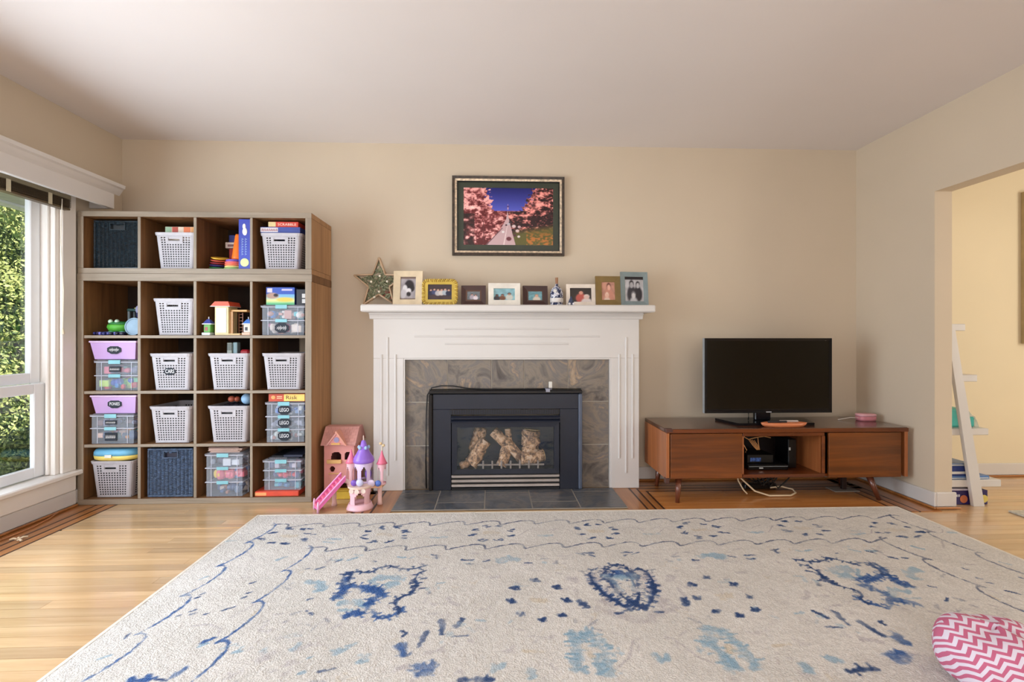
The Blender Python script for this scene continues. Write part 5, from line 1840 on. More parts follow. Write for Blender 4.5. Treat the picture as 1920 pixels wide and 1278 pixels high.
# a wooden star filled with greenery and berries
star = thing('wooden_star', 'rustic star ornament framed in pale twigs with greenery and white berries', 'ornament', (-0.760, -0.10, MZ))
SCX, SCZ, SR = -0.782, MZ + 0.122, 0.177
tips = [(SCX + SR * math.sin(0.0 + 2 * PI * k / 5), SCZ + SR * math.cos(2 * PI * k / 5)) for k in range(5)]
inn = [(SCX + SR * 0.42 * math.sin(PI / 5 + 2 * PI * k / 5), SCZ + SR * 0.42 * math.cos(PI / 5 + 2 * PI * k / 5)) for k in range(5)]
zmin = min(p[1] for p in tips)
tips = [(p[0], p[1] - zmin + MZ + 0.012) for p in tips]
inn = [(p[0], p[1] - zmin + MZ + 0.012) for p in inn]
for k in range(5):
    for a, b_ in ((tips[k], inn[k]), (inn[k], tips[(k + 1) % 5])):
        d = Vector((b_[0] - a[0], 0, b_[1] - a[1]))
        n_ = Vector((-d.z, 0, d.x)).normalized()
        m = MB()
        q = [Vector((a[0], 0, a[1])) - n_ * 0.0, Vector((b_[0], 0, b_[1]))]
        m.tube([(q[0].x, -0.112, q[0].z), (q[1].x, -0.112, q[1].z)], 0.0065, 6).tube([(q[0].x, -0.087, q[0].z), (q[1].x, -0.087, q[1].z)], 0.0065, 6)
        m.box(min(q[0].x, q[1].x), min(q[0].x, q[1].x) + 0.0001, -0.18, -0.165, q[0].z, q[0].z + 0.0001)
        m.v, m.f = m.v[:-8], m.f[:-6]
        m.build('twig_rail', (190, 160, 130), star, True)
        wedge = MB().prism([(q[0].x, q[0].z), (q[1].x, q[1].z), (q[1].x - n_.x * 0.006, q[1].z - n_.z * 0.006), (q[0].x - n_.x * 0.006, q[0].z - n_.z * 0.006)], 'y', -0.105, -0.093)
        wedge.build('bark_strip', (70, 46, 34), star)
rl = np.random.default_rng(9)
V, F = [], []
poly = []
for k in range(5):
    poly += [tips[k], inn[k]]


def in_poly(x, z, P):
    c = False
    for i in range(len(P)):
        (x0, z0), (x1, z1) = P[i], P[(i + 1) % len(P)]
        if (z0 > z) != (z1 > z) and x < (x1 - x0) * (z - z0) / (z1 - z0) + x0:
            c = not c
    return c


leaves = {0: MB(), 1: MB(), 2: MB()}
n_l = 0
while n_l < 330:
    x, z = rl.uniform(SCX - SR, SCX + SR), rl.uniform(MZ + 0.014, MZ + 0.30)
    sx, sz = SCX + (x - SCX) * 1.12, SCZ + (z - SCZ) * 1.12
    if not in_poly(sx, sz, poly):
        continue
    a, L_ = rl.uniform(0, PI), rl.uniform(0.010, 0.022)
    y = rl.uniform(-0.113, -0.091)
    dx, dz = math.cos(a) * L_, math.sin(a) * L_
    red = (z < MZ + 0.10 and x > SCX + 0.01)
    kk = 2 if red and rl.uniform() < 0.6 else int(rl.uniform() < 0.5)
    leaves[kk].add([(x - dx, y, z - dz), (x - dz * 0.3, y - 0.004, z + dx * 0.3), (x + dx, y, z + dz), (x + dz * 0.3, y - 0.004, z - dx * 0.3)], [(0, 1, 2, 3)])
    n_l += 1
for kk, c_ in ((0, (108, 112, 84)), (1, (140, 142, 112)), (2, (130, 60, 48))):
    tag(leaves[kk].build('greenery', c_, star), kind='stuff')
for x, z in ((SCX + 0.008, 0.205), (SCX - 0.05, 0.165), (SCX + 0.058, 0.168), (SCX + 0.004, 0.098), (SCX - 0.028, 0.060)):
    MB().ball((x, -0.120, MZ + z), 0.0085, 10, 7).build('berry', (236, 226, 206), star, True)

c = people(24, 30, (170, 162, 166), [], 3)
c.rect(0, 1, 0, 0.06, (110, 92, 84)).rect(0, 1, 0.93, 1, (120, 100, 92)).disc(0.58, 0.62, 0.30, 0.24, (40, 34, 40)).disc(0.72, 0.50, 0.20, 0.16, (34, 30, 34)).disc(0.30, 0.45, 0.16, 0.2, (214, 210, 212)).disc(0.55, 0.38, 0.16, 0.12, (222, 216, 218)).disc(0.55, 0.24, 0.14, 0.10, (40, 36, 40)).disc(0.2, 0.25, 0.2, 0.2, (190, 184, 188))
photo_frame('cream speckled portrait frame with a black and white couple photo beside the star', -0.577, -0.185, 0.196, 0.236, (0.046, 0.040), (216, 196, 164), c, yaw=-0.05)
c = people(44, 28, (70, 56, 60), [(0.12, 0.62, 0.09, (206, 160, 140), (40, 44, 70), (40, 30, 30)), (0.27, 0.66, 0.09, (206, 160, 140), (60, 70, 110), (50, 40, 36)), (0.42, 0.62, 0.10, (210, 170, 150), (180, 176, 180), (90, 60, 40)), (0.57, 0.64, 0.10, (206, 160, 140), (206, 196, 190), (60, 40, 36)), (0.72, 0.66, 0.10, (210, 168, 150), (170, 180, 190), (70, 40, 40)), (0.87, 0.62, 0.10, (206, 160, 140), (36, 40, 66), (40, 30, 34))], 5)
# yellow basket-weave frame
t = thing('photo_frame', 'mustard yellow stitched frame with rounded corners and a group photo', 'photo frame', (-0.360, -0.190, MZ), 'photo frames on the mantel')
X = tilt(-0.360, -0.190, MZ + 0.004, 0.12)
fw, fh = 0.236, 0.176


def rrect(w, h, r, n=6):
    q = []
    for (cx, cz, a0) in ((w / 2 - r, r, -PI / 2), (w / 2 - r, h - r, 0), (-w / 2 + r, h - r, PI / 2), (-w / 2 + r, r, PI)):
        q += [(cx + r * math.cos(a0 + PI / 2 * k / n), cz + r * math.sin(a0 + PI / 2 * k / n)) for k in range(n + 1)]
    return q


outer = rrect(fw, fh, 0.036)
inner = [(max(-0.080, min(0.080, p[0])), max(0.036, min(fh - 0.036, p[1]))) for p in outer]
n_ = len(outer)
m = MB(); m.xf = X
m.add([(p[0], 0, p[1]) for p in outer] + [(p[0], -0.003, p[1]) for p in inner] + [(p[0], 0.010, p[1]) for p in inner] + [(p[0], 0.010, p[1]) for p in outer],
      [q for i in range(n_) for q in ((i, (i + 1) % n_, (i + 1) % n_ + n_, i + n_), (i + n_, (i + 1) % n_ + n_, (i + 1) % n_ + 2 * n_, i + 2 * n_), (i + 3 * n_, i, (i + 1) % n_, (i + 1) % n_ + 3 * n_)[::-1])])
m.build('frame', (206, 176, 76), t)
per = []
for i in range(n_):
    a, b_ = outer[i], outer[(i + 1) % n_]
    L_ = math.hypot(b_[0] - a[0], b_[1] - a[1])
    per.append(L_)
tot = sum(per)
ns = 52
for k in range(ns):
    s = tot * k / ns
    i = 0
    while s > per[i]:
        s -= per[i]; i += 1
    a, b_ = outer[i], outer[(i + 1) % n_]
    f_ = s / per[i] if per[i] else 0
    p = (a[0] + (b_[0] - a[0]) * f_, a[1] + (b_[1] - a[1]) * f_)
    d = Vector((-p[0], 0, fh / 2 - p[1]))
    d = Vector((d.x * 0.6, 0, d.z)).normalized()
    m = MB(); m.xf = X
    m.tube([(p[0] - d.x * 0.001, 0.009, p[1] - d.z * 0.001), (p[0], -0.005, p[1]), (p[0] + d.x * 0.018 + d.z * 0.006, -0.006, p[1] + d.z * 0.018 - d.x * 0.006)], 0.0042, 5)
    m.build('stitch', (226, 196, 92) if k % 2 else (196, 160, 66), t, True)
print_plane('photograph', c, 'print_gloss', t, -0.080, 0.080, 0.004, 0.036, fh - 0.036, X)
m = MB(); m.xf = X
m.box(-0.09, 0.09, 0.006, 0.009, 0.03, fh - 0.03)
m.build('backing', (60, 50, 44), t)

c = people(20, 18, (120, 126, 130), [(0.38, 0.6, 0.15, (190, 150, 140), (170, 160, 170), (60, 50, 50)), (0.66, 0.5, 0.15, (200, 160, 150), (226, 214, 220), (90, 60, 50))], 6)
photo_frame('small square dark brown frame between the yellow and white frames', -0.135, -0.185, 0.166, 0.136, 0.030, (62, 34, 28), c, slope=0.008, mat_w=0.010, mat_col=(90, 60, 44), yaw=-0.06)
c = people(30, 22, (150, 196, 206), [(0.16, 0.40, 0.12, (110, 80, 70), (60, 60, 66), (40, 34, 34)), (0.42, 0.42, 0.12, (150, 110, 96), (120, 80, 60), (50, 40, 40)), (0.74, 0.52, 0.14, (170, 130, 110), (206, 206, 196), (40, 34, 34))], 7)
photo_frame('white landscape frame with a beach photo under the middle of the picture', 0.074, -0.190, 0.216, 0.153, (0.036, 0.036), (234, 228, 216), c, slope=0.0)
c = people(22, 18, (120, 170, 180), [(0.60, 0.48, 0.22, (214, 170, 150), (216, 206, 190), (170, 140, 110))], 8)
photo_frame('small dark brown frame beside the blue and white bottle', 0.286, -0.185, 0.170, 0.136, 0.030, (58, 32, 28), c, slope=0.008, mat_w=0.008, mat_col=(80, 54, 44), yaw=0.06)
# ceramic bottle with cork
bt = thing('ceramic_bottle', 'round blue and white glazed bottle with a cork stopper', 'bottle', (0.431, -0.17, MZ))
prof = [(0.032, MZ + 0.0005), (0.042, MZ + 0.010), (0.044, MZ + 0.055), (0.044, MZ + 0.085), (0.036, MZ + 0.112), (0.022, MZ + 0.128), (0.011, MZ + 0.136), (0.010, MZ + 0.150)]
m = MB().lathe(prof, 0.431, -0.17, 28)
bm, nt, b = new_mat('blue_glaze')
mp = coords(nt, (1, 1, 1), rnd=False)
vo = node(nt, 'ShaderNodeTexNoise', Scale=52.0, Detail=2.0, Distortion=1.2)
nt.links.new(mp.outputs[0], vo.inputs['Vector'])
r_ = ramp(nt, [(0.44, (44, 52, 84)), (0.50, (92, 104, 140)), (0.55, (222, 220, 226))])
nt.links.new(vo.outputs['Fac'], r_.inputs[0])
nt.links.new(r_.outputs[0], b.inputs['Base Color'])
b.inputs['Roughness'].default_value = 0.15
MATS['blue_glaze'] = bm
m.build('bottle_body', 'blue_glaze', bt, True)
MB().lathe([(0.0446, MZ + 0.022), (0.0450, MZ + 0.030), (0.0450, MZ + 0.048), (0.0446, MZ + 0.052)], 0.431, -0.17, 28).build('white_band', (226, 220, 216), bt, True)
MB().lathe([(0.0085, MZ + 0.1502), (0.0100, MZ + 0.172), (0.0105, MZ + 0.192), (0.0, MZ + 0.1925)], 0.431, -0.17, 16).build('cork', (150, 104, 70), bt)
m = MB(); m.xf = Matrix.Translation((0.414, -0.217, MZ + 0.098)) @ Matrix.Rotation(PI / 2 + 0.25, 4, 'X')
m.lathe([(0.012, 0.0), (0.012, 0.002)], 0, 0, 18)
m.build('round_tag', (236, 232, 226), bt)
c = people(30, 22, (52, 44, 40), [(0.52, 0.66, 0.20, (214, 150, 130), (190, 90, 80), (50, 34, 30)), (0.78, 0.34, 0.22, (222, 190, 180), (226, 214, 210), (226, 206, 196))], 9)
photo_frame('white frame with a couple photo right of the ceramic bottle', 0.596, -0.182, 0.200, 0.148, 0.026, (232, 220, 206), c, slope=0.0, lean=0.10)
fg = thing('ceramic_figurine', 'tiny blue and white pointed figurine before the couple photo', 'figurine', (0.520, -0.235, MZ))
MB().lathe([(0.024, MZ + 0.0005), (0.022, MZ + 0.012), (0.014, MZ + 0.034), (0.005, MZ + 0.056), (0.0, MZ + 0.062)], 0.520, -0.235, 16).build('robe', (62, 70, 96), fg, True)
for dx in (-0.014, 0.014):
    MB().ball((0.520 + dx, -0.256, MZ + 0.009), (0.009, 0.008, 0.0085), 10, 7).build('foot', (226, 222, 222), fg, True)
c = people(22, 28, (206, 150, 130), [(0.56, 0.70, 0.26, (226, 170, 150), (200, 140, 120), (110, 70, 60)), (0.4, 0.22, 0.22, (226, 180, 160), (220, 196, 180), (230, 200, 180))], 10)
photo_frame('olive gold portrait frame with a sepia photo', 0.787, -0.190, 0.176, 0.205, (0.042, 0.040), (128, 104, 56), c, slope=0.004, yaw=0.05)
c = people(24, 30, (196, 194, 198), [(0.36, 0.66, 0.2, (170, 168, 172), (60, 58, 64), (40, 38, 42)), (0.70, 0.64, 0.18, (186, 184, 188), (50, 48, 54), (44, 42, 46)), (0.45, 0.22, 0.2, (206, 204, 206), (190, 190, 194), (120, 118, 122))], 11)
c.rect(0, 1, 0.88, 1, (40, 36, 40))
photo_frame('weathered blue-grey portrait frame with a black and white family photo', 0.968, -0.188, 0.192, 0.234, (0.030, 0.032), (126, 140, 142), c, slope=0.006, yaw=0.10, lean=0.10)

# ================================================================== PICTURE ON THE WALL
pic = thing('framed_picture', 'large framed infrared street picture with pink trees hung above the mantel', 'picture', (0.107, -0.02, 1.610))
PX0, PX1, PZ0, PZ1 = -0.290, 0.505, 1.608, 2.168
MB().frame(PX0, PX1, PZ0, PZ1, 0.019, -0.034, -0.0006, 0.003).build('outer_frame', plain('dark_bronze', (58, 46, 36), 0.4, vary=0.35, scale=40), pic)
MB().frame(PX0 + 0.0192, PX1 - 0.0192, PZ0 + 0.0192, PZ1 - 0.0192, 0.014, -0.031, -0.004, 0.004).build('silver_lip', plain('aged_silver', (206, 186, 160), 0.4, metal=0.3, vary=0.18, scale=60), pic)
MB().frame(PX0 + 0.0334, PX1 - 0.0334, PZ0 + 0.0334, PZ1 - 0.0334, 0.006, -0.026, -0.006).build('inner_lip', 'black_plastic', pic)
MB().frame(PX0 + 0.0396, PX1 - 0.0396, PZ0 + 0.0396, PZ1 - 0.0396, (0.040, 0.038), -0.014, -0.011).build('mat', (54, 60, 46), pic)
cv = Canvas(260, 166, (24, 34, 120), 1.57, 17)
u, v = cv.u, cv.v
# sky: deep blue, paler towards the vanishing point
cv.c = np.array((20, 26, 110.0)) * np.clip((v - 0.55) / 0.45, 0, 1)[..., None] + np.array((96, 104, 214.0)) * (1 - np.clip((v - 0.55) / 0.45, 0, 1))[..., None]
n1, n2, n3 = cv.noise(24, 1.0), cv.noise(52, 1.0), cv.noise(90, 1.0)
mixn = 0.6 * n1 + 0.4 * n2 + 0.3 * n3
edge_l = 0.245 + 0.10 * np.sin((1 - v) * 2.2) + 0.22 * np.clip(0.72 - v, 0, 1) + 0.035 * n2
edge_r = 0.80 - 0.32 * np.clip(1.0 - v, 0, 0.45) * 1.15 + 0.03 * n2
tree_l, tree_r = (u < edge_l), (u > edge_r)
low = v < 0.60
cv.put((low & (np.abs(u - 0.5) < 0.12)) * 1.0, (226, 170, 176))
pink = np.array((240, 160, 156.0)) + mixn[..., None] * np.array((26, 36, 34.0))
dark = np.array((96, 24, 28.0))
sh = np.clip(0.5 + mixn * 0.9 + (v - 0.45) * 0.7, 0, 1)
treec = dark + (pink - dark) * sh[..., None]
cv.c = np.where((tree_l | (low & (u < 0.5)))[..., None], treec, cv.c)
sh2 = np.clip(0.40 + mixn * 0.9 + (v - 0.55) * 0.9 - (u - 0.62) * 0.9, 0, 1)
dark2 = np.array((44, 16, 20.0))
treer = dark2 + (np.array((238, 140, 130.0)) + mixn[..., None] * 30 - dark2) * sh2[..., None]
cv.c = np.where((tree_r | (low & (u >= 0.5)))[..., None], treer, cv.c)
cv.put(((u < 0.12) & (v < 0.55)) * np.clip(0.6 - n1 * 0.5, 0, 1), (44, 18, 20))
# lower right: olive and orange slope
cv.put(np.clip((0.34 - v - 0.25 * (0.8 - u)) * 9, 0, 1) * (u > 0.55), (96, 92, 40))
cv.put(np.clip((0.30 - v) * 6, 0, 1) * (u > 0.70) * np.clip(0.5 + n2 * 0.9, 0, 1), (190, 116, 50))
# road
cv.poly([(0.24, 0.0), (0.58, 0.0), (0.545, 0.20), (0.505, 0.46), (0.49, 0.60), (0.475, 0.46), (0.40, 0.24)], (206, 172, 176))
cv.poly([(0.24, 0.0), (0.26, 0.0), (0.44, 0.30), (0.43, 0.30)], (120, 84, 90))
cv.poly([(0.44, 0.0), (0.455, 0.0), (0.49, 0.34), (0.485, 0.34)], (236, 214, 214))
for a, b_, s, col in ((0.505, 0.11, 0.035, (110, 50, 60)), (0.44, 0.23, 0.020, (240, 232, 232)), (0.56, 0.33, 0.028, (226, 200, 200)), (0.60, 0.25, 0.026, (222, 196, 196)), (0.57, 0.17, 0.022, (90, 50, 56)), (0.615, 0.15, 0.020, (230, 214, 214)), (0.62, 0.32, 0.022, (214, 180, 184)), (0.475, 0.35, 0.014, (60, 40, 50)), (0.52, 0.40, 0.02, (60, 44, 52)), (0.50, 0.37, 0.02, (200, 190, 196))):
    cv.disc(a, b_, s * 0.8, s, col)
cv.rect(0.217, 0.226, 0.03, 0.42, (96, 40, 44))
cv.poly([(0.488, 0.62), (0.502, 0.62), (0.496, 0.72), (0.493, 0.72)], (206, 170, 190))
cv.disc(0.495, 0.675, 0.014, 0.014, (80, 60, 120))
print_plane('printed_image', cv, 'print_gloss', pic, PX0 + 0.079, PX1 - 0.079, -0.0125, PZ0 + 0.077, PZ1 - 0.077)
box('backing', (40, 34, 30), pic, PX0 + 0.02, PX1 - 0.02, -0.0098, -0.0010, PZ0 + 0.02, PZ1 - 0.02)

# ================================================================== TV STAND
SXL, SXR, SF, SB = 1.068, 2.612, -0.505, -0.075
stand = thing('tv_stand', 'low walnut media console with splayed legs and an open centre bay', 'tv stand', ((SXL + SXR) / 2, -0.29, 0.0))
zt0, zt1, zb0, zb1 = 0.438, 0.462, 0.156, 0.174
m = MB()
box('top', 'walnut_top', stand, SXL, SXR, SF, SB, zt0, zt1, 0.003)
box('top_edge', 'walnut_h', stand, SXL, SXR, SF - 0.0045, SF - 0.0003, zt0 - 0.002, zt1 - 0.002, 0.001)
box('bottom', 'walnut_h', stand, SXL + 0.022, SXR - 0.022, SF + 0.012, SB, zb0, zb1, 0.002)
box('side', 'walnut_side', stand, SXL, SXL + 0.0215, SF, SB, zb0 - 0.004, zt0 - 0.0003, 0.002)
box('side', 'walnut_side', stand, SXR - 0.0215, SXR, SF, SB, zb0 - 0.004, zt0 - 0.0003, 0.002)
for x in (1.548, 2.058):
    box('divider', 'walnut_side', stand, x, x + 0.016, SF + 0.012, SB, zb1 + 0.0002, zt0 - 0.0002, 0.001)
box('back', (26, 16, 14), stand, SXL + 0.022, SXR - 0.022, SB - 0.0062, SB - 0.0005, zb1 + 0.0002, zt0 - 0.0002)
box('door', 'walnut_door', stand, SXL + 0.026, 1.546, SF - 0.006, SF + 0.0115, zb0 - 0.002, zt0 - 0.006, 0.003)
box('door', 'walnut_door', stand, 2.096, SXR - 0.048, SF - 0.006, SF + 0.0115, zb0 - 0.004, zt0 - 0.006, 0.003)
box('bay_edge', 'walnut_h', stand, 1.550, 2.070, SF - 0.004, SF + 0.0115, zb0, zb1 + 0.002, 0.002)
box('bay_edge', 'walnut_h', stand, 1.550, 2.070, SF - 0.004, SF + 0.0115, zt0 - 0.024, zt0 - 0.004, 0.002)
box('bay_edge', 'walnut_h', stand, 2.054, 2.074, SF - 0.004, SF + 0.0115, zb1 + 0.0025, zt0 - 0.0245, 0.002)
box('corner_bracket', (84, 52, 44), stand, SXL - 0.003, SXL + 0.040, SF - 0.006, SF + 0.030, zt0 + 0.004, zt1 + 0.0025, 0.002)
box('corner_bracket', (84, 52, 44), stand, SXL - 0.004, SXL + 0.020, SF - 0.004, SF + 0.030, zb0 - 0.030, zb0 + 0.004, 0.002)
for x, y, sx, sy in ((1.165, -0.455, -0.02, -0.030), (1.150, -0.140, -0.02, -0.0), (2.395, -0.455, 0.045, -0.030), (2.42, -0.140, 0.02, 0.0)):
    MB().tube([(x, y, zb0 - 0.0025), (x + sx, y + sy, 0.0008)], 0.021, 14, 0.012).build('leg', 'walnut_leg', stand, True)
box('centre_support', (44, 26, 22), stand, 2.345, 2.375, -0.29, -0.265, 0.0075, zb0 - 0.0005, 0.002)
tag(box('floor_vent', (150, 140, 130), None, 2.27, 2.44, -0.325, -0.225, 0.0008, 0.0065, 0.002), 'flat pale metal floor vent plate under the walnut console', 'floor vent')

# devices in the open bay
t = thing('media_player', 'black media player with a blue display in the open console bay', 'media player', (1.80, -0.3, zb1))
box('case', 'black_plastic', t, 1.640, 1.905, -0.40, -0.14, zb1 + 0.0004, zb1 + 0.034, 0.003)
box('silver_line', (150, 156, 160), t, 1.645, 1.900, -0.4025, -0.4005, zb1 + 0.022, zb1 + 0.025)
box('badge', (200, 204, 206), t, 1.712, 1.738, -0.4022, -0.4005, zb1 + 0.010, zb1 + 0.017)
t = thing('receiver_box', 'dark receiver box with a small lit blue display on the media player', 'receiver', (1.80, -0.28, zb1 + 0.035))
box('case', 'black_plastic', t, 1.655, 1.830, -0.36, -0.16, zb1 + 0.0346, zb1 + 0.090, 0.003)
dm, nt, b = new_mat('display_blue')
mp = coords(nt)
nz = node(nt, 'ShaderNodeTexNoise', Scale=60.0)
nt.links.new(mp.outputs[0], nz.inputs['Vector'])
r_ = ramp(nt, [(0.4, (30, 50, 96)), (0.6, (60, 90, 150))])
nt.links.new(nz.outputs['Fac'], r_.inputs[0])
nt.links.new(r_.outputs[0], b.inputs['Base Color'])
nt.links.new(r_.outputs[0], b.inputs['Emission Color'])
b.inputs['Emission Strength'].default_value = 0.25
MATS['display_blue'] = dm
box('display', 'display_blue', t, 1.675, 1.745, -0.3615, -0.3602, zb1 + 0.046, zb1 + 0.070)
t = thing('router', 'upright black router with two small white lights in the console bay', 'router', (1.955, -0.28, zb1))
box('case', 'black_plastic', t, 1.930, 1.985, -0.36, -0.20, zb1 + 0.0004, zb1 + 0.190, 0.004)
for dz in (0.118, 0.128):
    box('indicator', (236, 240, 240), t, 1.932, 1.944, -0.3615, -0.3602, zb1 + dz, zb1 + dz + 0.006)
m = MB()
m.tube([(1.605, -0.375, 0.395), (1.612, -0.378, 0.350), (1.640, -0.382, 0.300), (1.632, -0.380, 0.285)], 0.0032, 6)
m.tube([(1.605, -0.375, 0.395), (1.655, -0.378, 0.368), (1.700, -0.380, 0.380), (1.755, -0.380, 0.388), (1.800, -0.378, 0.378)], 0.0034, 6)
for k in range(4):
    m.tube([(1.655 + k * 0.012, -0.378, 0.368 - k * 0.002), (1.680 + k * 0.010, -0.384, 0.330), (1.705 + k * 0.006, -0.386, 0.302)], 0.003, 6)
m.tube([(1.714, -0.380, 0.382), (1.716, -0.384, 0.340), (1.722, -0.386, 0.302)], 0.003, 6)
cc = thing('cable_bundle', 'tangled tan cables hanging at the back of the open console bay', 'cables', (1.68, -0.38, zb1 + 0.1))
m.build('wires', (206, 150, 96), cc, True)
for dx in (0.0, 0.022):
    MB().ball((1.598 + dx, -0.378, 0.398), (0.011, 0.010, 0.018), 10, 7).build('plug', (226, 186, 132), cc, True)
# cables under the console
cu = thing('cable_bundle', 'black and cream cables hanging in loops beneath the console', 'cables', (1.78, -0.3, 0.0))
MB().tube([(1.590, -0.32, 0.155), (1.625, -0.335, 0.105), (1.70, -0.37, 0.030), (1.78, -0.40, 0.0085), (1.92, -0.40, 0.0085), (1.985, -0.35, 0.009), (1.99, -0.31, 0.020), (1.93, -0.28, 0.030), (1.86, -0.27, 0.020)], 0.0055, 8).build('cream_cable', (232, 208, 172), cu, True)
MB().tube([(1.600, -0.33, 0.155), (1.605, -0.34, 0.09), (1.63, -0.36, 0.035), (1.65, -0.37, 0.012)], 0.0045, 8).build('cream_cable', (232, 208, 172), cu, True)
rb2 = random.Random(4)
for k in range(7):
    x0, x1 = 1.62 + 0.03 * k, 1.80 + 0.03 * rb2.random() * 5
    MB().tube([(x0, -0.31 - 0.006 * k, 0.155), (x0 + 0.04, -0.31 - 0.006 * k, 0.10 - 0.004 * k), ((x0 + x1) / 2, -0.31 - 0.006 * k, 0.075 - 0.006 * k), (x1, -0.31 - 0.006 * k, 0.10), (x1 + 0.03, -0.31 - 0.006 * k, 0.155)], 0.0045, 6).build('black_cable', 'black_rubber', cu, True)
t = box('power_strip', 'black_plastic', None, 1.70, 1.92, -0.245, -0.20, 0.0006, 0.040, 0.006)
tag(t, 'black power strip lying on the floor under the console', 'power strip')

# ================================================================== TELEVISION
tv = thing('television', 'black flat-screen television on a glass base on the console', 'television', (1.83, -0.30, zt1))
TX0, TX1, TZ0, TZ1, TY = 1.398, 2.261, 0.527, 1.024, -0.305
MB().frame(TX0, TX1, TZ0, TZ1, 0.016, TY, TY + 0.03, 0.003).build('bezel', 'black_gloss', tv)
box('lower_bezel', 'black_gloss', tv, TX0 + 0.017, TX1 - 0.017, TY + 0.001, TY + 0.02, TZ0 + 0.0165, TZ0 + 0.026, 0.001)
sm = plain('tv_screen', (12, 10, 5), 0.22, vary=0.05, spec=0.5)
box('screen', 'tv_screen', tv, TX0 + 0.0165, TX1 - 0.0165, TY + 0.0035, TY + 0.010, TZ0 + 0.0262, TZ1 - 0.0165)
box('back_shell', 'black_plastic', tv, TX0 + 0.012, TX1 - 0.012, TY + 0.0305, TY + 0.060, TZ0 + 0.01, TZ1 - 0.01, 0.012)
box('side_strip', (150, 156, 160), tv, TX0 - 0.0018, TX0 - 0.0003, TY + 0.002, TY + 0.03, TZ0, TZ1)
box('logo', (176, 176, 180), tv, 1.812, 1.848, TY - 0.0010, TY - 0.0001, TZ0 + 0.004, TZ0 + 0.0095)
box('neck', 'black_gloss', tv, 1.745, 1.850, TY + 0.01, TY + 0.045, zt1 + 0.016, TZ0 + 0.020, 0.004)
m = MB().prism([(1.515, -0.20), (1.575, -0.405), (2.075, -0.405), (2.135, -0.20)], 'z', zt1 + 0.0008, zt1 + 0.0155)
m.build('base', 'black_gloss', tv)
MB().tube([(1.690, -0.31, TZ0 + 0.002), (1.688, -0.315, 0.500), (1.694, -0.30, 0.482)], 0.003, 6).build('lead', 'black_rubber', tv, True)

t = thing('wooden_tray', 'boat-shaped orange wooden tray holding two remotes before the television', 'tray', (1.85, -0.44, zt1))
V, n = [], 28
for s, zz in ((0.84, zt1 + 0.0006), (0.96, zt1 + 0.012), (1.0, zt1 + 0.026), (0.97, zt1 + 0.026), (0.90, zt1 + 0.014), (0.0, zt1 + 0.008)):
    for k in range(n):
        a = 2 * PI * k / n
        cx_, sx_ = math.cos(a), math.sin(a)
        V.append((1.848 + 0.150 * s * math.copysign(abs(cx_) ** 0.8, cx_), -0.445 + 0.042 * s * math.copysign(abs(sx_) ** 1.2, sx_), zz))
F = [(i * n + k, i * n + (k + 1) % n, (i + 1) * n + (k + 1) % n, (i + 1) * n + k) for i in range(5) for k in range(n)] + [tuple(range(n))[::-1]]
MB().add(V, F).build('dish', wood('tray_wood', (196, 104, 62), (232, 150, 104), 'x', 0.35), t, True)
for k, (x, c_, nm) in enumerate(((1.800, (40, 36, 40), 'black'), (1.885, (190, 176, 170), 'pale grey'))):
    tag(box('remote_control', c_, None, x - 0.062, x + 0.062, -0.462 + 0.018 * k, -0.446 + 0.018 * k, zt1 + 0.0265, zt1 + 0.0385, 0.004), '%s remote control lying across the wooden tray' % nm, 'remote', 'remotes on the tray')
t = thing('pink_dish', 'small oval pink box with a wire on the right end of the console', 'box', (2.545, -0.25, zt1))
dome([(0.90, zt1 + 0.0006), (1.0, zt1 + 0.010), (1.0, zt1 + 0.032)], 2.480, 2.600, -0.285, -0.205).build('box_base', (206, 130, 140), t, True)
dome([(1.02, zt1 + 0.0322), (1.02, zt1 + 0.042), (0.95, zt1 + 0.047)], 2.480, 2.600, -0.285, -0.205).build('box_lid', (226, 168, 176), t, True)
MB().tube([(2.482, -0.25, zt1 + 0.020), (2.44, -0.235, zt1 + 0.020), (2.40, -0.23, zt1 + 0.012), (2.36, -0.225, zt1 + 0.004)], 0.0025, 6).build('wire', (226, 216, 206), t, True)

# ================================================================== TOY HOUSE AND CASTLE ON THE FLOOR
dh = thing('doll_house', 'pink two-storey doll house with a shingled roof against the shelf', 'doll house', (-1.0, -0.19, 0.0))
DHX0, DHX1, DHY0, DHY1 = -1.098, -0.905, -0.270, -0.040
wallc = plain('doll_pink', (228, 158, 152), 0.5, vary=0.03)
box('side_wall', wallc, dh, DHX0, DHX0 + 0.008, DHY0 + 0.01, DHY1, 0.0006, 0.330, 0.001)
box('side_wall', wallc, dh, DHX1 - 0.008, DHX1, DHY0 + 0.01, DHY1, 0.0006, 0.330, 0.001)


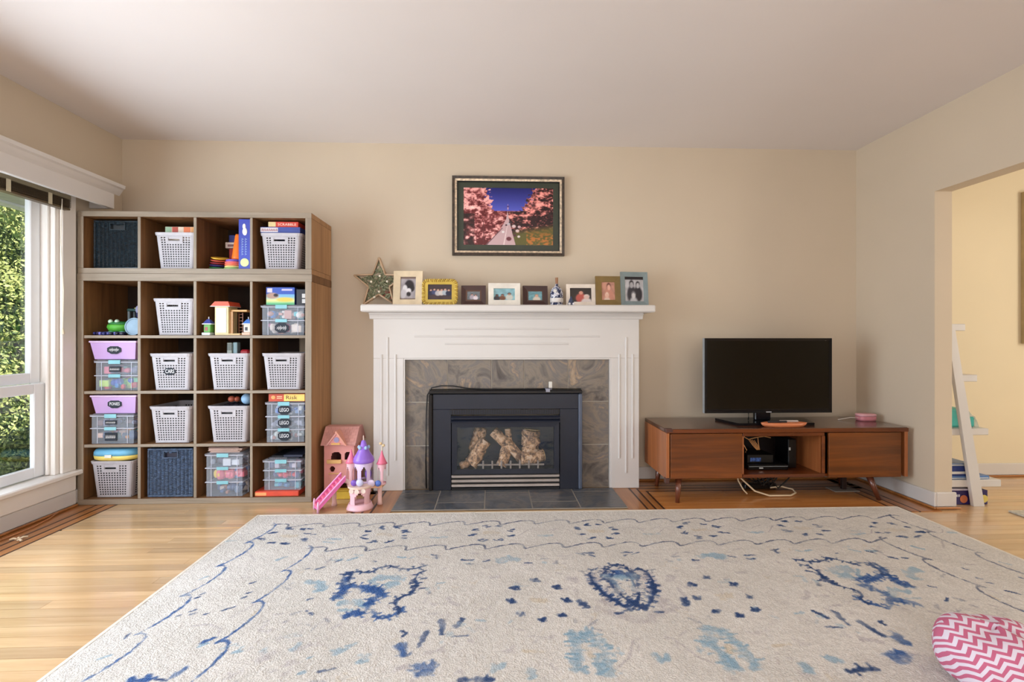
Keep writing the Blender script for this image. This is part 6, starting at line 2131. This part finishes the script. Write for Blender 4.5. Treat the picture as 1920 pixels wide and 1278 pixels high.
def wall_with_holes(name, parent, mat, x0, x1, z0, z1, y0, y1, holes):
    """front wall with arched or round openings, cut as a grid"""
    nx, nz = 44, 72
    g = np.ones((nz, nx), bool)
    for (cx, cz, rx, rz, kind) in holes:
        for j in range(nz):
            for i in range(nx):
                x = x0 + (x1 - x0) * (i + 0.5) / nx
                z = z0 + (z1 - z0) * (j + 0.5) / nz
                if kind == 'round':
                    inside = ((x - cx) / rx) ** 2 + ((z - cz) / rz) ** 2 < 1
                else:
                    inside = abs(x - cx) < rx and (cz - rz < z < cz or (z >= cz and ((x - cx) / rx) ** 2 + ((z - cz) / (rz * 0.8)) ** 2 < 1))
                if inside:
                    g[j, i] = False
    m = MB()
    V = [(x0 + (x1 - x0) * i / nx, y, z0 + (z1 - z0) * j / nz) for y in (y0, y1) for j in range(nz + 1) for i in range(nx + 1)]
    o = (nx + 1) * (nz + 1)
    F = []
    def I(i, j): return j * (nx + 1) + i
    for j in range(nz):
        for i in range(nx):
            if not g[j, i]:
                continue
            F.append((I(i, j), I(i + 1, j), I(i + 1, j + 1), I(i, j + 1)))
            F.append((o + I(i, j + 1), o + I(i + 1, j + 1), o + I(i + 1, j), o + I(i, j)))
            if i == 0 or not g[j, i - 1]: F.append((I(i, j), I(i, j + 1), o + I(i, j + 1), o + I(i, j)))
            if i == nx - 1 or not g[j, i + 1]: F.append((I(i + 1, j), o + I(i + 1, j), o + I(i + 1, j + 1), I(i + 1, j + 1)))
            if j == 0 or not g[j - 1, i]: F.append((I(i, j), o + I(i, j), o + I(i + 1, j), I(i + 1, j)))
            if j == nz - 1 or not g[j + 1, i]: F.append((I(i, j + 1), I(i + 1, j + 1), o + I(i + 1, j + 1), o + I(i, j + 1)))
    m.add(V, F)
    return m.build(name, mat, parent)


wall_with_holes('front_wall', dh, wallc, DHX0, DHX1, 0.0006, 0.330, DHY0, DHY0 + 0.009,
                [(-1.020, 0.262, 0.032, 0.030, 'arch'), (-1.045, 0.175, 0.016, 0.020, 'round'), (-0.945, 0.262, 0.022, 0.030, 'arch'), (-0.985, 0.060, 0.040, 0.060, 'arch')])
box('floor_slab', (222, 170, 100), dh, DHX0 + 0.009, DHX1 - 0.009, DHY0 + 0.010, DHY1, 0.110, 0.116)
box('floor_slab', (222, 170, 100), dh, DHX0 + 0.009, DHX1 - 0.009, DHY0 + 0.010, DHY1, 0.0008, 0.006)
box('back_wall', (120, 60, 60), dh, DHX0 + 0.009, DHX1 - 0.009, DHY1 - 0.005, DHY1, 0.1165, 0.330)
box('window_box', (232, 186, 120), dh, -1.078, -0.985, DHY0 - 0.014, DHY0 - 0.0005, 0.212, 0.236, 0.002)
box('window_box', (232, 180, 130), dh, -1.068, -0.985, DHY0 - 0.010, DHY0 - 0.0005, 0.142, 0.150, 0.002)
roofc = plain('doll_roof', (212, 154, 146), 0.6, vary=0.04)
m = MB().prism([(DHY0 - 0.020, 0.330), (DHY0 - 0.020, 0.336), (DHY0 + 0.075, 0.436), (DHY1 - 0.075, 0.436), (DHY1 + 0.004, 0.336), (DHY1 + 0.004, 0.330)], 'x', DHX0 - 0.016, DHX1 + 0.014)
rf = m.build('roof', roofc, dh)
sl = (0.436 - 0.336) / 0.095
for r in range(6):
    for k in range(8):
        x = DHX0 - 0.014 + k * 0.0277 + (0.0138 if r % 2 else 0)
        x1 = min(x + 0.0262, DHX1 + 0.0135)
        if x1 - x < 0.006:
            continue
        y0_ = DHY0 - 0.021 + r * 0.0158
        z0_ = 0.3372 + r * 0.0158 * sl
        m = MB()
        m.add([(x, y0_ - 0.0018, z0_), (x1, y0_ - 0.0018, z0_), (x1, y0_ + 0.0155, z0_ + 0.0155 * sl), (x, y0_ + 0.0155, z0_ + 0.0155 * sl),
               (x, y0_ + 0.001, z0_ - 0.002), (x1, y0_ + 0.001, z0_ - 0.002), (x1, y0_ + 0.0165, z0_ + 0.0155 * sl - 0.002), (x, y0_ + 0.0165, z0_ + 0.0155 * sl - 0.002)],
              [(0, 1, 2, 3), (7, 6, 5, 4), (0, 4, 5, 1), (1, 5, 6, 2), (3, 2, 6, 7), (0, 3, 7, 4)])
        m.build('shingle', roofc, rf)
# dormer gable
m = MB().prism([(-1.066, 0.338), (-0.955, 0.338), (-1.010, 0.412)], 'y', DHY0 - 0.032, DHY0 + 0.030)
dg = m.build('dormer', wallc, dh)
m = MB()
m.prism([(-1.076, 0.334), (-1.010, 0.420), (-1.004, 0.414), (-1.066, 0.334)], 'y', DHY0 - 0.038, DHY0 + 0.040)
m.build('barge_board', roofc, dg)
m = MB()
m.prism([(-0.944, 0.334), (-1.010, 0.428), (-1.018, 0.420), (-0.958, 0.334)], 'y', DHY0 - 0.0385, DHY0 + 0.040)
m.build('barge_board', (226, 160, 140), dg)
m = MB(); m.xf = Matrix.Translation((-1.008, DHY0 - 0.033, 0.370)) @ Matrix.Rotation(PI / 2, 4, 'X')
m.lathe([(0.017, -0.0005), (0.017, 0.002)], 0, 0, 20)
m.build('round_window', (150, 140, 176), dg)
box('flower_box', (236, 186, 110), dg, -1.040, -0.985, DHY0 - 0.040, DHY0 - 0.0325, 0.340, 0.350)
m = MB()
m.lathe([(0.022, 0.0), (0.030, 0.02), (0.026, 0.075), (0.0, 0.085)], 0, 0, 16)

cs = thing('toy_castle', 'pink and purple plastic toy castle with turrets and a stair ramp on the floor', 'toy castle', (-0.82, -0.48, 0.0))
CP, CPU, CPK, CW = plain('castle_pink', (244, 196, 206), 0.35, vary=0.03), plain('castle_purple', (150, 110, 214), 0.3, vary=0.06), plain('castle_rose', (236, 120, 150), 0.35, vary=0.03), plain('castle_lilac', (226, 206, 240), 0.35, vary=0.03)


def arched_drum(name, parent, mat, cx, cy, r, z0, z1, n_arch, gap=0.62, a0=0.0):
    """open drum: columns with round arches between them"""
    m = MB()
    n = n_arch * 10
    nz = 12
    V = []
    for w in (0, 1):
        rr_ = r - 0.006 * w
        for j in range(nz + 1):
            for i in range(n):
                a = a0 + 2 * PI * i / n
                V.append((cx + rr_ * math.cos(a), cy + rr_ * math.sin(a), z0 + (z1 - z0) * j / nz))
    o = (nz + 1) * n
    F = []
    for j in range(nz):
        for i in range(n):
            t_ = ((i + 0.5) % 10) / 10
            zz = (j + 0.5) / nz
            top = 0.50 + 0.32 * math.sqrt(max(0, 1 - ((t_ - 0.5) / (gap / 2)) ** 2)) if abs(t_ - 0.5) < gap / 2 else 0
            if abs(t_ - 0.5) < gap / 2 and 0.08 < zz < top:
                continue
            i1 = (i + 1) % n
            F.append((j * n + i, j * n + i1, (j + 1) * n + i1, (j + 1) * n + i))
            F.append((o + (j + 1) * n + i, o + (j + 1) * n + i1, o + j * n + i1, o + j * n + i))
    m.add(V, F)
    return m.build(name, mat, parent)


# ground floor
KX, KY = -0.800, -0.490
arched_drum('gatehouse', cs, CP, -0.805, -0.500, 0.062, 0.0008, 0.125, 4, a0=-PI / 2 - PI / 4 + 0.2)
MB().lathe([(0.066, 0.1252), (0.072, 0.130), (0.072, 0.140), (0.0, 0.142)], -0.805, -0.500, 28).build('terrace', (246, 214, 196), cs)
for x, y in ((-0.700, -0.440), (-0.975, -0.450)):
    MB().lathe([(0.018, 0.0008), (0.013, 0.020), (0.013, 0.080), (0.018, 0.112)], x, y, 14).build('pillar', (246, 206, 200), cs, True)
m = MB()
m.prism([(-0.86, -0.405), (-0.86, -0.515), (-0.74, -0.490), (-0.680, -0.475), (-0.672, -0.420), (-0.70, -0.400)], 'z', 0.113, 0.1248)
m.build('side_deck', (240, 190, 150), cs)
MB().lathe([(0.080, 0.0008), (0.076, 0.010), (0.066, 0.034), (0.0655, 0.034)], -0.805, -0.500, 28).build('base_skirt', CP, cs, True)
# middle storey
arched_drum('great_hall', cs, CW, -0.800, -0.440, 0.056, 0.1425, 0.262, 6, a0=0.3)
MB().lathe([(0.062, 0.2625), (0.066, 0.270), (0.060, 0.290), (0.040, 0.320), (0.022, 0.355), (0.012, 0.392), (0.0, 0.398)], -0.800, -0.440, 24).build('great_dome', CPU, cs, True)
MB().lathe([(0.005, 0.392), (0.003, 0.420), (0.0, 0.428)], -0.800, -0.440, 10).build('spire', (240, 214, 200), cs, True)
for k in range(5):
    a = 2 * PI * k / 5 + 0.4
    MB().ball((-0.800 + 0.030 * math.cos(a), -0.440 + 0.030 * math.sin(a), 0.352), (0.010, 0.010, 0.012), 8, 6).build('dome_star', (170, 200, 236), cs, True)
for k, (x, y, h, lab) in enumerate(((-0.872, -0.455, 0.262, 0), (-0.688, -0.440, 0.250, 1))):
    arched_drum('turret', cs, CP, x, y, 0.026, 0.1252 if k else 0.1252, h, 4, a0=0.2)
    MB().lathe([(0.034, h + 0.0003), (0.026, h + 0.014), (0.010, h + 0.052), (0.003, h + 0.080), (0.0, h + 0.082)], x, y, 18).build('turret_roof', CPK, cs, True)
    if k:
        MB().tube([(x, y, h + 0.080), (x, y, h + 0.118)], 0.0025, 6).build('flag_pole', (240, 220, 190), cs)
        for dx, dz in ((-0.008, 0.124), (0.010, 0.112)):
            MB().ball((x + dx, y, h + dz), 0.009, 8, 6).build('gold_ball', (236, 206, 160), cs, True)
# ornaments on the terrace
for x, y, z, r, c_ in ((-0.832, -0.536, 0.160, 0.019, (130, 90, 190)), (-0.795, -0.546, 0.164, 0.022, (206, 206, 240)), (-0.738, -0.500, 0.146, 0.022, (226, 210, 236)), (-0.700, -0.492, 0.143, 0.019, (90, 120, 200))):
    MB().ball((x, y, z), (r, r * 0.6, r), 14, 9).build('shell_ornament', c_, cs, True)
MB().ball((-0.775, -0.425, 0.185), (0.020, 0.016, 0.034), 12, 8).build('throne', CPU, cs, True)
for dx in (-0.035, 0.0, 0.035):
    m = MB(); m.xf = Matrix.Translation((-0.805 + dx, -0.5735 + abs(dx) * 0.35, 0.118)) @ Matrix.Rotation(PI / 2, 4, 'X')
    m.lathe([(0.009, -0.001), (0.014, -0.001), (0.014, 0.003), (0.009, 0.003)], 0, 0, 16)
    m.build('scroll_ring', (250, 226, 214), cs)
# stair ramp
RPK = plain('ramp_pink', (240, 120, 190), 0.3, vary=0.04)
p0, p1 = Vector((-1.048, -0.555, 0.012)), Vector((-0.915, -0.470, 0.165))
d = (p1 - p0); side = Vector((0.55, -0.835, 0)).normalized() * 0.043
m = MB()
up_ = Vector((0, 0, 0.006))
A = [p0 - side, p0 + side, p1 + side, p1 - side]
m.add([tuple(a) for a in A] + [tuple(a + up_) for a in A], [(3, 2, 1, 0), (4, 5, 6, 7), (0, 1, 5, 4), (1, 2, 6, 5), (2, 3, 7, 6), (3, 0, 4, 7)])
m.build('ramp', RPK, cs)
for k in range(8):
    q = p0 + d * (k + 0.5) / 8
    m = MB()
    e_ = Vector((d.x, d.y, 0)).normalized() * 0.010
    A = [q - side * 0.9 - e_, q + side * 0.9 - e_, q + side * 0.9 + e_, q - side * 0.9 + e_]
    m.add([tuple(a + Vector((0, 0, 0.004))) for a in A] + [tuple(a + Vector((0, 0, 0.017))) for a in A], [(3, 2, 1, 0), (4, 5, 6, 7), (0, 1, 5, 4), (1, 2, 6, 5), (2, 3, 7, 6), (3, 0, 4, 7)])
    m.build('stair_tread', CPK, cs)
for s in (-1, 1):
    m = MB()
    o_ = side * s
    m.tube([tuple(p0 + o_ + Vector((0, 0, 0.030))), tuple(p1 + o_ + Vector((0, 0, 0.030)))], 0.005, 8)
    rl_ = m.build('handrail', (246, 170, 220), cs)
    m = MB()
    A = [p0 + o_, p1 + o_]
    t_ = Vector((0.002 * s, 0, 0))
    m.add([tuple(A[0] - t_), tuple(A[1] - t_), tuple(A[1] - t_ + Vector((0, 0, 0.028))), tuple(A[0] - t_ + Vector((0, 0, 0.028))), tuple(A[0] + t_), tuple(A[1] + t_), tuple(A[1] + t_ + Vector((0, 0, 0.028))), tuple(A[0] + t_ + Vector((0, 0, 0.028)))],
          [(0, 1, 2, 3), (7, 6, 5, 4), (0, 4, 5, 1), (3, 2, 6, 7), (0, 3, 7, 4), (1, 5, 6, 2)])
    m.build('balustrade', RPK, cs)
    MB().lathe([(0.007, 0.0008), (0.006, 0.050), (0.003, 0.066), (0.0, 0.068)], (p0 + o_).x, (p0 + o_).y, 10).build('newel_post', (250, 200, 236), cs, True)
MB().tube([(-0.918, -0.466, 0.158), (-0.885, -0.470, 0.150), (-0.860, -0.480, 0.138)], 0.014, 8).build('bridge', (246, 214, 206), cs, True)
tag(MB().tube([(-0.86, -0.585, 0.004), (-0.845, -0.592, 0.008), (-0.825, -0.590, 0.004)], 0.0035, 6).build('hair_clip', (120, 70, 30), smooth=True), 'tiny brown hair clip on the floor before the castle', 'hair clip')
box_y = thing('toy_tray', 'yellow toy tray standing under the doll house opening', 'toy', (-0.955, -0.33, 0.0))
box('tray_body', (206, 170, 60), box_y, -1.000, -0.905, -0.345, -0.300, 0.0008, 0.050, 0.004)
box('tray_lid', (176, 140, 40), box_y, -1.003, -0.902, -0.348, -0.297, 0.0503, 0.060, 0.003)

# ================================================================== CHEVRON POUF
pm, nt, b = new_mat('chevron_cloth')
uv = nt.nodes.new('ShaderNodeUVMap'); uv.uv_map = 'cloth'
sp = nt.nodes.new('ShaderNodeSeparateXYZ')
nt.links.new(uv.outputs[0], sp.inputs[0])
pp = nt.nodes.new('ShaderNodeMath'); pp.operation = 'PINGPONG'; pp.inputs[1].default_value = 0.5
nt.links.new(sp.outputs[0], pp.inputs[0])
mul = nt.nodes.new('ShaderNodeMath'); mul.operation = 'MULTIPLY_ADD'; mul.inputs[1].default_value = 1.5
nt.links.new(pp.outputs[0], mul.inputs[0]); nt.links.new(sp.outputs[1], mul.inputs[2])
fr = nt.nodes.new('ShaderNodeMath'); fr.operation = 'FRACT'
nt.links.new(mul.outputs[0], fr.inputs[0])
gt = nt.nodes.new('ShaderNodeMath'); gt.operation = 'GREATER_THAN'; gt.inputs[1].default_value = 0.5
nt.links.new(fr.outputs[0], gt.inputs[0])
r_ = ramp(nt, [(0.0, (228, 218, 232)), (1.0, (200, 104, 136))])
nt.links.new(gt.outputs[0], r_.inputs[0])
nt.links.new(r_.outputs[0], b.inputs['Base Color'])
b.inputs['Roughness'].default_value = 0.9
nz = node(nt, 'ShaderNodeTexNoise', Scale=420.0)
bump(nt, b, nz.outputs['Fac'], 0.2, 0.001)
MATS['chevron_cloth'] = pm
PCX, PCY, PR, PH = 1.462, -2.130, 0.145, 0.176
pf = thing('bean_bag', 'pink and white chevron bean bag on the rug by the photo edge', 'bean bag', (PCX, PCY, 0.0145))
n, rings = 72, 26
prof = []
for j in range(rings + 1):
    t_ = j / rings
    a = PI * t_
    r_p = PR * max(0.0, math.sin(a)) ** 0.62 if 0 < t_ < 1 else 0.0
    z_p = PH / 2 - PH / 2 * math.copysign(abs(math.cos(a)) ** 0.8, math.cos(a))
    prof.append((r_p, z_p))
V, UVs, ac = [], [], 0.0
for j, (r_p, z_p) in enumerate(prof):
    if j:
        ac += math.hypot(r_p - prof[j - 1][0], z_p - prof[j - 1][1])
    for i in range(n + 1):
        a = 2 * PI * i / n
        wr = 1 + 0.018 * math.sin(7 * a + 1.0) * (r_p / PR) + 0.010 * math.sin(17 * a + 5 * z_p * 10) * (r_p / PR)
        sag = 0.012 * math.sin(3 * a + 0.6) * (z_p / PH)
        V.append((PCX + r_p * wr * math.cos(a), PCY + r_p * wr * math.sin(a), 0.0145 + z_p + sag * 0.6))
        px_, py_, pz_ = V[-1][0] - PCX, V[-1][1] - PCY, V[-1][2]
        UVs.append(((px_ * 0.95 + pz_ * 0.25) / 0.046 * (1 + 0.3 * (px_ / PR) ** 2), (pz_ * 1.0 + py_ * 0.75 - px_ * 0.30) / 0.024))
F = [(j * (n + 1) + i, j * (n + 1) + i + 1, (j + 1) * (n + 1) + i + 1, (j + 1) * (n + 1) + i) for j in range(rings) for i in range(n)]
o = MB().add(V, F).build('cloth_cover', 'chevron_cloth', pf, True)
lay = o.data.uv_layers.new(name='cloth')
for lp in o.data.loops:
    lay.data[lp.index].uv = UVs[lp.vertex_index]

# ================================================================== NEXT ROOM: LADDER SHELF, CANVAS, RUG
lad = thing('ladder_shelf', 'white leaning ladder shelf seen through the opening', 'ladder shelf', (2.95, -0.35, 0.0))
for y in (-0.602, -0.110):
    m = MB()
    p = [(2.922, 0.0008), (2.990, 0.0008), (2.800, 1.10), (2.7695, 1.10), (2.7695, 0.98)]
    m.prism(p, 'y', y - 0.022, y)
    m.build('rail', 'white_paint', lad)
for k, (x1, z0, z1) in enumerate(((2.892, 1.070, 1.112), (2.968, 0.758, 0.800), (3.040, 0.430, 0.470), (3.120, 0.112, 0.155))):
    t_ = thing_board = MB()
    t_.box(2.772, x1, -0.6015, -0.1325, z0, z1, 0.003)
    t_.build('shelf_board', 'white_paint', lad)
t = thing('storage_bin', 'turquoise plastic bin with a clear cover on the ladder shelf', 'bin', (2.95, -0.4, 0.4705))
box('bin_body', (76, 190, 180), t, 2.815, 2.955, -0.56, -0.25, 0.4708, 0.585, 0.010)
box('bin_drawer', (60, 172, 164), t, 2.9555, 2.995, -0.56, -0.25, 0.4708, 0.535, 0.008)
m = MB().prism([(2.9560, 0.5355), (2.9990, 0.5355), (2.9990, 0.4710), (3.025, 0.4710), (3.010, 0.515), (2.9800, 0.545), (2.9560, 0.575)], 'y', -0.555, -0.26)
m.build('clear_cover', clear_plastic('cover_clear', (214, 232, 228), 0.4), t)
tag(MB().lathe([(0.020, 1.1124), (0.020, 1.130), (0.006, 1.175), (0.0, 1.178)], 2.832, -0.50, 14).build('small_vase', (20, 60, 54), smooth=True), 'dark green pointed vase on the highest ladder shelf board', 'vase')
t = thing('round_ornament', 'little brown round ornament on the second ladder shelf board', 'ornament', (2.855, -0.55, 0.80))
MB().ball((2.868, -0.55, 0.8135), (0.028, 0.022, 0.013), 14, 8).build('shell', (150, 110, 86), t, True)
MB().ball((2.898, -0.55, 0.815), (0.010, 0.010, 0.008), 10, 6).build('head', (176, 140, 110), t, True)
for k, (c_, x1, h, nm) in enumerate((((92, 130, 186), 3.060, 0.020, 'light blue'), ((40, 60, 130), 2.960, 0.060, 'deep blue'), ((130, 150, 180), 2.945, 0.018, 'pale grey-blue'))):
    z_ = 0.1558 + (0.0, 0.0206, 0.0812)[k]
    bk = thing('picture_book', '%s book in the pile on the lowest ladder shelf board' % nm, 'book', (2.88, -0.4, z_), 'books on the ladder shelf')
    box('cover', c_, bk, 2.812, x1, -0.585, -0.30, z_, z_ + h, 0.001)
    box('pages', (226, 226, 222), bk, 2.816, x1 - 0.006, -0.5862, -0.5852, z_ + h * 0.2, z_ + h * 0.45)
t = thing('game_box', 'dark purple game box with orange and yellow pictures on the floor under the ladder shelf', 'game box', (2.95, -0.48, 0.0))
box('carton', (46, 34, 96), t, 2.812, 3.045, -0.590, -0.28, 0.0008, 0.088, 0.002)
box('lid', (214, 206, 220), t, 2.810, 2.930, -0.593, -0.277, 0.0884, 0.098, 0.002)
for x, c_ in ((2.890, (206, 120, 80)), (3.020, (226, 206, 110))):
    m = MB(); m.xf = Matrix.Translation((x, -0.5908, 0.036)) @ Matrix.Rotation(PI / 2, 4, 'X')
    m.lathe([(0.024, 0.0), (0.024, 0.0012)], 0, 0, 20)
    m.build('round_picture', c_, t)
m = MB()
for k in range(6):
    x = 2.818 + k * 0.0085
    m.box(x, x + 0.005, -0.5915, -0.5902, 0.050, 0.064)
m.build('lettering', (230, 230, 240), t)
cvp = thing('wall_canvas', 'tall pale canvas hanging on the yellow wall of the next room', 'canvas', (4.3, -0.02, 0.98))
box('canvas_face', (206, 192, 160), cvp, 3.915, 4.75, -0.035, -0.030, 0.982, 2.106, 0.001)
box('stretcher', (190, 170, 130), cvp, 3.917, 4.748, -0.0298, -0.001, 0.984, 2.104, 0.001)
tag(box('runner_rug', plain('runner_weave', (196, 190, 176), 0.95, vary=0.12, scale=60, bmp=0.8, bscale=300), None, 3.03, 4.6, -2.6, -0.72, 0.0006, 0.012, 0.004), 'pale grey woven rug on the floor of the next room', 'rug')
